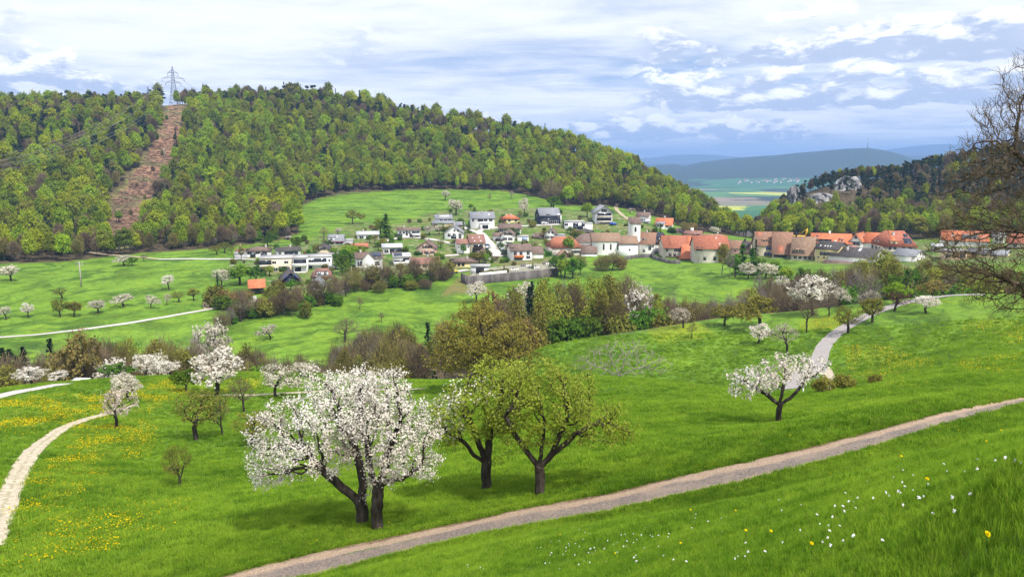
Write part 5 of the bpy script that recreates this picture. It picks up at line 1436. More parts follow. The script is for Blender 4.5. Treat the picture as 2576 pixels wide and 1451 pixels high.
h.row(h.he + .1, (.4, .72), .8, 1.1); h.row(h.he - 2.7, (.25, .75), 1.0, 1.2, sh='dark'); h.wing(-h.w / 2 - 6.5, -h.w / 2 - .003, 1, 9, h.he - 2.6, 2.2, 'x', 'wood', None, 'barn_wing'); h.wing(h.w / 2 + .003, h.w / 2 + 4.6, 2, 7, 2.6, 0, 'flat', 'grey', 'flat', 'garage'); h.chimney(.5, .6)
h = H('tall dark blue modern house with grey roof and glazed ground floor', 2, 1800, 2070, 372, 262, 158, 13, 'x', 'blueblack', 'grey', yaw=14, over=.2)
h.win(.42, h.he - 3.4, 9.5, 1.7, dark=True); h.row(.2, (.15, .4, .6, .8), 2.2, 2.0); h.dormer(.42, .02, 2.0, .8); h.row(h.he - 1.5, (.4,), .5, 1.6, 'l'); h.row(h.he - 1.6, (.92,), 1.2, .8); h.onroof(.84, .96, .05, .2, FRAME)
MB().box(h.w / 2 - .2, h.w / 2 + .3, -.3, .1, .1, h.he).build('corner_post', W['white'], h.o)
h = H('white flat-roofed modern house with recessed terrace', 2, 2122, 2375, 442, 342, 336, 10, 'flat', 'white', 'flat', yaw=3)
h.win(.55, h.he - 2.5, 3.2, 1.9, dark=True); h.row(h.he - 2.2, (.08,), 1.6, 1.2); h.win(.93, h.he - 2.6, 2.0, 2.0, dark=True); h.row(.2, (.5, .68, .85), 1.7, 2.0, dark=True); h.wing(h.w / 2 + .003, h.w / 2 + 4.8, 1, 8, h.he - 1.0, 0, 'flat', None, 'flat', 'annex')
h = H('low pale house with dark hipped roof behind bare shrubs', 2, 2265, 2490, 515, 475, 425, 10, 'hip', 'grey', 'dark'); h.row(.8, (.2, .5, .8), 1.2, 1.1); h.chimney(.5)
h = H('large house with red-brown roof, brown balcony and shop front on the main street', 2, 905, 1092, 742, 606, 505, 12, 'x', 'cream', 'redbrown', yaw=9)
h.onroof(.2, .26, .5, .62, FRAME); h.onroof(.68, .75, .55, .7, FRAME); h.onroof(.28, .36, .08, .2, FRAME); h.onroof(.7, .78, .08, .2, FRAME); h.win(.55, h.he - 2.7, 4.8, 1.6, dark=True); h.balcony(.2, .9, h.he - 3.3, 1.6, W['darkwood'], 1.0); h.win(.3, .3, 2.2, 2.4, dark=True); h.win(.72, .3, 2.2, 2.2, dark=True); h.win(.3, h.he - 5.2, 2.4, 1.3, dark=True)
q = h.wing(-h.w / 2 - 6.6, -h.w / 2 - .003, .4, 9, h.he - .6, 2.0, 'x', 'white', 'redbrown', 'side_wing')
for i in range(5): h.qwin(q, -h.w / 2 - 5.7 + i * 1.2, .4, h.he - 2.6, .7, 1.0)
MB().box(-.4, .35, -1.66, -1.602, h.he - 4.9, h.he - 4.0).build('blue_sign', SHUT['blue'], h.o)
h = H('low yellow bungalow with spreading brown roof above the cemetery', 2, 655, 1005, 922, 858, 795, 12, 'hip', 'yellow', 'brown', yaw=3)
h.row(.4, (.15, .3, .45), 1.2, 1.7, dark=True); h.chimney(.62, .3)
h = H('white low-gabled house with brown roof just above the yellow bungalow', 2, 945, 1165, 822, 778, 716, 10, 'y', 'white', 'brown', yaw=-4)
h.row(h.he - 1.6, (.3, .55), 1.0, 1.3, sh='brown'); h.row(h.he - .1, (.6,), .8, 1.0, sh='brown')
h = H('big white house with brown roof and orange balcony above the cemetery', 2, 1430, 1700, 836, 706, 625, 12, 'x', 'white', 'brown', yaw=10)
h.row(h.he - 2.3, (.2, .48, .82), 1.2, 1.5); h.balcony(.15, .6, h.he - 3.3, 1.4, ORANGE, 1.0); h.win(.35, .3, 4.0, 1.9, dark=True); h.row(.8, (.82,), 1.6, 1.2); h.chimney(.62, .45, 1.2, DARKFRAME, .3); h.dormer(.1, .2, 1.2, .8); h.wing(h.w / 2 + .003, h.w / 2 + 6.5, 4, 12, h.he - 2.2, 3.0, 'x', None, None, 'side_wing')
h = H('hip-roofed barn with patchy orange tiles behind the church choir', 2, 1960, 2330, 772, 668, 526, 14, 'half', 'old', 'oldorange', yaw=16, name='barn', cat='barn')
h.row(h.he - 3, (.75, .9), 1.0, 1.2, sh='green'); h.wing(-h.w / 2 + 2, h.w / 2 - 7, -5, -.003, h.he - 4, 3.0, 'y', 'wood', 'tan', 'timber_porch')
# ------------------------------------------------------------------ the church
ch = H('white village church with long tan-brown nave roof', 3, 545, 905, 772, 592, 482, 13, 'x', 'white', 'tan', yaw=8, name='church', cat='church', over=.35)
m_ = ch.m / ch.c
ch.wo.name = 'nave_wall'; ch.ro.name = 'nave_roof'
def arched(parent, x, y, z, w, h):
    b = MB(); n = 8
    pr = [(-w / 2, 0), (w / 2, 0), (w / 2, h - w / 2)] + [(w / 2 * math.cos(a), h - w / 2 + w / 2 * math.sin(a)) for a in np.linspace(0, math.pi, n)][1:] 
    V = [(x + a, y - .04, z + c) for a, c in pr] + [(x + a, y + .06, z + c) for a, c in pr]; k = len(pr)
    b.add(V, [tuple(range(k))] + [(i, k + i, k + (i + 1) % k, (i + 1) % k) for i in range(k)])
    b.build('arched_window', pm('church window', (.035, .03, .026), (.09, .07, .05), 1.5, .4), parent)
for xx in (690, 780, 872):
    arched(ch.o, (xx - 725) * m_ / math.cos(R(8)), 0, (772 - 702) * m_, .85, 3.2)
# choir at the west end: narrower, polygon end with hipped dark roof
w2 = ch.w / 2
cz = (772 - 600) * m_
b = MB(); prof = [(-w2 - .003, 1.2), (-w2 - .003, 11.8), (-w2 - 6.5, 11.8), (-w2 - 9.2, 9.0), (-w2 - 9.2, 4.0), (-w2 - 6.5, 1.2)]
k = len(prof)
b.add([(x, y, -4) for x, y in prof] + [(x, y, cz) for x, y in prof], [tuple(range(k)), tuple(range(k, 2 * k))[::-1]] + [(i, k + i, k + (i + 1) % k, (i + 1) % k) for i in range(k)])
cq = b.build('choir', W['white'], ch.o)
rp = [(-w2 + .3, .7), (-w2 + .3, 12.3), (-w2 - 6.7, 12.3), (-w2 - 9.7, 9.2), (-w2 - 9.7, 3.8), (-w2 - 6.7, .7)]
pk = [(-w2 + .3, 6.5), (-w2 - 4.4, 6.5)]; rz = cz + 3.9
b = MB(); b.add([(x, y, cz - .1) for x, y in rp] + [(x, y, rz) for x, y in pk] + [(x, y, cz - .3) for x, y in rp],
                [(5, 0, 6, 7), (4, 5, 7), (3, 4, 7), (2, 3, 7), (1, 2, 7, 6), (0, 1, 6), (8, 9, 10, 11, 12, 13), (0, 5, 13, 8), (5, 4, 12, 13), (4, 3, 11, 12), (3, 2, 10, 11)])
b.build('choir_roof', RF['brown'], cq)
for dx in (-.55, 0, .55): ch.qwin(cq, -w2 - 3.6 + dx, 1.2, cz - 3.4, .42, 1.9)
# sacristy below the choir
b = MB(); sx0, sx1 = -w2 - 6.0, -w2 + 2.0
zs = (850 - 722) * m_
b.box(sx0, sx1, -3.6, 1.19, -8, zs - 3.6); sq = b.build('sacristy', W['white'], ch.o)
MB().add([(sx0 - .3, -4.0, zs - 3.7), (sx1 + .3, -4.0, zs - 3.7), (sx1 + .3, 1.18, zs + .2), (sx0 - .3, 1.18, zs + .2), (sx0 - .3, -4.0, zs - 3.5), (sx1 + .3, -4.0, zs - 3.5), (sx1 + .3, 1.18, zs + .4), (sx0 - .3, 1.18, zs + .4)],
         [(4, 5, 6, 7), (0, 1, 5, 4), (1, 2, 6, 5), (3, 0, 4, 7), (3, 2, 1, 0)]).build('sacristy_roof', RF['brown'], sq)
ch.qwin(sq, sx0 + 4.5, -3.6, zs - 6.2, .9, 1.2)
# chapel bay at the east end of the nave
b = MB(); e0, e1 = w2 - 1.0, w2 + 8.6
ze = (768 - 615) * m_
b.box(e0, e1, -1.6, 8, -4, ze); eq = b.build('chapel_bay', W['white'], ch.o)
MB().add([(e0 - .4, -2.1, ze - .15), (e1 + .4, -2.1, ze - .15), (e1 + .4, 4.5, ze + 3.6), (e0 - .4, 4.5, ze + 3.6), (e0 - .4, -2.1, ze + .1), (e1 + .4, -2.1, ze + .1), (e1 + .4, 4.5, ze + 3.85), (e0 - .4, 4.5, ze + 3.85), (e1 + .4, 9, ze - .1), (e0 - .4, 9, ze - .1)],
         [(4, 5, 6, 7), (0, 1, 5, 4), (1, 2, 6, 5), (3, 0, 4, 7), (3, 2, 1, 0), (7, 6, 8, 9)]).build('chapel_roof', RF['tan'], eq)
ch.qwin(eq, (e0 + e1) / 2 + .6, -1.6, ze - 3.6, .9, 1.2)
# tower with saddle roof
tx = (1088 - 725) * m_ / math.cos(R(8)) + .6; tw = 5.6; tz = (772 - 388) * m_ + 1.0; ty = 4.0
b = MB(); x0, x1 = tx - tw / 2, tx + tw / 2
prof = [(ty, -4), (ty + tw, -4), (ty + tw, tz), (ty + tw / 2, tz + 2.6), (ty, tz)]
b.add([(x0, y, z) for y, z in prof] + [(x1, y, z) for y, z in prof], [(0, 1, 2, 3, 4), (9, 8, 7, 6, 5), (0, 4, 9, 5), (1, 6, 7, 2)])
tq = b.build('bell_tower', W['white'], ch.o)
b = MB()
for ya, sg in ((ty - .35, 0), (ty + tw + .35, 1)):
    V = [(x0 - .25, ya, tz - .5), (x1 + .25, ya, tz - .5), (x1 + .25, ty + tw / 2, tz + 2.7), (x0 - .25, ty + tw / 2, tz + 2.7)]
    b.add(V + [(x, y, z + .2) for x, y, z in V], [(0, 3, 2, 1) if sg == 0 else (0, 1, 2, 3), (4, 5, 6, 7) if sg == 0 else (4, 7, 6, 5), (0, 1, 5, 4), (1, 2, 6, 5), (3, 0, 4, 7)])
b.build('tower_roof', RF['brown'], tq)
arched(tq, tx + .2, ty, tz - 4.6, 1.0, 2.6)
for zc in (tz - 5.4, tz - 10.6): MB().box(x0 - .08, x1 + .08, ty - .08, ty + tw + .08, zc, zc + .14).build('string_course', W['old'], tq)
ch.qwin(tq, tx + .4, ty, 5.0, .4, 1.5); arched(tq, x0 + 1.0, ty - 2.2, .4, 1.2, 2.6)
# ------------------------------------------------------------------ east of the church
h = H('white house with brown hipped roof beside the church tower', 3, 1152, 1338, 752, 622, 478, 11, 'x', 'white', 'oldbrown', yaw=-6)
h.row(h.he - 3.2, (.7,), 1.1, 1.8); h.row(.8, (.3,), 1.0, 1.4); h.dormer(.2, .3, 3.0, 1.0); h.chimney(.4)
h = H('white house with roof of dark solar panels behind the brown-roofed house', 3, 1335, 1415, 735, 585, 478, 10, 'x', 'white', 'dark', yaw=-14)
h.onroof(.02, .98, .05, .95, SOLAR, 'solar_panels'); h.row(h.he - 2.2, (.35, .7), .9, 1.3, sh='dark'); h.row(.8, (.35, .7), .9, 1.3, sh='dark')
h = H('white chalet with stacked timber balconies and broad grey gable roof', 3, 590, 800, 368, 210, 136, 12, 'y', 'white', 'grey', yaw=12, name='chalet', over=1.4)
h.row(h.he - .3, (.42, .56), 1.4, 1.6); h.win(.5, h.he - 2.9, 8.5, 1.9, dark=True); h.balcony(.06, .98, h.he - 3.3, 1.6, W['old'], .9); h.win(.5, h.he - 5.8, 9.0, 1.9, dark=True); h.balcony(.06, .98, h.he - 6.3, 1.6, W['old'], .9); h.win(.6, .2, 7.0, 2.0, dark=True); h.balcony(-.1, 1.05, h.he - 9.0, 3.0, W['grey'], .8); h.row(h.he - 2.2, (.25, .6), .9, 1.5, 'l'); h.row(h.he - 5, (.25, .6), .9, 1.5, 'l'); h.row(h.he + .6, (.5,), .8, 1.4, 'l')
h = H('white house with brown roof and raised deck at the forest edge', 3, 1110, 1268, 345, 265, 216, 8, 'x', 'white', 'brown', yaw=-10)
h.row(h.he - 2.4, (.15,), 1.6, 1.7); h.balcony(.15, 1.15, h.he - 3.6, 3.2, W['grey'], .9); h.win(.45, .1, 4.5, 1.7, dark=True); h.row(h.he - 2.2, (.3, .6), .8, 1.2, 'r'); h.chimney(.55)
h = H('small white house with grey monopitch roof by dark garden conifers', 3, 1372, 1462, 425, 368, 342, 8, 'x', 'white', 'grey', yaw=-8); h.row(h.he - 1.8, (.55, .8), .8, 1.2); h.row(h.he - 1.8, (.2,), .8, 1.2)
h = H('house with plain bright orange roof behind the solar-roofed house', 3, 1355, 1560, 560, 512, 425, 9, 'x', 'white', 'orange', yaw=-6, d=455); h.onroof(.25, .31, .3, .4, FRAME); h.chimney(.5); h.row(.8, (.3, .7))
h = H('old farmhouse with pink-grey gable and patched red roof above the green slope', 3, 1470, 1860, 805, 672, 518, 14, 'x', 'stone', 'red', yaw=13, name='farmhouse')
for i in range(3): h.onroof(.16 + i * .035, .175 + i * .035, .03, .97, RF['orange'], 'tile_course', .24)
h.onroof(.78, .98, .35, .98, RF['orange'], 'new_tiles', .25); h.row(h.he - 2.0, (.1, .36, .44, .5), 1.0, 1.2); h.row(h.he - 2.2, (.5,), .8, 1.1, 'l'); h.row(h.he + 1.2, (.5,), .7, .9, 'l'); h.row(.6, (.2, .35), 1.2, 1.6, dark=True)
MB().box(-h.w * .45, -h.w * .05, -.5, -.003, h.he - 4.6, h.he - 4.2).build('timber_beam', W['wood'], h.o)
q = h.wing(-1.0, h.w / 2 + 1.8, -7.5, -.003, h.he - 4.6, 0.1, 'flat', 'wood', 'orange', 'barn_extension')
MB().add([(-1.6, -8.6, h.he - 4.7), (h.w / 2 + 2.4, -8.6, h.he - 4.7), (h.w / 2 - .6, -.3, h.he + 1.6), (1.0, -.3, h.he + 1.6), (-1.6, -8.6, h.he - 4.45), (h.w / 2 + 2.4, -8.6, h.he - 4.45), (h.w / 2 - .6, -.3, h.he + 1.85), (1.0, -.3, h.he + 1.85)],
         [(4, 5, 6, 7), (0, 1, 5, 4), (1, 2, 6, 5), (3, 0, 4, 7), (3, 2, 1, 0)]).build('extension_roof', RF['orange'], q)
MB().box(h.w / 2 + .2, h.w / 2 + 1.2, -5, -.6, h.he - 2.2, h.he - 1.9).build('yellow_scaffold_sheet', pm('yellow sheet', (.70, .42, .04), (.8, .55, .1)), h.o)
h = H('long old barn with weathered red-brown roof and glazed gable opening', 3, 1870, 2285, 868, 684, 518, 14, 'x', 'old', 'red', yaw=11, name='barn', cat='barn')
h.onroof(.66, .70, .75, .83, FRAME); h.onroof(.74, .78, .3, .38, FRAME); h.win(.12, h.he - 1.0, 3.0, 1.6, dark=True); h.row(h.he - 1.9, (.85, .92), .9, 1.0); h.row(1.2, (.3, .6), 1.2, 1.4, dark=True)
h = H('house with brown roof and white chimney behind the farmhouse roofs', 3, 1575, 1720, 540, 515, 470, 9, 'x', 'cream', 'brown', d=440); h.row(.6, (.3, .7))
h = H('gabled house with pinkish tiled roof and white chimney stack', 3, 1725, 1935, 560, 520, 478, 10, 'x', 'pink', 'redbrown', d=432, yaw=-8); h.chimney(.4, .5, 1.6, W['white'], .8); h.row(.8, (.6, .8))
h = H('low house with mottled brown roof below the blossom at the wood', 3, 1945, 2215, 560, 520, 488, 9, 'x', 'cream', 'oldbrown', d=425, yaw=4); h.row(.8, (.3, .7)); h.chimney(.8)
h = H('house with two-tone brown and charcoal roof at the lane bend', 3, 2280, 2560, 640, 585, 490, 12, 'x', 'stone', 'oldbrown', d=392, yaw=-10); h.onroof(.62, .98, .03, .97, RF['dark'], 'dark_tiles', .25); h.chimney(.72, .5, 1.2, DARKFRAME); h.row(h.he - 2.0, (.2, .4), 1.0, 1.0); h.wing(-h.w / 2, h.w / 2, -4, -.003, h.he - 3, 1.2, 'x', None, 'redbrown', 'lean_to')
h = H('tall house with steep old roof, twin dormers and blue shutters', 4, 415, 612, 775, 640, 468, 13, 'x', 'cream', 'oldbrown', yaw=12)
h.dormer(.45, .22, 1.5, 1.1); h.dormer(.75, .22, 1.5, 1.1); h.row(h.he - 2.2, (.72,), 1.0, 1.2, sh='blue'); h.row(h.he - 5.0, (.6, .85), .9, 1.2, sh='blue'); h.onroof(.02, .4, .7, .99, RF['oldorange'], 'orange_tiles', .25); h.row(h.he + 2, (.5,), .8, 1.0, 'l')
h = H('broad barn with low sweeping brown roof beside the blue-shuttered house', 4, 618, 850, 805, 750, 470, 17, 'x', 'old', 'oldbrown', yaw=3, name='barn', cat='barn')
h.onroof(.25, .55, .04, .36, RF['oldorange'], 'orange_tiles', .25); h.win(.4, .2, 6.0, 1.8, dark=True)
h = H('low house with long tan roof, two dormers and timber gallery', 4, 855, 1120, 832, 768, 530, 16, 'x', 'old', 'tan', yaw=-4)
h.dormer(.25, .14, 1.7, 1.2); h.dormer(.5, .14, 1.7, 1.2); h.row(.5, (.2, .42, .65, .85), 1.1, 1.5); h.chimney(.12, .5, 2.2, DARKFRAME, .35); h.onroof(.02, .62, .02, .22, RF['dark'], 'dark_tiles', .24)
h = H('long white house with bright orange roof and dormer window band', 4, 1130, 1600, 700, 612, 490, 13, 'x', 'white', 'orange', yaw=4)
h.dormer(.3, .06, 7.0, 1.5, wc=DARKFRAME, nwin=3); h.onroof(.12, .17, .6, .75, GLASS); h.onroof(.58, .62, .12, .26, FRAME); h.dormer(.76, .2, 1.8, 1.1); h.chimney(.46, .5, 1.3, W['white'], .45); h.row(h.he - 2.3, (.65, .75), .9, 1.4); h.door(.58, 1.2, 2.0)
h = H('white gabled house with orange roofs and dark shutters above the black-roofed house', 4, 1600, 1745, 695, 590, 500, 15, 'y', 'white', 'orange', yaw=-12)
h.row(h.he + 1.2, (.5,), 1.0, 1.2); h.row(h.he - 1.8, (.25, .62), 1.0, 1.4, sh='dark'); h.row(h.he - 4.6, (.68,), 1.0, 1.3, sh='dark'); h.wing(h.w / 2 + .003, h.w / 2 + 9, 4, 14, h.he - .6, 4.4, 'x', None, None, 'east_wing'); MB().box(-h.w * .45, h.w * .2, -2.2, -.003, h.he - 3.0, h.he - 2.7).build('porch_roof', RF['orange'], h.o); h.chimney(.9, .6, 1.4, W['white'], .5)
h = H('pale yellow house with dark roof set with skylights', 4, 1165, 1435, 852, 690, 592, 12, 'x', 'yellow', 'dark', yaw=-20)
for u_ in (.12, .32, .44, .56): h.onroof(u_, u_ + .05, .25, .42, FRAME)
h.row(h.he - 3.0, (.32, .5, .66), .9, 1.4, sh='dark'); h.row(h.he - 2.4, (.35, .65), 1.0, 1.2, 'r', sh='dark'); h.row(h.he - 5.6, (.4,), .9, 1.0, 'r', sh='dark'); h.row(h.he + .9, (.5,), .9, 1.1, 'r', sh='dark'); h.row(1.4, (.15, .4, .6), .7, .7)
h = H('white house with very broad charcoal roof above the bare gully trees', 4, 1345, 1870, 862, 790, 668, 18, 'x', 'white', 'dark', yaw=-18)
h.onroof(.56, .62, .62, .9, FRAME, 'skylight'); h.chimney(.33, .3, 1.8, BRICKC, .5); h.row(h.he - 1.0, (.3, .55), 1.4, 2.0, 'r'); h.row(h.he + 2.2, (.5,), 1.0, 1.2, 'r'); h.wing(-h.w / 2, h.w * .1, -5, -.003, h.he - 3.4, 1.4, 'x', 'wood', 'brown', 'timber_porch')
h = H('grand old farmhouse with half-hipped red roof, orange tile stripe and solar panels', 4, 2060, 2440, 722, 655, 448, 17, 'half', 'old', 'red', yaw=22, name='farmhouse')
h.onroof(.30, .44, .28, .97, RF['orange'], 'orange_tiles', .3); h.dormer(.34, .12, 3.0, 1.6, RF['orange'], W['yellow']); h.onroof(.72, .84, .55, .75, SOLAR, 'solar_panels'); h.onroof(.66, .9, .14, .48, SOLAR, 'solar_panels'); h.chimney(.42, .35, 2.0, BRICKC, .5); h.row(.8, (.2, .35, .6, .8), 1.1, 1.4); h.row(h.he - 2.4, (.2, .5, .75), 1.0, 1.3, 'l', sh='green'); h.row(h.he + .6, (.35, .6), .9, 1.1, 'l')
h = H('house with grey-blue slate roof and white gable behind leafing trees', 4, 2170, 2420, 850, 775, 690, 11, 'x', 'white', 'grey', yaw=-22); h.row(h.he - 2.4, (.3, .65), 1.0, 1.3, 'r'); h.row(h.he + .2, (.5,), .9, 1.1, 'r')
h = H('white house with large bright orange roof and grey cross gable behind branches', 5, 1380, 1950, 735, 655, 515, 14, 'x', 'white', 'orange', yaw=6)
h.dormer(.6, .12, 6.0, 1.8, wc=W['grey'], rc=RF['grey'], nwin=3); h.onroof(.2, .26, .4, .55, FRAME); h.row(h.he - 2.2, (.1, .3), 1.1, 1.5); h.onroof(.7, .95, .03, .9, RF['oldorange'], 'patched_tiles', .25)
h = H('peach-coloured house with flat roof behind budding branches', 5, 1330, 1660, 935, 815, 808, 10, 'flat', 'peach', 'flat'); h.row(h.he - 2.4, (.3, .55, .85), 2.0, 1.4)
h = H('yellow workshop with grey pitched roof behind budding branches', 5, 1730, 2210, 905, 850, 775, 12, 'x', 'yellow', 'grey', yaw=-8); h.row(.8, (.2, .45, .7), 2.0, 1.4); h.row(h.he - 1.8, (.5,), 2.0, 1.4, 'r')
h = H('white house with grey roof east of the orange cross gable', 5, 2080, 2225, 690, 600, 545, 10, 'x', 'white', 'grey'); h.row(h.he - 2.0, (.3, .7), 1.0, 1.4)
h = H('house with faded red roof at the eastern edge of the village', 5, 2300, 2640, 780, 690, 560, 12, 'x', 'stone', 'red', yaw=-5); h.row(h.he - 2.0, (.3, .7))
h = H('white outbuilding with lean roof by the eastern gardens', 5, 1190, 1320, 820, 740, 705, 7, 'x', 'old', 'lightgrey', name='outbuilding'); h.row(.8, (.4,), 1.0, 1.2)
# ------------------------------------------------------------------ cemetery terrace
CONC = pm('stained concrete wall', (.085, .075, .072), (.185, .165, .158), .5, .95, .1, .4, 3, stretch=(1, 1, .3))
A1, A2, A3 = hit(*V1(2, 870, 1150), 285), hit(*V1(2, 1080, 1135), 285), hit(*V1(2, 2035, 1040), 285)
def wallseg(nm, label, pts, hgt, th, mat, cat='wall', below=2.5, top_from=None, group=None):
    P0 = pts[0]; o = None
    b = MB()
    for (p, q) in zip(pts[:-1], pts[1:]):
        p = Vector(p); q = Vector(q); t = (q - p); t.z = 0; t.normalize(); n = Vector((-t.y, t.x, 0)) * th / 2
        zt0, zt1 = (p.z + hgt, q.z + hgt) if top_from is None else (top_from, top_from)
        V = [p - n, q - n, q + n, p + n]
        b.add([(v.x, v.y, v.z - below) for v in V] + [(V[0].x, V[0].y, zt0), (V[1].x, V[1].y, zt1), (V[2].x, V[2].y, zt1), (V[3].x, V[3].y, zt0)], [(0, 3, 2, 1), (4, 5, 6, 7), (0, 1, 5, 4), (1, 2, 6, 5), (2, 3, 7, 6), (3, 0, 4, 7)])
    o = b.build(nm, mat); return tag(o, label, cat, group)
topz = A3.z + 3.6
wallseg('retaining_wall', 'long dark concrete retaining wall holding up the cemetery terrace', [Vector((A1.x - 3, A1.y + 9, A1.z)), A1, A2, A3], 3.4, .5, CONC)
c1 = Vector((A1.x - 3, A1.y + 9, 0)); 
# terrace fill: level ground behind the wall
Bk = [A1, A2, A3, Vector((A3.x + 6, A3.y + 24, A3.z)), Vector((A1.x + 4, A1.y + 26, A1.z))]
b = MB(); V = [(p.x, p.y, (A1.z, A2.z, A3.z, A3.z, A1.z)[i] + 3.0) for i, p in enumerate(Bk)]
b.add(V, [(0, 1, 2, 3, 4)]); tag(b.build('cemetery_terrace', pm('gravel and turf terrace', (.16, .17, .09), (.36, .33, .27), .6)), kind='structure')
def onterr(u, v):
    p = A2 + (A3 - A2) * u
    return Vector((p.x + v * .12, p.y + v, p.z + 3.02))
ch2 = thing('chapel_of_rest', 'small white flat-roofed cemetery building with dark door', 'building', onterr(-.10, 9), -.05)
MB().box(-3.6, 3.6, 0, 5, -1, 3.0).build('wall', W['white'], ch2); MB().box(-4.0, 4.2, -.5, 5.5, 3.003, 3.3).build('roof', RF['flat'], ch2); MB().box(-1.5, 1.9, -.06, -.003, .05, 2.5).build('door', DARKFRAME, ch2)
HEDGE = pm('clipped hedge', (.045, .055, .014), (.12, .10, .03), 1.5, .95, .05, .8, 6)
p0, p1 = onterr(-.08, 4.2), onterr(.28, 4.2)
wallseg('low_wall', 'low white wall in front of the cemetery hedge', [p0, p1], .9, .3, W['white'], below=.5)
def lumpy(nm, label, p, q, h_, th, mat, cat='hedge', seed=1):
    rg = np.random.default_rng(seed); n = 14; b = MB()
    for i in range(n):
        a = p + (q - p) * (i / n); c = p + (q - p) * ((i + 1.05) / n); j = rg.uniform(.85, 1.1)
        t = (c - a).normalized(); nn = Vector((-t.y, t.x, 0)) * th / 2 * rg.uniform(.85, 1.1)
        b.add([a - nn, c - nn, c + nn, a + nn] + [v + Vector((0, 0, h_ * j)) for v in (a - nn * .8, c - nn * .8, c + nn * .8, a + nn * .8)], [(0, 3, 2, 1), (4, 5, 6, 7), (0, 1, 5, 4), (1, 2, 6, 5), (2, 3, 7, 6), (3, 0, 4, 7)])
    return tag(b.build(nm, mat), label, cat)
lumpy('clipped_hedge', 'clipped brownish hedge along the cemetery terrace', onterr(-.06, 5.2), onterr(.3, 5.2), 1.5, 1.0, HEDGE)
STONE = [pm('pale headstone', (.52, .50, .48), (.66, .64, .62), 3), pm('dark headstone', (.10, .10, .105), (.18, .18, .19), 3)]
_gs = [MB().box(-.35, .35, -.1, .1, -.2, 1.0).add([(-.35, -.1, 1.0), (.35, -.1, 1.0), (.2, -.1, 1.18), (-.2, -.1, 1.18), (-.35, .1, 1.0), (.35, .1, 1.0), (.2, .1, 1.18), (-.2, .1, 1.18)], [(0, 1, 2, 3), (7, 6, 5, 4), (3, 2, 6, 7), (1, 5, 6, 2), (0, 3, 7, 4)]).mesh('headstone', [m]) for m in STONE]
for i in range(26):
    tag(link('headstone', _gs[i % 2], None, onterr(.34 + .6 * ((i * .381) % 1), 6 + (i % 4) * 4.5), random.uniform(-.2, .1)), 'pale headstone on the cemetery terrace' if i % 2 == 0 else 'dark headstone on the cemetery terrace', 'headstone', 'pale headstones' if i % 2 == 0 else 'dark headstones')
for i, (u_, v_) in enumerate(((.22, 10), (.62, 9), (.86, 9))):
    place('cedar0', onterr(u_, v_), 2.6, 'clipped dark yew column on the cemetery terrace', 'yew', 'yew columns on the cemetery terrace', wpx=1.5)
# dry stone wall by the church
wallseg('churchyard_wall', 'dark rubble wall below the churchyard grass', [hit(*V1(3, x, y), 285) for x, y in ((960, 830), (1130, 805), (1300, 800), (1400, 840), (1530, 875), (1680, 880))], 1.7, .6, CONC, below=1.5)
# ------------------------------------------------------------------ trees one can tell apart (measured at 2576 px width)
def T(kind, x, yb, yt, w, label, name='fruit_tree', dmin=0.0, d=None, group=None, cat='tree', lean=0.0):
    if d is None: P = hit(x / Q, yb / Q, dmin)
    else: P = at_d(x / Q, d, (yb or 900) / Q)
    a, t = az_tan(x / Q, yt / Q)
    hh = max(1.2, float(t * math.hypot(P.x, P.y)) - P.z)
    P = Vector((P.x, P.y, P.z - .05))
    return place(kind, P, hh, label, name, group, wpx=w / Q * mpp(P), cat=cat, lean=lean)
VS = 205      # village side of the gully
T('blossom0', 29, 706, 666, 42, 'white blossoming tree alone near the wooded foot of the hill', dmin=VS)
T('blossom1', 312, 668, 641, 46, 'cream blossoming tree leaning against a green one in the upper meadow', dmin=VS)
T('green1', 334, 669, 645, 30, 'small green tree beside the cream blossom in the upper meadow', dmin=VS)
T('bare0', 362, 656, 638, 20, 'tiny bare tree beside the field track', dmin=VS)
T('white1', 424, 728, 690, 34, 'upright white blossoming tree above the row of fruit trees', dmin=VS)
T('dark0', 157, 751, 720, 38, 'dark reddish tree above a pair of olive fruit trees', dmin=VS)
T('olive0', 152, 797, 752, 44, 'larger olive-green tree of the pair above the meadow path', dmin=VS)
T('olive1', 186, 796, 757, 38, 'smaller olive-green tree of the pair above the meadow path', dmin=VS)
T('blossom2', 15, 804, 770, 40, 'pale wide blossoming tree above the start of the meadow path', dmin=VS)
T('white0', 72, 799, 760, 28, 'narrow white blossoming tree above the meadow path', dmin=VS)
T('blossom0', 247, 788, 754, 38, 'round cream blossoming tree above the meadow path', dmin=VS)
T('blossom1', 310, 771, 739, 54, 'broad flat-crowned cream blossoming tree above the meadow path', dmin=VS)
T('blossom2', 380, 775, 741, 36, 'cream blossoming tree with open vase shape in the meadow row', dmin=VS)
T('pink0', 420, 767, 738, 28, 'thin half-bare tree with a tuft of blossom in the meadow row', dmin=VS)
T('sparse0', 450, 759, 732, 32, 'light olive tree in the meadow row next to its end', dmin=VS)
T('olive2', 487, 756, 724, 30, 'olive tree at the village end of the meadow row', dmin=VS)
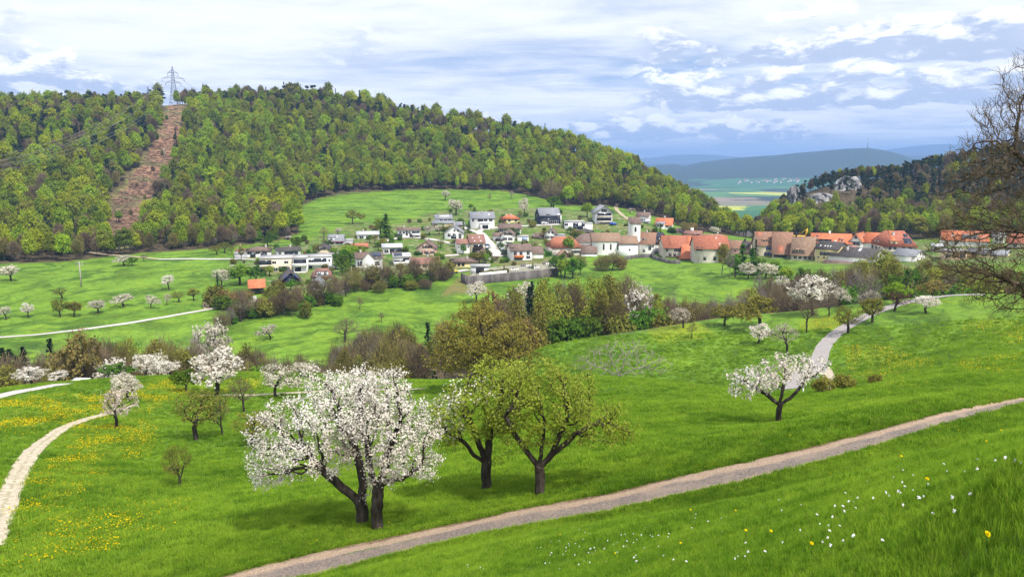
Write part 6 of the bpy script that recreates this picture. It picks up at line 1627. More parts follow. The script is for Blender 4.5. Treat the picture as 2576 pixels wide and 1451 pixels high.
# upper meadow
T('olive1', 887, 562, 527, 34, 'round olive tree alone in the middle of the upper meadow', dmin=VS)
T('bare1', 752, 549, 516, 22, 'bare tree at the forest edge of the upper meadow', dmin=VS)
T('blossom0', 1147, 541, 503, 34, 'white blossoming tree at the top of the upper village', dmin=VS)
T('blossom2', 1136, 527, 500, 26, 'second blossom tree tucked behind the white one on the upper meadow', dmin=VS)
T('blossom1', 1120, 503, 478, 24, 'small blossoming tree highest on the upper meadow', dmin=VS)
T('bare2', 1233, 505, 486, 12, 'stunted bare tree high on the upper meadow', dmin=VS)
T('pink1', 1285, 500, 478, 18, 'small pinkish tree below the forest edge', dmin=VS)
T('blossom2', 1320, 543, 498, 34, 'pale lacy tree west of the dark blue house', dmin=VS)
T('bare0', 1387, 520, 452, 56, 'large bare tree standing before the forest above the dark blue house', name='bare_tree', dmin=VS)
T('green0', 1392, 524, 494, 44, 'dark green tree under the large bare tree', dmin=VS)
T('bright0', 1477, 546, 509, 28, 'fresh green tree beside the white chalet', dmin=VS)
T('cedar0', 972, 596, 536, 46, 'big dark cedar above the village gardens', name='cedar', dmin=VS)
T('bright0', 957, 592, 548, 30, 'pale green tree touching the dark cedar', dmin=VS)
T('pink0', 1585, 537, 522, 34, 'pinkish blossoming bush by the forest path', dmin=VS)
T('brown0', 1555, 510, 470, 26, 'brown tree at the mouth of the forest path', dmin=VS)
# west corner by the orange-roofed barn
T('spruce0', 549, 738, 682, 17, 'slim dark spruce in the copse at the end of the meadow row', name='spruce', dmin=VS)
T('blossom0', 557, 722, 676, 34, 'blossoming crown above the slim spruce', dmin=VS)
T('blossom1', 590, 700, 664, 34, 'pink-white blossoming tree behind the yellow willow', dmin=VS)
T('bright0', 603, 716, 664, 62, 'yellow-green weeping willow west of the terraces', name='willow', dmin=VS)
T('green0', 645, 712, 668, 44, 'dark green garden tree below the flat-roofed terrace', dmin=VS)
T('bright0', 679, 694, 668, 26, 'small bright tree in front of the cream terrace', dmin=VS)
for i, (k, x, yb, yt, w) in enumerate([('bush_olive', 540, 770, 718, 52), ('bush_bronze', 575, 772, 728, 50), ('bush_brown', 600, 768, 725, 46), ('bush_green', 560, 778, 742, 46), ('bush_green', 590, 780, 752, 40), ('bush_bronze', 620, 762, 728, 40), ('bush_olive', 685, 764, 718, 50), ('bush_olive', 702, 745, 702, 40), ('bush_brown', 660, 772, 748, 40), ('bush_green', 678, 780, 752, 44), ('bush_brown', 720, 772, 735, 50), ('bush_white', 665, 770, 752, 22)]):
    T(k, x, yb, yt, w, {'bush_olive': 'olive shrub in the copse around the orange-roofed barn', 'bush_bronze': 'bronze shrub in the copse around the orange-roofed barn', 'bush_brown': 'leafless brown shrub in the copse around the orange-roofed barn', 'bush_green': 'green shrub in the copse around the orange-roofed barn', 'bush_white': 'pale flowering shrub in front of the orange-roofed barn'}[k], name='shrub', dmin=VS, group=k.replace('_', ' ') + ' thicket by the barn', cat='shrub')
# hedge of bare trees climbing from the gully to the cemetery
HG = [('bare0', 560, 842, 778, 50), ('bare1', 606, 808, 742, 60), ('greybare0', 580, 820, 770, 34), ('bare2', 640, 800, 745, 46), ('bush_olive', 665, 798, 750, 46), ('bush_brown', 690, 792, 740, 50), ('thicket0', 715, 792, 725, 48), ('gold0', 702, 786, 728, 36), ('thicket1', 745, 782, 715, 44), ('bare0', 765, 776, 705, 44), ('green0', 772, 795, 742, 40), ('thicket2', 790, 770, 700, 46), ('bare1', 815, 768, 690, 52), ('thicket0', 845, 760, 690, 44), ('bare2', 870, 745, 680, 46), ('bush_green', 850, 768, 740, 36), ('thicket1', 895, 735, 676, 44), ('bare0', 920, 728, 660, 50), ('gold1', 935, 725, 665, 40), ('bare1', 955, 724, 650, 56), ('thicket2', 975, 720, 668, 44), ('bush_green', 990, 722, 690, 40), ('bare2', 1005, 722, 655, 50), ('bush_green', 1025, 722, 688, 42), ('thicket0', 1045, 715, 648, 46), ('bush_green', 1062, 718, 690, 40), ('bare0', 1085, 712, 640, 44), ('gold2', 1095, 705, 645, 40), ('bush_brown', 1115, 705, 668, 40), ('gold0', 1125, 700, 655, 32), ('bush_brown', 1070, 725, 700, 40), ('bush_olive', 1035, 728, 705, 40), ('bush_brown', 955, 735, 705, 40), ('thicket1', 735, 795, 750, 40), ('bush_olive', 770, 800, 755, 30)]
LB = {'bare': ('bare_tree', 'bare brown tree in the hedge climbing to the cemetery', 'tree'), 'greybare': ('bare_tree', 'grey bare tree in the hedge climbing to the cemetery', 'tree'), 'thicket': ('budding_tree', 'twiggy budding tree in the hedge climbing to the cemetery', 'tree'), 'gold': ('young_tree', 'olive leafing tree in the hedge climbing to the cemetery', 'tree'), 'green': ('young_tree', 'green tree in the hedge climbing to the cemetery', 'tree'), 'bush_olive': ('shrub', 'olive shrub in the hedge climbing to the cemetery', 'shrub'), 'bush_brown': ('shrub', 'leafless shrub in the hedge climbing to the cemetery', 'shrub'), 'bush_green': ('shrub', 'dark green shrub in the hedge climbing to the cemetery', 'shrub')}
for k, x, yb, yt, w in HG:
    nm, lb, ct = LB[k.rstrip('0123456789')]
    T(k, x, yb, yt, w, lb, name=nm, dmin=VS, group=lb.replace('in the', 'of the', 1), cat=ct)
# single trees in the middle meadow
T('blossom2', 681, 853, 816, 50, 'pale leaning blossom tree alone in the middle meadow', dmin=VS)
T('bare1', 868, 860, 800, 62, 'gnarled bare tree at the lower edge of the middle meadow', name='bare_tree', dmin=VS)
T('bare2', 905, 777, 743, 18, 'thin bare sapling in the middle meadow', name='bare_tree', dmin=VS)
T('bare0', 960, 809, 783, 18, 'spindly dead sapling low in the middle meadow', name='bare_tree', dmin=VS)
T('green1', 770, 797, 766, 20, 'small green bush-tree below the hedge', dmin=VS)
T('white0', 1198, 758, 706, 46, 'white blossoming tree below the corner of the cemetery wall', dmin=VS)
T('sparse1', 1300, 742, 720, 14, 'slender sapling in a shelter below the cemetery wall', dmin=VS)
# gardens in the village
GD = [('bright0', 880, 660, 615, 44), ('bright0', 905, 650, 618, 40), ('green0', 868, 668, 628, 50), ('green0', 1165, 640, 612, 18), ('cedar0', 1166, 590, 552, 14), ('bright0', 840, 640, 622, 20), ('green0', 862, 690, 640, 44), ('olive0', 1205, 665, 628, 40), ('bright0', 1220, 662, 636, 26), ('green0', 1228, 655, 628, 22), ('bush_red', 1245, 655, 642, 22), ('bush_green', 1300, 630, 612, 14), ('bright0', 1430, 640, 595, 34), ('green0', 1412, 695, 640, 50), ('green0', 1440, 700, 648, 52), ('bright0', 1420, 698, 652, 40), ('thicket2', 1460, 690, 640, 44), ('thicket0', 1540, 678, 632, 56), ('bush_brown', 1515, 680, 640, 46), ('bush_bronze', 1560, 678, 645, 40), ('cedar0', 1608, 632, 605, 14), ('bush_green', 1620, 636, 618, 14), ('cedar0', 1660, 600, 560, 16), ('cedar0', 1650, 596, 566, 12), ('bush_red', 1645, 592, 575, 20), ('blossom0', 1795, 590, 570, 44), ('thicket1', 1720, 588, 555, 36), ('bush_bronze', 1735, 582, 560, 40), ('bush_green', 1690, 585, 570, 24), ('gold1', 1815, 660, 612, 26), ('bush_green', 1160, 565, 548, 22), ('bush_red', 1095, 572, 560, 16), ('bush_green', 1108, 580, 560, 22), ('olive1', 1130, 590, 565, 28), ('bush_green', 1140, 578, 566, 16), ('bush_green', 1300, 575, 562, 20), ('bush_red', 1268, 566, 552, 14), ('cedar0', 1180, 585, 552, 16), ('blossom1', 1080, 590, 566, 28), ('blossom2', 1105, 590, 564, 26), ('bush_olive', 1065, 600, 588, 16), ('bronze0', 1448, 600, 575, 26), ('bush_bronze', 1460, 590, 578, 20), ('blossom0', 1455, 568, 552, 16), ('green1', 745, 625, 600, 26), ('bare1', 815, 600, 568, 24), ('blossom1', 850, 590, 572, 18), ('bush_red', 725, 590, 570, 18), ('olive0', 795, 645, 615, 26), ('bush_green', 690, 600, 585, 26), ('bush_green', 765, 605, 590, 18), ('sparse0', 545, 640, 616, 26), ('sparse1', 585, 640, 614, 22), ('sparse0', 565, 636, 608, 30), ('olive2', 607, 655, 618, 14), ('green1', 930, 610, 590, 24), ('bush_green', 985, 612, 595, 18), ('bush_olive', 960, 618, 600, 16), ('green1', 1350, 640, 628, 14), ('bush_green', 1380, 642, 630, 18), ('bush_bright', 1100, 648, 634, 18), ('bush_green', 1020, 632, 622, 24), ('bush_green', 1050, 640, 630, 24), ('bush_olive', 1000, 660, 640, 20), ('bright0', 870, 640, 622, 14), ('sparse0', 1370, 600, 580, 20), ('blossom2', 1340, 600, 588, 14), ('sparse1', 1180, 660, 640, 22), ('bush_green', 1262, 560, 548, 14), ('bush_olive', 1340, 570, 555, 20), ('bush_red', 1330, 560, 550, 12), ('cedar0', 890, 628, 605, 10), ('bush_green', 855, 655, 640, 30)]
GL = {'bright': 'bright green leafy garden tree among the village houses', 'green': 'mid-green garden tree among the village houses', 'cedar': 'small dark conifer in a village garden', 'olive': 'olive garden tree among the village houses', 'bush_red': 'dark red shrub in a village garden', 'bush_green': 'green shrub in a village garden', 'bush_bronze': 'bronze shrub in a village garden', 'bush_brown': 'leafless shrub below the church', 'bush_olive': 'olive shrub in a village garden', 'bush_bright': 'light green shrub in a village garden', 'thicket': 'twiggy bare tree among the village houses', 'gold': 'fresh olive-yellow tree among the village houses', 'blossom': 'cream blossoming garden tree among the village houses', 'bronze': 'bronze leafing tree among the village houses', 'bare': 'bare garden tree among the village houses', 'sparse': 'thinly leafed garden tree among the village houses'}
for k, x, yb, yt, w in GD:
    b_ = k.rstrip('0123456789'); sh_ = b_.startswith('bush')
    T(k, x, yb, yt, w, GL[b_], name='garden_shrub' if sh_ else ('conifer' if b_ == 'cedar' else 'garden_tree'), dmin=290, group=GL[b_].replace(' a ', ' the ') + 's', cat='shrub' if sh_ else 'tree')
# trees between the green slope and the east village
EV = [('cedar0', 1865, 690, 610, 50), ('cedar0', 1890, 690, 622, 46), ('spruce0', 1898, 680, 600, 22), ('green0', 1850, 695, 640, 44), ('gold0', 1815, 690, 612, 30), ('greybare0', 1835, 700, 622, 30), ('bush_green', 1905, 690, 650, 40), ('blossom1', 1882, 700, 660, 46), ('blossom0', 1925, 700, 662, 46), ('bush_green', 1960, 690, 668, 40), ('bush_bright', 1975, 700, 672, 44), ('bush_green', 1948, 680, 655, 30)]
EL = {'cedar': ('conifer', 'broad dark green conifer below the eastern farmhouses'), 'spruce': ('spruce', 'tall narrow spruce below the eastern farmhouses'), 'green': ('garden_tree', 'dark green tree below the eastern farmhouses'), 'gold': ('garden_tree', 'upright yellow-green tree below the long old barn'), 'greybare': ('bare_tree', 'grey leafless trunks beside the upright yellow-green tree'), 'bush_green': ('garden_shrub', 'green shrub below the eastern farmhouses'), 'blossom': ('fruit_tree', 'creamy blossoming tree at the foot of the dark conifers'), 'bush_bright': ('garden_shrub', 'light green shrub below the eastern farmhouses')}
for k, x, yb, yt, w in EV:
    nm, lb = EL[k.rstrip('0123456789')]
    T(k, x, yb, yt, w, lb, name=nm, dmin=VS, group=lb + ' group', cat='shrub' if 'shrub' in nm else 'tree')
# ------------------------------------------------------------------ wood along the gully
rgw = np.random.default_rng(5)
def belt(L, dfun, lab, nmap, grp):
    for k, x, yt, w, d in L:
        nm, lb, ct = nmap[k.rstrip('0123456789')]
        lb = lb.replace('the gully wood', lab)
        T(k, x, 900, yt, w, lb, name=nm, d=d, group=lb + ' group', cat=ct)
NMW = {'spruce': ('spruce', 'dark spruce in the gully wood', 'tree'), 'gold': ('gully_tree', 'olive-yellow leafing tree in the gully wood', 'tree'), 'lime': ('gully_tree', 'fresh yellow-green tall tree in the gully wood', 'tree'), 'thicket': ('budding_tree', 'twiggy brown budding tree in the gully wood', 'tree'), 'greybare': ('bare_tree', 'grey leafless tree in the gully wood', 'tree'), 'bright': ('gully_tree', 'bright green round tree in the gully wood', 'tree'), 'olive': ('gully_tree', 'olive round-crowned tree in the gully wood', 'tree'), 'blossom': ('wild_cherry', 'cream blossoming tree in the gully wood', 'tree'), 'white': ('wild_cherry', 'pure white blossoming tree in the gully wood', 'tree'), 'green': ('gully_tree', 'dark green leafy tree in the gully wood', 'tree'), 'bush_brown': ('shrub', 'brown shrub filling the gully wood', 'shrub'), 'bush_green': ('shrub', 'green shrub filling the gully wood', 'shrub'), 'bush_olive': ('shrub', 'olive shrub filling the gully wood', 'shrub'), 'bronze': ('gully_tree', 'bronze leafing tree in the gully wood', 'tree'), 'bare': ('bare_tree', 'bare spreading tree in the gully wood', 'tree')}
left = [('spruce0', 8, 868, 30, 180), ('spruce1', 24, 872, 28, 175), ('spruce0', 58, 866, 32, 182), ('spruce1', -12, 880, 30, 178), ('spruce0', 128, 846, 30, 190), ('spruce1', 40, 890, 26, 170), ('thicket0', 95, 890, 60, 178), ('greybare0', 75, 885, 50, 185), ('thicket1', 140, 895, 50, 175), ('bronze0', 200, 834, 118, 150), ('gold0', 235, 850, 60, 176), ('olive0', 170, 880, 60, 172), ('thicket2', 290, 850, 70, 182), ('thicket0', 262, 870, 50, 170), ('lime0', 327, 852, 50, 178), ('thicket1', 375, 868, 60, 175), ('greybare1', 405, 842, 70, 188), ('thicket2', 440, 855, 60, 182), ('gold2', 420, 880, 60, 168), ('olive1', 455, 885, 50, 166), ('greybare0', 500, 835, 64, 190), ('thicket0', 480, 860, 50, 176), ('greybare1', 545, 850, 50, 182), ('blossom0', 535, 810, 34, 195), ('thicket1', 570, 870, 50, 180), ('gold1', 625, 862, 40, 182), ('thicket2', 640, 875, 70, 180), ('thicket0', 605, 890, 50, 172), ('greybare1', 690, 890, 60, 176), ('thicket1', 725, 895, 60, 172), ('thicket2', 760, 885, 50, 180), ('greybare0', 790, 900, 50, 170), ('bush_brown', 660, 905, 60, 160), ('bush_brown', 600, 910, 60, 160), ('bush_green', 650, 920, 50, 156), ('bush_brown', 720, 912, 60, 158), ('bush_brown', 310, 900, 60, 160), ('bush_green', 250, 905, 60, 158), ('bush_brown', 200, 910, 70, 160), ('bush_olive', 150, 915, 60, 160), ('bush_brown', 470, 905, 60, 160), ('bush_brown', 780, 915, 60, 155)]
belt(left, None, 'the gully wood behind the crest of blossom trees', NMW, 'gully wood')
mid = [('thicket0', 842, 862, 44, 176), ('greybare0', 850, 858, 40, 172), ('thicket1', 880, 848, 50, 178), ('greybare1', 905, 830, 50, 182), ('thicket2', 930, 822, 50, 184), ('thicket0', 955, 818, 56, 182), ('thicket1', 985, 815, 60, 178), ('thicket2', 1010, 812, 56, 176), ('thicket0', 1035, 822, 56, 172), ('bronze0', 1040, 870, 80, 165), ('bronze0', 990, 890, 80, 160), ('bush_brown', 940, 890, 70, 162), ('bush_brown', 890, 895, 70, 162), ('spruce0', 1078, 806, 26, 168), ('thicket1', 860, 880, 50, 165), ('bush_olive', 1000, 905, 60, 150), ('thicket2', 1060, 860, 60, 158), ('lime0', 900, 892, 40, 165), ('bush_brown', 840, 915, 60, 152), ('thicket0', 1120, 800, 60, 170), ('bush_brown', 960, 912, 80, 150)]
belt(mid, None, 'the gully thicket below the middle meadow', NMW, 'gully wood')
stand = [('thicket0', 1205, 762, 60, 184), ('gold0', 1225, 752, 60, 188), ('bronze0', 1255, 735, 70, 190), ('gold1', 1285, 720, 56, 194), ('thicket1', 1270, 748, 60, 182), ('bronze0', 1215, 790, 60, 172), ('thicket2', 1240, 800, 60, 165), ('blossom1', 1310, 712, 34, 200), ('gold2', 1310, 735, 50, 188), ('spruce1', 1337, 704, 36, 196), ('spruce0', 1330, 716, 30, 192), ('gold0', 1368, 698, 44, 198), ('lime1', 1362, 712, 44, 192), ('gold1', 1398, 708, 50, 200), ('greybare0', 1410, 700, 44, 206), ('gold2', 1425, 712, 50, 196), ('lime0', 1452, 700, 44, 200), ('thicket1', 1440, 712, 40, 190), ('lime1', 1480, 694, 48, 204), ('lime0', 1500, 702, 40, 196), ('gold0', 1525, 690, 50, 206), ('gold1', 1545, 700, 44, 198), ('thicket2', 1572, 690, 56, 206), ('thicket0', 1590, 712, 46, 200), ('blossom0', 1602, 716, 44, 208), ('white0', 1598, 728, 36, 200), ('thicket1', 1625, 740, 50, 204), ('gold2', 1640, 738, 50, 206), ('lime1', 1650, 752, 40, 198), ('thicket2', 1672, 742, 46, 204), ('greybare1', 1690, 735, 40, 210), ('bronze0', 1300, 800, 60, 166), ('lime0', 1385, 740, 46, 186), ('lime1', 1420, 745, 46, 188), ('lime0', 1465, 745, 46, 190), ('gold1', 1350, 760, 46, 178), ('bush_green', 1400, 800, 44, 182), ('bush_green', 1440, 800, 44, 184), ('bush_green', 1480, 795, 44, 186), ('bush_olive', 1340, 820, 50, 170), ('bush_brown', 1300, 830, 60, 160), ('bush_green', 1600, 780, 50, 190), ('bush_green', 1640, 775, 50, 194), ('bush_olive', 1560, 790, 44, 186), ('thicket0', 1325, 790, 50, 172), ('bush_brown', 1270, 835, 60, 155), ('gold0', 1505, 735, 44, 192), ('thicket1', 1545, 745, 44, 190), ('bronze0', 1335, 812, 60, 162)]
belt(stand, None, 'the tall gully stand below the cemetery', NMW, 'gully wood')
east = [('thicket0', 1715, 745, 50, 205), ('thicket1', 1740, 752, 50, 210), ('bronze0', 1735, 768, 50, 200), ('greybare0', 1790, 742, 44, 214), ('greybare1', 1830, 735, 50, 216), ('thicket2', 1765, 760, 50, 206), ('greybare0', 1860, 730, 46, 220), ('thicket0', 1885, 745, 44, 215), ('greybare1', 1905, 720, 50, 222), ('bush_brown', 1690, 775, 50, 195), ('bush_olive', 1660, 790, 50, 190), ('bush_brown', 1780, 775, 50, 200), ('bush_brown', 1850, 772, 60, 205), ('thicket1', 1930, 690, 60, 240), ('greybare0', 1895, 680, 50, 245), ('thicket2', 1960, 705, 56, 235), ('thicket0', 1990, 690, 60, 245), ('thicket1', 2020, 680, 56, 250), ('green0', 2000, 672, 50, 262), ('thicket2', 2050, 672, 60, 252), ('greybare1', 2080, 668, 56, 256), ('thicket0', 2105, 675, 60, 250), ('thicket1', 2135, 660, 60, 256), ('gold0', 2150, 650, 60, 258), ('thicket2', 2170, 665, 60, 250), ('gold1', 2195, 628, 66, 270), ('lime0', 2215, 640, 60, 266), ('gold2', 2240, 650, 60, 260), ('green0', 2240, 690, 66, 240), ('thicket0', 2265, 665, 60, 254), ('green0', 2290, 680, 66, 245), ('gold0', 2300, 655, 60, 262), ('lime1', 2330, 668, 66, 254), ('thicket1', 2350, 660, 60, 260), ('green0', 2370, 690, 70, 244), ('gold1', 2395, 665, 66, 256), ('thicket2', 2420, 660, 60, 262), ('green0', 2440, 695, 70, 242), ('gold2', 2470, 670, 66, 254), ('thicket0', 2500, 665, 66, 258), ('gold0', 2530, 680, 66, 250), ('green0', 2560, 690, 70, 246), ('bush_brown', 2010, 735, 60, 222), ('bush_brown', 2080, 725, 66, 226), ('bush_green', 2130, 720, 66, 228), ('bush_green', 2190, 712, 66, 230), ('bush_brown', 2250, 712, 66, 228), ('bush_green', 2320, 715, 70, 226), ('bush_green', 2390, 715, 70, 226), ('bush_green', 2450, 718, 70, 224), ('bush_brown', 2520, 718, 70, 224), ('thicket1', 1975, 725, 50, 228), ('thicket2', 2060, 715, 50, 232), ('thicket0', 2110, 712, 50, 234), ('thicket1', 2160, 705, 50, 238), ('bush_green', 2580, 715, 70, 224)]
belt(east, None, 'the gully wood below the eastern houses', NMW, 'gully wood')
def fill(profile, n, d0, d1, kinds, seed):
    rg = np.random.default_rng(seed); xs, ys = zip(*profile)
    for i in range(n):
        x = rg.uniform(xs[0], xs[-1]); d = rg.uniform(d0, d1); k = kinds[rg.integers(len(kinds))]
        yt = np.interp(x, xs, ys) + rg.uniform(2, 34)
        nm, lb, ct = NMW[k.rstrip('0123456789')]
        lb = lb.replace('the gully wood', 'the gully wood below the eastern houses' if x > 1200 else ('the gully thicket below the middle meadow' if x > 830 else 'the gully wood behind the crest of blossom trees'))
        T(k, x, 900, yt, rg.uniform(42, 70), lb, name=nm, d=d, group=lb + ' group', cat=ct)
fill([(-10, 885), (60, 880), (130, 868), (200, 850), (290, 855), (330, 862), (400, 850), (500, 845), (550, 845), (640, 880), (700, 893), (800, 905), (860, 850), (930, 828), (1010, 820), (1060, 832)], 46, 152, 186, ['thicket0', 'thicket1', 'greybare0', 'thicket2', 'greybare1', 'gold1', 'bare0', 'bush_brown'], 61)
fill([(1640, 740), (1750, 750), (1830, 738), (1890, 700), (1950, 686), (2000, 682), (2100, 668), (2200, 645), (2300, 668), (2400, 672), (2600, 678)], 52, 212, 262, ['thicket0', 'thicket1', 'greybare0', 'gold0', 'thicket2', 'green0', 'lime0', 'gold2', 'bare1'], 62)
# ------------------------------------------------------------------ near orchards: left meadow
T('white0', 85, 977, 918, 66, 'white blossoming tree by the lane beside the dark spruces', d=136)
T('white1', 150, 974, 930, 54, 'second white blossoming tree by the lane, next to the white trailer', d=136)
T('white0', 282, 962, 898, 76, 'white blossoming tree behind the round green tree on the crest', d=150)
T('green0', 300, 975, 914, 96, 'round dark green tree on the crest among blossom', d=131)
T('white1', 366, 960, 890, 70, 'tall white blossoming tree in the middle of the crest row', d=143)
T('blossom0', 402, 958, 888, 60, 'cream-green blossoming tree in the crest row', d=152)
T('blossom1', 318, 965, 938, 60, 'cream blossoming tree standing behind the small path-side tree', d=112)
T('white0', 432, 968, 905, 60, 'dense white blossoming tree at the end of the crest row', d=132)
T('green0', 470, 985, 930, 66, 'dark green tree between two white blossoming trees on the crest')
T('olive2', 470, 950, 880, 60, 'yellow-green tree rising behind the crest row', d=160)
T('white0', 545, 996, 873, 116, 'large rounded white blossoming tree beside the gravel path')
T('blossom2', 693, 998, 916, 100, 'broad cream blossoming tree behind the bare fruit tree')
T('blossom0', 760, 985, 912, 70, 'cream blossoming tree half hidden behind the white cherries', d=120)
T('pink0', 294, 1075, 972, 118, 'wide cream-pink blossoming tree standing beside the gravel path curve')
T('blossom1', 322, 1010, 940, 62, 'pale blossoming tree just behind the path-side tree', d=105)
T('sparse0', 494, 1105, 980, 112, 'half-bare olive fruit tree with crooked crown on the left slope')
T('bare2', 560, 1095, 995, 44, 'dead-looking pruned tree with bare upright stems')
T('bare1', 614, 1037, 945, 62, 'dark bare many-stemmed fruit tree above the pruned one')
T('sparse1', 452, 1225, 1120, 108, 'leaning thin fruit tree lowest on the left slope', lean=-.22)
T('sparse0', 635, 1120, 1035, 90, 'thin twiggy tree half hidden behind the white cherry')
# ------------------------------------------------------------------ near orchards: right shoulder
HS = 100
T('pink0', 1720, 824, 772, 70, 'pinkish half-bare fruit tree on the crest of the shoulder', dmin=HS)
T('bare2', 1741, 850, 808, 20, 'tiny bare sapling below the pinkish tree', dmin=HS)
T('olive0', 1822, 818, 764, 70, 'olive fruit tree with domed crown on the crest', dmin=HS)
T('white0', 1907, 863, 812, 54, 'small white blossoming tree in the shoulder orchard', dmin=HS)
T('olive1', 1912, 822, 744, 96, 'wide olive-gold tree above the small white one', dmin=HS)
T('pink1', 1980, 884, 812, 96, 'wide brownish tree with fading blossom in the shoulder orchard', dmin=HS)
T('blossom1', 1980, 782, 696, 84, 'tall straw-coloured tree west of the tall white pear', dmin=HS)
T('white0', 2045, 792, 690, 86, 'tall white blossoming pear on the shoulder', dmin=HS)
T('bare1', 2029, 836, 740, 44, 'slim grey-barked tree in front of the tall white pear', dmin=HS)
T('bare0', 2085, 796, 735, 44, 'bare tree just east of the tall white pear', dmin=HS)
T('sparse0', 2133, 838, 768, 66, 'gnarled sparse tree at the verge of the asphalt lane', dmin=HS)
T('blossom0', 2150, 762, 725, 56, 'pale green-white tree on the far verge of the lane', dmin=HS)
T('blossom2', 2110, 770, 722, 44, 'pale green shrub-like tree left of the white-green pair', dmin=HS)
T('pink1', 2195, 772, 728, 60, 'pinkish tree across the lane from the olive one', dmin=HS)
T('olive2', 2195, 810, 748, 64, 'leaning olive tree on the near verge of the lane', dmin=HS, lean=-.1)
T('dark0', 2250, 783, 732, 62, 'dark reddish bare-looking tree on the near verge of the lane', dmin=HS)
T('white1', 2330, 788, 742, 68, 'small spreading white tree on the open shoulder', dmin=HS)
T('bronze0', 2345, 756, 703, 78, 'round brown-leaved tree beyond the lane', dmin=HS)
T('bright0', 2255, 765, 710, 60, 'bright green tree behind the reddish one', dmin=HS)
T('bush_olive', 2070, 998, 945, 62, 'olive roadside bush where the lane drops out of sight', name='shrub', d=78, cat='shrub')
T('bush_olive', 2122, 984, 940, 56, 'second olive bush beside the lane verge', name='shrub', d=80, cat='shrub')
T('bush_olive', 2200, 975, 946, 40, 'low olive bush in the dip right of the lane', name='shrub', d=84, cat='shrub')
# foreground hedge of forest foot: shrubs along the wood edge on the far left
EDGE = [(0, 655), (60, 652), (110, 648), (180, 638), (240, 634), (420, 628), (480, 622), (540, 618), (600, 612), (660, 606), (700, 600), (735, 590)]
for i in range(46):
    t_ = rgw.random() * (len(EDGE) - 1); j_ = int(t_); f_ = t_ - j_
    x = EDGE[j_][0] * (1 - f_) + EDGE[j_ + 1][0] * f_; y = EDGE[j_][1] * (1 - f_) + EDGE[j_ + 1][1] * f_
    if 270 < x < 350: continue
    k = ('bush_brown', 'bush_green', 'bush_olive', 'bush_grey')[rgw.integers(4)]
    y -= rgw.random() * 8
    T(k, x, y, y - rgw.uniform(14, 30), rgw.uniform(20, 36), {'bush_brown': 'brown leafless shrub along the foot of the forest', 'bush_green': 'green shrub along the foot of the forest', 'bush_olive': 'olive shrub along the foot of the forest', 'bush_grey': 'grey twiggy shrub along the foot of the forest'}[k], name='edge_shrub', dmin=300, group=k.replace('_', ' ') + ' along the forest foot', cat='shrub')
# saplings and survivors in the felled strip
for x, y, h_, k in [(300, 560, 30, 'bright0'), (262, 590, 36, 'bright0'), (283, 640, 30, 'bright0'), (298, 455, 40, 'beech0'), (310, 420, 20, 'bush_green'), (365, 500, 14, 'bush_brown'), (385, 430, 14, 'bush_brown'), (395, 350, 16, 'bush_green'), (420, 300, 12, 'bush_green'), (350, 585, 18, 'bush_brown'), (330, 540, 16, 'bush_brown'), (440, 350, 14, 'bush_olive'), (410, 390, 14, 'bush_olive'), (345, 470, 12, 'bush_brown')]:
    T(k, x, y, y - h_, h_ * .7, {'bright0': 'bright green young tree left standing in the felled strip', 'beech0': 'tall pale green tree left standing in the felled strip', 'bush_green': 'green bush in the felled strip', 'bush_brown': 'brown bush in the felled strip', 'bush_olive': 'olive bush in the felled strip'}[k], name='sapling' if 'bush' not in k else 'shrub', dmin=380, group=k + ' survivors', cat='shrub' if 'bush' in k else 'tree')

# ------------------------------------------------------------------ garden shrubs and hedges between the houses, shrubs under the hedge line
def blocked(P):
    for o in HOUSES:
        if math.hypot(P.x - o[0], P.y - o[1]) < o[2]: return True
    for cx, cy, hw in PATHS:
        if (np.hypot(cx - P.x, cy - P.y) - hw).min() < 1.0: return True
    return False
HOUSES = []
for o in bpy.data.objects:
    if o.parent is None and o.get('category') in ('house', 'barn', 'church', 'garage', 'shed') and o.name.split('.')[0] != 'far_house':
        w_ = [c for c in o.children if 'wall' in c.name]
        if w_:
            bb = np.array([tuple(v) for v in w_[0].bound_box]); c_ = bb.mean(0); M_ = Matrix.Rotation(o.rotation_euler[2], 3, 'Z') @ Vector(c_)
            HOUSES.append((o.location.x + M_.x, o.location.y + M_.y, max(np.ptp(bb[:, 0]), np.ptp(bb[:, 1])) / 2 + 2.0))
rgx = np.random.default_rng(17); n_ = 0
while n_ < 150:
    x, y = rgx.uniform(232, 660), rgx.uniform(206, 296)
    if not inside(np.array([x]), np.array([y]), GARD)[0]: continue
    P = hit(x, y, 285)
    if P.length > 520 or blocked(P): continue
    k = ('bush_green', 'bush_olive', 'bush_green', 'bush_bright', 'bush_bronze', 'green1', 'sparse0', 'bush_brown')[rgx.integers(8)]
    hh = rgx.uniform(1.3, 2.8) if 'bush' in k else rgx.uniform(3, 5)
    b_ = k.rstrip('0123456789'); sh_ = b_.startswith('bush')
    lb = GL[b_] if b_ != 'bush_brown' else 'brown leafless shrub in a village garden'
    place(k, P, hh, lb, 'garden_shrub' if sh_ else 'garden_tree', lb.replace(' a ', ' the ') + 's', wscale=rgx.uniform(.9, 1.5), cat='shrub' if sh_ else 'tree')
    n_ += 1
HL = [(545, 838), (600, 806), (650, 795), (700, 788), (760, 778), (820, 765), (880, 742), (930, 728), (1000, 722), (1060, 718), (1130, 702)]
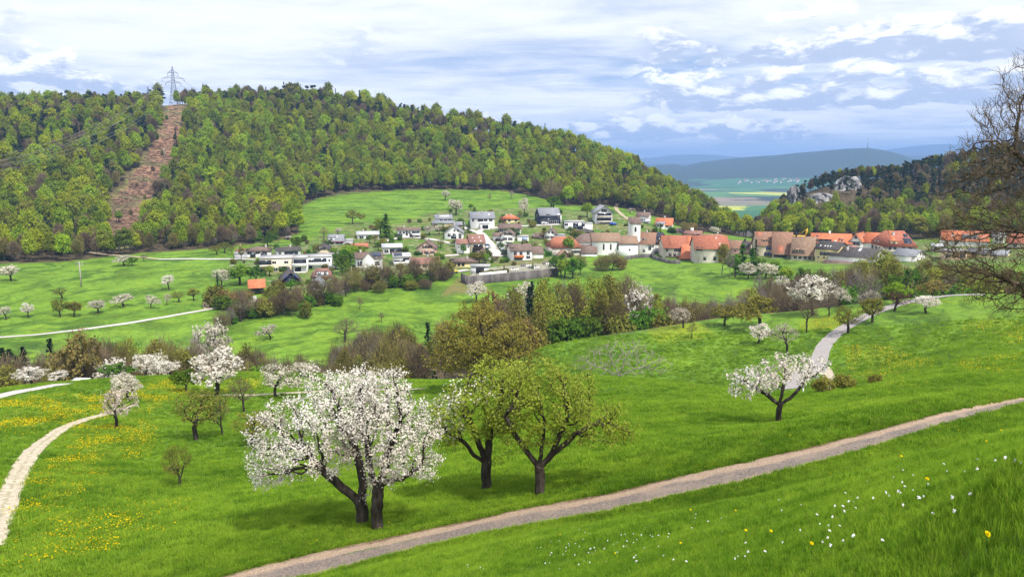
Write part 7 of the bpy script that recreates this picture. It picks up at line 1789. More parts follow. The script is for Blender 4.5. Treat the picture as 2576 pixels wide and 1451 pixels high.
for i in range(60):
    t_ = rgx.random() * (len(HL) - 1); j_ = int(t_); f_ = t_ - j_
    x = HL[j_][0] * (1 - f_) + HL[j_ + 1][0] * f_; y = HL[j_][1] * (1 - f_) + HL[j_ + 1][1] * f_ - rgx.random() * 12
    k = ('bush_brown', 'bush_brown', 'bush_olive', 'bush_green', 'bush_grey')[rgx.integers(5)]
    lb = {'bush_brown': LB['bush_brown'][1], 'bush_olive': LB['bush_olive'][1], 'bush_green': LB['bush_green'][1], 'bush_grey': 'grey twiggy shrub in the hedge climbing to the cemetery'}[k]
    T(k, x, y, y - rgx.uniform(22, 42), rgx.uniform(24, 40), lb, name='shrub', dmin=VS, group=lb.replace('in the', 'of the', 1), cat='shrub')
# ------------------------------------------------------------------ power line, poles
STEEL = pm('blue-grey steel', (.085, .12, .20), (.13, .17, .26), 1, .5, .4)
WIRE = pm('wire', (.30, .31, .33), (.36, .37, .39), 1, .5)
WIRE_L = pm('aluminium wire', (.34, .34, .30), (.42, .42, .38), 1, .5)
def lattice(mb, z0, z1, w0, w1, n, r=.16):
    c = lambda z: w0 + (w1 - w0) * (z - z0) / (z1 - z0)
    pts = []
    for i in range(n + 1):
        z = z0 + (z1 - z0) * i / n; q = c(z) / 2
        pts.append([(-q, -q, z), (q, -q, z), (q, q, z), (-q, q, z)])
    for a, b in zip(pts[:-1], pts[1:]):
        for k in range(4):
            mb.bar(a[k], b[k], r, 3); mb.bar(a[k], b[(k + 1) % 4], r * .6, 3); mb.bar(a[(k + 1) % 4], b[k], r * .6, 3)
            mb.bar(b[k], b[(k + 1) % 4], r * .6, 3)
Pp = at_d(440 / Q, 884, 262 / Q)
py_h = float(az_tan(440 / Q, 166 / Q)[1] * 884) - Pp.z
py = thing('pylon', 'tall blue-grey lattice power pylon on the bare ridge gap', 'pylon', Pp, .25)
b = MB(); lattice(b, -1, py_h * .60, 10.0, 2.6, 7, .14); b.build('lower_mast', STEEL, py)
b = MB(); lattice(b, py_h * .60, py_h * .92, 2.6, 1.4, 6, .13); lattice(b, py_h * .92, py_h, 1.4, .3, 2, .12); b.build('upper_mast', STEEL, py)
ARM = [(.585, 7.5), (.70, 10.8), (.835, 5.0)]
for f_, L_ in ARM:
    b = MB()
    z = py_h * f_
    for sg in (-1, 1):
        for yy in (-1, 1):
            b.bar((sg * 1.0, yy * .8, z), (sg * L_, 0, z - .6), .18, 3); b.bar((sg * 1.0, yy * .8, z + 2.6), (sg * L_, 0, z - .6), .15, 3)
        for t in (.3, .55, .8):
            b.bar((sg * (1 + (L_ - 1) * t), 0, z - .6 * t), (sg * (1 + (L_ - 1) * t), 0, z + 2.6 * (1 - t)), .1, 3)
        b.bar((sg * L_, 0, z - .6), (sg * L_, 0, z - 3.4), .2, 4)
    b.build('cross_arm', STEEL, py)
def cable(name, label, A, B, sag, r, mat, group):
    A = Vector(A); B = Vector(B); n = 18; b = MB(); prev = A
    for i in range(1, n + 1):
        t = i / n; p = A.lerp(B, t); p.z -= sag * 4 * t * (1 - t)
        b.bar(prev, p, r, 3); prev = p
    return tag(b.build(name, mat), label, 'cable', group)
# wires run from the pylon down across the forest to the lower left and over the ridge to the right
for sg in (-1, 1):
    for f_, L_ in ARM:
        a = Pp + Vector((sg * L_ * math.cos(.25), sg * L_ * math.sin(.25), py_h * f_ - 3.4))
        e = at_d(-60 + sg * 16, 420, 250) + Vector((0, 0, 26 + f_ * 16))
        cable('power_line', 'thin power cable sagging from the pylon down across the forest', a, e, 16, .075, WIRE_L, 'power cables from the pylon to the valley')
        e2 = at_d(228, 980, 100); e2 = Vector((e2.x + sg * 5, e2.y, Pp.z + 4 + f_ * 9))
        cable('power_line', 'thin power cable from the pylon over the ridge to the pole', a, e2, 5, .09, WIRE, 'power cables over the ridge')
def pole(x, yb, yt, label, mat, dmin=0, arms=0, r=.22, d=None, name='utility_pole'):
    P = hit(x / Q, yb / Q, dmin) if d is None else at_d(x / Q, d, yb / Q)
    h_ = float(az_tan(x / Q, yt / Q)[1] * math.hypot(P.x, P.y)) - P.z
    o = thing(name, label, 'pole', P)
    MB().bar((0, 0, -.6), (0, 0, h_), r, 6, 0, r * .7).build('post', mat, o)
    for i in range(arms):
        z = h_ * (.96 - i * .09); w = 1.5 if arms < 4 else (1.0, 2.2, 1.4)[i % 3]
        b = MB().box(-w, w, -.08, .08, z - .09, z + .09)
        for xx in (-w * .85, w * .85): b.bar((xx, 0, z + .09), (xx, 0, z + .5), .07, 4)
        b.build('crossarm', mat, o)
    return o
POLEW = pm('weathered pole', (.30, .27, .24), (.44, .41, .38), 2)
POLED = pm('dark pole', (.05, .05, .055), (.09, .09, .10), 2)
pole(205, 720, 657, 'grey concrete pole standing in the left meadow', POLEW, VS, 2, .26)
pole(516, 262, 226, 'dark utility pole with crossarms on the ridge', POLED, 0, 3, .35, d=895)
pole(456, 290, 232, 'slim pale pole at the top of the felled strip', POLEW, 0, 1, .25, d=845)
pole(414, 403, 372, 'pale pole beside the felled strip', POLEW, 380, 1, .25)
pole(301, 637, 612, 'pale pole at the bottom of the felled strip', POLEW, 380, 1, .22)
pole(607, 655, 612, 'thin pole beside the lane at the western bungalow', POLEW, VS, 0, .14)
pole(885, 706, 668, 'thin grey lamp post by the garden path', POLEW, VS, 0, .12, name='lamp_post')
pole(1596, 612, 584, 'white flagpole beside the churchyard', W['white'], 300, 0, .12, name='flagpole')
# ------------------------------------------------------------------ yellow crane behind the old farm
YEL = pm('yellow crane paint', (.66, .38, .015), (.74, .46, .03), 2, .5, .4)
Pc = at_d(725 + 960 / 12.88, 402); m_ = mpp(Pc) / 12.88
cr_ = thing('crane', 'yellow mobile crane boom folded above the old roofs', 'crane', Pc, -math.atan2(Pc.x, Pc.y))
zz = lambda y: (float(az_tan(725 + 960 / 12.88, 195 + y / 12.88)[1]) * 402) - Pc.z
MB().box(-1.2, 1.2, -.8, .8, -.5, zz(560)).build('base', YEL, cr_)
MB().bar((0, 0, zz(560)), (2.8, 0, zz(520)), .35, 4).bar((2.8, 0, zz(522)), (-8.2 * 1, 0, zz(525)), .45, 4).build('main_boom', YEL, cr_)
MB().bar((2.7, 0, zz(520)), (3.4, 0, zz(425)), .55, 4, 0, .35).bar((3.2, 0, zz(428)), (-1.0, 0, zz(520)), .12, 4).build('jib', YEL, cr_)
MB().bar((-8.0, 0, zz(522)), (-6.0, 0, zz(472)), .3, 4).bar((-6.0, 0, zz(472)), (-4.6, 0, zz(520)), .2, 4).build('counter_jib', YEL, cr_)
# ------------------------------------------------------------------ cars
PAINT = {n: pm('car paint ' + n, c, tuple(x * .9 for x in c), 1, .3, .5) for n, c in dict(white=(.75, .75, .75), blue=(.01, .09, .55), navy=(.02, .03, .09), silver=(.45, .47, .5), black=(.02, .02, .022), green=(.35, .45, .25), yellow=(.7, .55, .03), grey=(.22, .23, .25)).items()}
TYRE = pm('tyre', (.02, .02, .02), (.03, .03, .03)); LAMP = pm('lamp glass', (.6, .6, .58), (.7, .7, .68), 1, .2, .5)
_car = {}
def car(k, x, y, yaw, colour, label, van=False, d=None):
    px, py_ = V1(k, x, y)
    P = hit(px, py_, 285) if d is None else at_d(px, d)
    key = (colour, van)
    L, Wd = (5.4, 2.0) if van else (4.3, 1.75)
    if key not in _car:
        pr = [(-L / 2, .35), (L / 2, .35), (L / 2, .8), (L / 2 - .9, .98), (L / 2 - 1.7, 1.45), (-L / 2 + .8, 1.5), (-L / 2 + .1, 1.0), (-L / 2, .9)] if not van else [(-L / 2, .4), (L / 2, .4), (L / 2, 1.0), (L / 2 - .7, 1.3), (L / 2 - 1.2, 2.3), (-L / 2, 2.4)]
        n = len(pr); w = Wd / 2
        body = MB().add([(a, -w, z) for a, z in pr] + [(a, w, z) for a, z in pr], [tuple(range(n)), tuple(range(n, 2 * n))[::-1]] + [(i, n + i, n + (i + 1) % n, (i + 1) % n) for i in range(n)]).mesh('body', [PAINT[colour]])
        g = MB()
        if van: g.box(L / 2 - 1.9, L / 2 - 1.1, -w - .02, w + .02, 1.35, 1.95)
        else: g.box(-L / 2 + .75, L / 2 - 1.75, -w - .02, w + .02, 1.0, 1.38)
        wh = MB()
        for sx in (-1, 1):
            for sy in (-1, 1): wh.bar((sx * L * .31, sy * (w - .12), .33), (sx * L * .31, sy * (w + .03), .33), .33, 10)
        _car[key] = (body, g.mesh('window', [GLASS]), MB().bar((0, -.08, 0), (0, .08, 0), .33, 10).mesh('wheel', [TYRE]), MB().box(-.03, .03, -.18, .18, -.08, .08).mesh('headlight', [LAMP]))
    me = _car[key]; w = Wd / 2
    o = thing('parked_car' if not van else 'parked_van', label, 'car' if not van else 'van', P + Vector((0, 0, .22)), yaw)
    link('body', me[0], o); link('side_windows', me[1], o)
    for sx in (-1, 1):
        for sy in (-1, 1): link('wheel', me[2], o, (sx * L * .31, sy * (w - .05), .33))
    for sy in (-1, 1): link('headlight', me[3], o, (L / 2 + .01, sy * w * .65, .72 if not van else .9))
car(1, 2290, 540, .2, 'blue', 'bright blue car parked in front of the long white house')
car(2, 1095, 425, .1, 'navy', 'navy car outside the garage of the slate-roofed house')
car(2, 1865, 378, .3, 'white', 'white car on the forecourt of the dark blue house')
car(2, 1275, 590, .0, 'black', 'black car under the lean-to garage of the white gable house')
car(2, 1310, 660, .6, 'white', 'white van in the village car park', True)
car(2, 1330, 690, .5, 'white', 'white car parked beside the white van')
car(2, 1420, 650, .2, 'navy', 'dark blue car at the back of the village car park')
car(2, 1350, 715, .3, 'silver', 'silver car at the front of the village car park')
car(2, 1355, 770, .1, 'black', 'black car below the village car park')
car(2, 1130, 690, 1.2, 'silver', 'silver car beside the shop on the main street')
car(2, 1120, 665, 1.2, 'navy', 'navy car tucked beside the red-brown roofed shop')
car(2, 690, 1000, .2, 'yellow', 'yellow and white car by the cemetery gate')
car(3, 815, 385, .3, 'blue', 'blue covered car below the white chalet')
car(3, 1362, 740, .8, 'silver', 'silver car beside the old farmhouse gable')
car(1, 670, 1150, .4, 'black', 'dark car parked beside the blue chalet')
car(1, 1385, 955, .3, 'grey', 'grey car at the end of the white terraces')
# ------------------------------------------------------------------ tanker trailer and white-roofed shed by the left lane
Pt = at_d(40 / Q, 147, 985 / Q)
tk = thing('tank_trailer', 'silver tank trailer parked by the left lane', 'trailer', Pt + Vector((0, 0, .1)), -.05)
b = MB(); n = 12
ring_ = [(math.cos(a) * .75, math.sin(a) * .65) for a in np.linspace(0, 2 * math.pi, n, endpoint=False)]
xs_ = [(-2.6, .55), (-2.4, .9), (-2.0, 1), (2.0, 1), (2.4, .9), (2.6, .55)]
V = [(x, q[0] * s, 1.45 + q[1] * s) for x, s in xs_ for q in ring_]
Fq = [(i * n + j, i * n + (j + 1) % n, (i + 1) * n + (j + 1) % n, (i + 1) * n + j) for i in range(len(xs_) - 1) for j in range(n)] + [tuple(range(n))[::-1], tuple(range((len(xs_) - 1) * n, len(xs_) * n))]
b.add(V, Fq); b.build('tank', METAL, tk, True)
MB().box(-2.4, 3.4, -.5, .5, .55, .75).build('chassis', TYRE, tk)
_wm2 = MB().bar((0, -.12, 0), (0, .12, 0), .5, 12).mesh('wheel', [TYRE])
for sx in (-.6, .6):
    for sy in (-.8, .8): link('wheel', _wm2, tk, (sx, sy, .5))
Pt = at_d(203 / Q, 143, 965 / Q)
sh = thing('field_shelter', 'low field shelter with bright white roof by the crest', 'shed', Pt, -.1, None, .5)
for sx in (-2.4, 2.4):
    for sy in (-1.1, 1.1): MB().bar((sx, sy, -.5), (sx, sy, 1.7 + .25 * (sy > 0)), .08, 4).build('post', W['darkwood'], sh)
MB().add([(-2.9, -1.5, 1.62), (2.9, -1.5, 1.62), (2.9, 1.6, 2.2), (-2.9, 1.6, 2.2), (-2.9, -1.5, 1.72), (2.9, -1.5, 1.72), (2.9, 1.6, 2.3), (-2.9, 1.6, 2.3)], [(0, 3, 2, 1), (4, 5, 6, 7), (0, 1, 5, 4), (1, 2, 6, 5), (2, 3, 7, 6), (3, 0, 4, 7)]).build('roof', W['white'], sh)
MB().box(-2.3, 2.3, 1.12, 1.18, 0, 1.6).build('back_panel', W['darkwood'], sh)
Pt = at_d(375 / Q, 151, 940 / Q)
sh = thing('field_barn', 'dark low barn half hidden behind the blossoming crest trees', 'barn', Pt, .05)
MB().box(-3.4, 3.4, 0, 4, -1, 2.4).build('wall', W['darkwood'], sh)
MB().add([(-3.9, -.6, 2.2), (3.9, -.6, 2.2), (3.9, 4.5, 3.3), (-3.9, 4.5, 3.3), (-3.9, -.6, 2.35), (3.9, -.6, 2.35), (3.9, 4.5, 3.45), (-3.9, 4.5, 3.45)], [(0, 3, 2, 1), (4, 5, 6, 7), (0, 1, 5, 4), (1, 2, 6, 5), (2, 3, 7, 6), (3, 0, 4, 7)]).build('roof', RF['grey'], sh)
# marker posts on the lane
for x, y in ((2020, 990), (2340, 738), (2372, 735)):
    P = hit(x / Q, y / Q, 95)
    o = thing('marker_post', 'white roadside marker post beside the asphalt lane', 'post', P, 0, 'white marker posts by the asphalt lane')
    MB().box(-.06, .06, -.05, .05, -.2, .85).build('shaft', W['white'], o); MB().box(-.062, .062, -.052, .052, .852, 1.0).build('cap', TYRE, o)
P = hit(640 / Q, 757 / Q, VS)
tag(MB().box(P.x - .7, P.x + .7, P.y - .5, P.y + .5, P.z - .3, P.z + 1.6).box(P.x - .8, P.x + .8, P.y - .6, P.y + .6, P.z + 1.603, P.z + 1.75).build('utility_box', W['white']), 'small white utility box on the meadow path by the orange-roofed barn', 'box')
# ------------------------------------------------------------------ crags on the right hill
ROCK = pm('pale limestone', (.14, .137, .133), (.40, .39, .38), .14, .95, .1, 1.0, .5, detail=8, bd=1.2)
def crag(label, x, yb, yt, w, dep, d, seed, tilt=0.0):
    P = at_d(x, d, yb)
    a, t = az_tan(x, yt); top = float(t * math.hypot(P.x, P.y)) - P.z
    hw = w * mpp(P) / 2
    nu, nv = 26, 22
    u, v = np.meshgrid(np.linspace(-1, 1, nu), np.linspace(0, 1, nv), indexing='ij')
    hgt = top * (1 - .35 * np.abs(u) ** 2.5 + .18 * fbm(u * 3 + seed, u * 0 + seed, 3, 3))
    X_ = u * hw * (1 - .18 * v); Z_ = -3 + (hgt + 3) * v
    Y_ = dep * (-(1 - u ** 2) * .6) + v ** 1.3 * dep * 1.1 + dep * .75 * fbm(u * 4.2 + seed, v * 3.0, 5, 4) + dep * .35 * np.abs(fbm(u * 9 + seed, v * 2.0, 15, 3))
    V = np.stack([X_, Y_, Z_], -1).reshape(-1, 3)
    i, j = np.meshgrid(np.arange(nu - 1), np.arange(nv - 1), indexing='ij'); q = (i * nv + j).ravel()
    Fq = np.stack([q, q + nv, q + nv + 1, q + 1], 1)
    # back and top close
    back = V.copy().reshape(nu, nv, 3); bk = back[:, -1].copy(); bk[:, 1] += dep * 1.6; bk[:, 2] -= 2
    V2 = np.vstack([V, bk]); b0 = len(V)
    Fb = [[i * nv + nv - 1, (i + 1) * nv + nv - 1, b0 + i + 1, b0 + i] for i in range(nu - 1)]
    me = mk_mesh('rock_crag', V2, [list(f) for f in Fq] + Fb, [ROCK])
    o = link('rock_crag', me, None, P, -math.atan2(P.x, P.y) + tilt)
    return tag(o, label, 'rock')
crag('tall pale limestone crag rising from the dark wooded hill', 847, 205, 176, 28, 10, 618, 1.3)
crag('broad broken limestone face below the tall crag', 822, 217, 193, 32, 9, 588, 5.1, .1)
crag('narrow limestone rib at the western end of the wooded hill', 793, 208, 186, 16, 7, 604, 9.4)
crag('small limestone outcrop low on the nose of the hill', 772, 222, 208, 8, 5, 585, 12.7)
crag('rock outcrop beside the poles at the top of the felled strip', 206, 116, 108, 13, 6, 830, 15.2)
crag('grey summit rock with a small cross on the wooded hill', 950, 160, 151, 12, 5, 696, 18.2)
Pc = at_d(949, 697, 160)
o = thing('summit_cross', 'small summit cross on the grey rock of the wooded hill', 'cross', Pc + Vector((0, 0, float(az_tan(949, 152)[1] * 697) - Pc.z)))
MB().box(-.12, .12, -.12, .12, -3, 5).build('post', POLED, o); MB().box(-1.2, 1.2, -.11, .11, 3.4, 3.7).build('crossbar', POLED, o)
# mast on the far hill
Pc = at_d(867.5, 6480, 148)
o = thing('transmitter_mast', 'tiny transmitter mast on the crest of the blue hill', 'mast', Pc)
MB().bar((0, 0, -5), (0, 0, 85), 4, 6, 0, 2.5).build('shaft', W['grey'], o)
# far village across the plain
rgv = np.random.default_rng(3)
_fw = MB().box(-7, 7, -6, 6, -6, 6).mesh('wall', [W['white']]); 
_fr = {c: MB().add([(-8, -7, 5.8), (8, -7, 5.8), (8, 7, 5.8), (-8, 7, 5.8), (-8, 0, 12), (8, 0, 12)], [(0, 1, 5, 4), (2, 3, 4, 5), (1, 2, 5), (3, 0, 4), (0, 3, 2, 1)]).mesh('roof', [RF[c]]) for c in ('red', 'brown', 'orange')}
for i in range(34):
    px = 738 + 62 * rgv.random() ** .9; py_ = 178.5 + 4.5 * rgv.random() - (px - 770) * .03
    P = hit(px, py_, 2500)
    if not (3000 < P.length < 6400): P = at_d(px, 4750 + 350 * rgv.random(), py_)
    o = thing('far_house', 'tiny pale house in the village across the plain', 'house', P, rgv.random() * 3, 'houses of the village across the plain', rgv.uniform(.55, .95))
    link('wall', _fw, o); link('roof', _fr[('red', 'brown', 'orange')[i % 3]], o)
# felled timber and brash on the cleared strip
_lg = [MB().bar((-3, 0, .2), (3, 0, .2), .13, 5, 0, .07).mesh('log', [pm('brown brash', (.13, .085, .06), (.36, .25, .18), .5, .95, .1, rand=.35)])]
brash = bpy.data.objects
rgb_ = np.random.default_rng(21)
cx = rgb_.uniform(100, 195, 3600); cy_ = rgb_.uniform(106, 248, 3600)
k_ = inside(cx, cy_, CLEAR); cx, cy_ = cx[k_], cy_[k_]
n_ = 0; logs = []
aa, tt = az_tan(cx, cy_)
for a_, px, py_ in zip(aa, cx, cy_):
    P = hit(px, py_, 400, 900)
    logs.append(P)
logs = [p for p in logs if 380 < p.length < 900]
b = None
first_logs = []
for i, P in enumerate(logs[:60]):
    o = tag(link('felled_log', _lg[0], None, P + Vector((0, 0, .1)), rgb_.random() * 3.1, rgb_.uniform(.6, 1.5)), 'felled log lying on the cleared brown strip', 'log', 'felled logs on the cleared strip')
    first_logs.append(o)
pts = np.array([tuple(p) for p in logs[60:]])
if len(pts):
    scatter('felled_brash', pts + [0, 0, .15], rgb_.random(len(pts)) * 3.14, np.stack([rgb_.uniform(.3, 1.0, len(pts)), rgb_.uniform(.8, 2.2, len(pts)), rgb_.uniform(.8, 2.4, len(pts))], 1), [first_logs[0]], 'brash and cut branches littering the cleared strip', 'brash')
# ------------------------------------------------------------------ grass and flowers of the near meadow
def tuft_mesh(nm, seed, n, h, spread_, wd):
    rg = np.random.default_rng(seed); V, Fq = [], []
    for i in range(n):
        a = rg.random() * 6.28; r = spread_ * math.sqrt(rg.random()); x, y = r * math.cos(a), r * math.sin(a)
        b = rg.random() * 6.28; L = h * rg.uniform(.5, 1.1); lean = rg.uniform(.15, .75) * L
        dx, dy = math.cos(b), math.sin(b); px, py = -dy * wd / 2, dx * wd / 2
        k = len(V)
        V += [(x - px, y - py, -.03), (x + px, y + py, -.03), (x + dx * lean * .35 + px * .8, y + dy * lean * .35 + py * .8, L * .6), (x + dx * lean * .35 - px * .8, y + dy * lean * .35 - py * .8, L * .6), (x + dx * lean, y + dy * lean, L * rg.uniform(.8, 1.0))]
        Fq += [[k, k + 1, k + 2, k + 3], [k + 3, k + 2, k + 4]]
    return mk_mesh(nm, V, Fq, [L_GRASS])
TUFT = [tuft_mesh('grass_tuft', 900 + i, 34, (.13, .16, .11)[i], .11, .0065) for i in range(3)]
COARSE = [tuft_mesh('coarse_tuft', 910 + i, 26, .20, .20, .017) for i in range(2)]
def on_track(X, Y, m=0.0):
    a = np.arctan2(X, Y); d = np.hypot(X, Y)
    return (d > np.interp(a, AZ, KD[3]) - m) & (d < np.interp(a, AZ, KD[4]) + m)
def near_path(X, Y):
    bad = np.zeros(len(X), bool)
    for cx, cy, hw in PATHS:
        if np.hypot(cx, cy).min() > 175: continue
        idx = np.where((X > cx.min() - 3) & (X < cx.max() + 3) & (Y > cy.min() - 3) & (Y < cy.max() + 3))[0]
        for s in range(0, len(idx), 3000):
            q = idx[s:s + 3000]
            D = np.hypot(X[q, None] - cx[None], Y[q, None] - cy[None]) - hw[None] - .05
            bad[q] |= D.min(1) < 0
    return bad
rgg = np.random.default_rng(99)
def ground_samples(n, dlo, dhi, power=1.0, px0=-40, px1=1064):
    a0, a1 = az_tan(px0, 500)[0], az_tan(px1, 500)[0]
    a = rgg.uniform(a0, a1, n)
    d = np.sqrt(rgg.uniform(dlo ** 2, dhi ** 2, n)) if power == 1 else np.exp(rgg.uniform(math.log(dlo), math.log(dhi), n))
    X, Y = np.sin(a) * d, np.cos(a) * d
    Z = zt(X, Y); px, py, _ = project(X, Y, Z)
    k = (py < 640) & (px > -60) & (px < 1084)
    return X[k], Y[k], Z[k], d[k]
_protos = []
for i in range(3):
    P = hit(820 + 60 * i, 548 - i * 12)
    _protos.append([tag(link('grass_tuft', TUFT[i], None, P, .3 * i), ('short fine', 'tall fine', 'low spreading')[i] + ' grass tuft in the near meadow', 'grass')])
_c = []
for i in range(2):
    P = hit(640 + 90 * i, 470 - 14 * i)
    _c.append([tag(link('grass_tuft', COARSE[i], None, P, .5 * i), ('broad-bladed', 'bushy coarse')[i] + ' grass tuft beside the track edge', 'grass')])
def sow(name, n, dlo, dhi, protos, smin, smax, label, power=1.0):
    X, Y, Z, d = ground_samples(n, dlo, dhi, power)
    k = ~on_track(X, Y, .02)
    X, Y, Z, d = X[k], Y[k], Z[k], d[k]
    if dhi > 35:
        k = ~near_path(X, Y); X, Y, Z, d = X[k], Y[k], Z[k], d[k]
    cl = fbm(X * .8, Y * .8, 55, 3)
    sc_ = (smin + (smax - smin) * (d - dlo) / (dhi - dlo)) * rgg.uniform(.75, 1.25, len(X)) * (1 + .55 * cl)
    which = rgg.integers(len(protos), size=len(X))
    for i, p in enumerate(protos):
        q = which == i
        scatter(name, np.stack([X[q], Y[q], Z[q]], 1), rgg.random(q.sum()) * 6.28, sc_[q], p, label, 'grass')
sow('meadow_grass', 100000, 2.0, 14, _protos, .38, .75, 'fine grass of the near meadow above the track')
sow('meadow_grass', 70000, 14, 34, _protos, .85, 1.3, 'grass of the meadow on both sides of the track')
sow('meadow_grass', 60000, 30, 64, _c, 1.0, 1.5, 'coarser grass of the slope below the track')
sow('meadow_grass', 60000, 64, 150, _c, 1.1, 1.7, 'rough grass of the farther meadow slopes', 2)
# fringe of longer grass along both edges of the track
a = rgg.uniform(az_tan(-40, 560)[0], az_tan(1060, 410)[0], 5200)
e = rgg.random(len(a)) < .5
d = np.where(e, np.interp(a, AZ, KD[3]) + rgg.normal(size=len(a)) * .10 - .05, np.interp(a, AZ, KD[4]) + rgg.normal(size=len(a)) * .10 + .05)
X, Y = np.sin(a) * d, np.cos(a) * d
for i in range(2):
    q = np.arange(len(a)) % 2 == i
    scatter('verge_grass', np.stack([X[q], Y[q], zt(X[q], Y[q])], 1), rgg.random(q.sum()) * 6.28, rgg.uniform(.55, 1.05, q.sum()), _c[i], 'longer grass fringing the edges of the track', 'grass')
# ------------------------------------------------------------------ flowers
PETW = leaf('white petals', (.72, .70, .74), (.86, .85, .86), .3, .05, 0)
PETY = leaf('yellow petals', (.74, .54, .006), (.86, .70, .015), .25, .05, 0)
STEM = pm('flower stem', (.06, .15, .02), (.10, .2, .03), 3)
def bloom(seed, r, n, dome, up):
    rg = np.random.default_rng(seed); b = MB()
    for ring, (rr, zz) in enumerate(((r, 0), (r * .68, dome * .55), (r * .35, dome * .9))):
        m = max(5, int(n * rr / r))
        for i in range(m):
            a = 6.283 * (i + .3 * ring) / m + rg.normal() * .06; w = 6.283 * rr / m * .55
            c, s = math.cos(a), math.sin(a)
            b.add([(c * rr * .2, s * rr * .2, up + zz - .002), (c * rr * .7 - s * w, s * rr * .7 + c * w, up + zz), (c * rr, s * rr, up + zz + dome * .12), (c * rr * .7 + s * w, s * rr * .7 - c * w, up + zz)], [(0, 1, 2, 3)])
    b.add([(r * .35 * math.cos(t), r * .35 * math.sin(t), up + dome * .3) for t in np.linspace(0, 6.28, 8, endpoint=False)] + [(0, 0, up - r * .5)], [(i, (i + 1) % 8, 8) for i in range(8)])
    return b
_dh = bloom(1, .021, 16, .013, .0).mesh('flower_head', [PETY]); _ds = MB().bar((0, 0, -.02), (.004, 0, .10), .0025, 5).bar((.004, 0, .10), (0, 0, .19), .0025, 5).mesh('stem', [STEM])
def flower(name, P, label, head, stem, hh, s, group=None, cat='flower', tilt=(0, 0)):
    o = thing(name, label, cat, P, random.uniform(-.5, .5), group, s); link('stem', stem, o, (0, 0, 0)); q = link('flower_head', head, o, (0, 0, hh)); q.rotation_euler = (tilt[0], tilt[1], 0)
    return o
Pd = hit(984, 563)
DND = flower('dandelion', Pd, 'big yellow dandelion in flower in the near grass', _dh, _ds, .19, .85, tilt=(.85, .1))
# cuckoo flower heads: a small cluster of white blossoms on a stalk
def cuckoo(seed):
    rg = np.random.default_rng(seed); b = MB()
    for i in range(7):
        a = rg.random() * 6.28; r = .016 * rg.random() ** .5; z = rg.uniform(-.006, .014); cx_, cy2 = r * math.cos(a), r * math.sin(a)
        for j in range(4):
            t = j * 1.571 + rg.random(); c, s = math.cos(t), math.sin(t)
            b.add([(cx_, cy2, z), (cx_ + c * .006 - s * .004, cy2 + s * .006 + c * .004, z + .002), (cx_ + c * .010, cy2 + s * .010, z + .001), (cx_ + c * .006 + s * .004, cy2 + s * .006 - c * .004, z + .002)], [(0, 1, 2, 3)])
    return b.mesh('flower_head', [PETW])
_ck = [cuckoo(i) for i in range(4)]; _cs = MB().bar((0, 0, -.02), (.005, .003, .16), .0018, 4).mesh('stem', [STEM])
CK = []
rgc = np.random.default_rng(8)
def ck_at(x, y):
    P = hit(x, y)
    CK.append(flower('cuckoo_flower', P, 'small white cuckoo flower in the near meadow', _ck[len(CK) % 4], _cs, .16, rgc.uniform(.55, .95), 'white cuckoo flowers in the near meadow', tilt=(.5, 0)))
for cx_, cy2, n, sx, sy in ((565, 560, 22, 16, 7), (588, 545, 12, 14, 6), (622, 548, 12, 16, 7), (655, 540, 10, 14, 5), (470, 570, 7, 18, 5), (700, 528, 8, 14, 5), (805, 532, 8, 22, 6), (880, 512, 14, 26, 10), (920, 485, 12, 30, 8), (850, 555, 8, 24, 8), (985, 470, 5, 18, 5), (740, 560, 6, 24, 6), (640, 566, 10, 40, 5), (960, 505, 6, 26, 10), (790, 505, 6, 40, 6)):
    for i in range(n):
        x, y = cx_ + rgc.normal() * sx, cy2 + rgc.normal() * sy
        if 380 < x < 1022 and y < 574:
            X_, Y_, _z = hit(x, y)
            if not on_track(np.array([X_]), np.array([Y_]), .3)[0] and math.hypot(X_, Y_) < 27: ck_at(x, y)
_by = bloom(5, .016, 10, .010, 0).mesh('flower_head', [PETY])
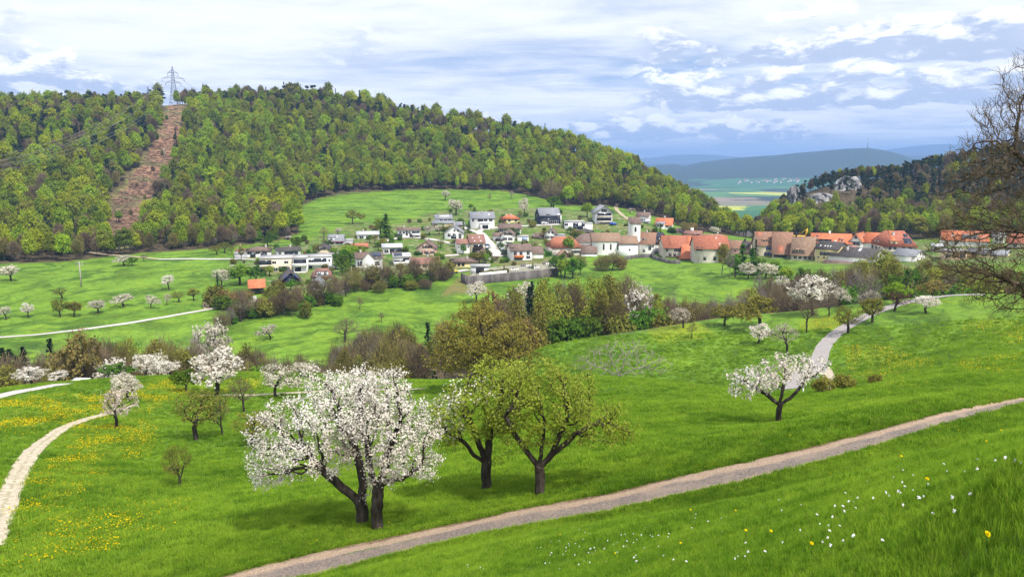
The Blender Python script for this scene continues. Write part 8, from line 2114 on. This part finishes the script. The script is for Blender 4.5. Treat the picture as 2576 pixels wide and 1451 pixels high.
for x, y in ((311, 548), (317, 545), (380, 531), (350, 540), (389, 527), (705, 470), (712, 468), (745, 545), (770, 548), (680, 556), (900, 470), (940, 450), (958, 435), (870, 458), (830, 478), (985, 452), (905, 430), (790, 440), (842, 418), (690, 520), (810, 566), (560, 540), (615, 562), (735, 520), (1000, 440), (925, 500)):
    flower('buttercup', hit(x, y), 'tiny yellow flower in the grass near the track', _by, _ds, .19, rgc.uniform(1.0, 1.5), 'tiny yellow flowers near the track', tilt=(.5, 0))
# dandelions of the meadow patches, too many to count
dp = []
for pi_, poly in enumerate(DAND):
    P_ = np.array(poly, float); lo, hi = P_.min(0), P_.max(0)
    n = int((hi[0] - lo[0]) * (hi[1] - lo[1]) * (1.0, .6, .8, .5, .16, .32, .4, .2, .2, .25, .3)[pi_])
    x = rgg.uniform(lo[0], hi[0], n); y = rgg.uniform(lo[1], hi[1], n)
    k = inside(x, y, poly); x, y = x[k], y[k]
    # broken into clumps and streaks along the slope
    g = fbm(x * .045 + y * .03, y * .16 - x * .03, 61, 4)
    ctr = P_.mean(0); e = 1 - np.clip(np.hypot((x - ctr[0]) / (hi[0] - lo[0]), (y - ctr[1]) / (hi[1] - lo[1])) * 2, 0, 1)
    k = g > .13 - .20 * e + rgg.normal(size=len(x)) * .07
    for xx, yy in zip(x[k], y[k]): dp.append((xx, yy))
dp = np.array(dp)
pts = []
for xx, yy in dp:
    p = hit(xx, yy, 22)
    if p.length < 210: pts.append(tuple(p))
pts = np.array(pts); rep = 2
k_ = ~near_path(pts[:, 0], pts[:, 1]); pts = pts[k_]
pts = np.repeat(pts, rep, 0); pts[:, :2] += rgg.normal(size=(len(pts), 2)) * .45
pts[:, 2] = zt(pts[:, 0], pts[:, 1]) + .10 + .1 * rgg.random(len(pts))
dd = np.hypot(pts[:, 0], pts[:, 1])
scatter('dandelion_meadow', pts, rgg.random(len(pts)) * 6.28, rgg.uniform(1.3, 2.4, len(pts)) * np.clip(dd / 70, 1, 1.9), [c for c in DND.children if 'head' in c.name], 'yellow dandelions spread in patches over the meadow slopes', 'flowers', tilt=rgg.normal(size=(len(pts), 2)) * .3)
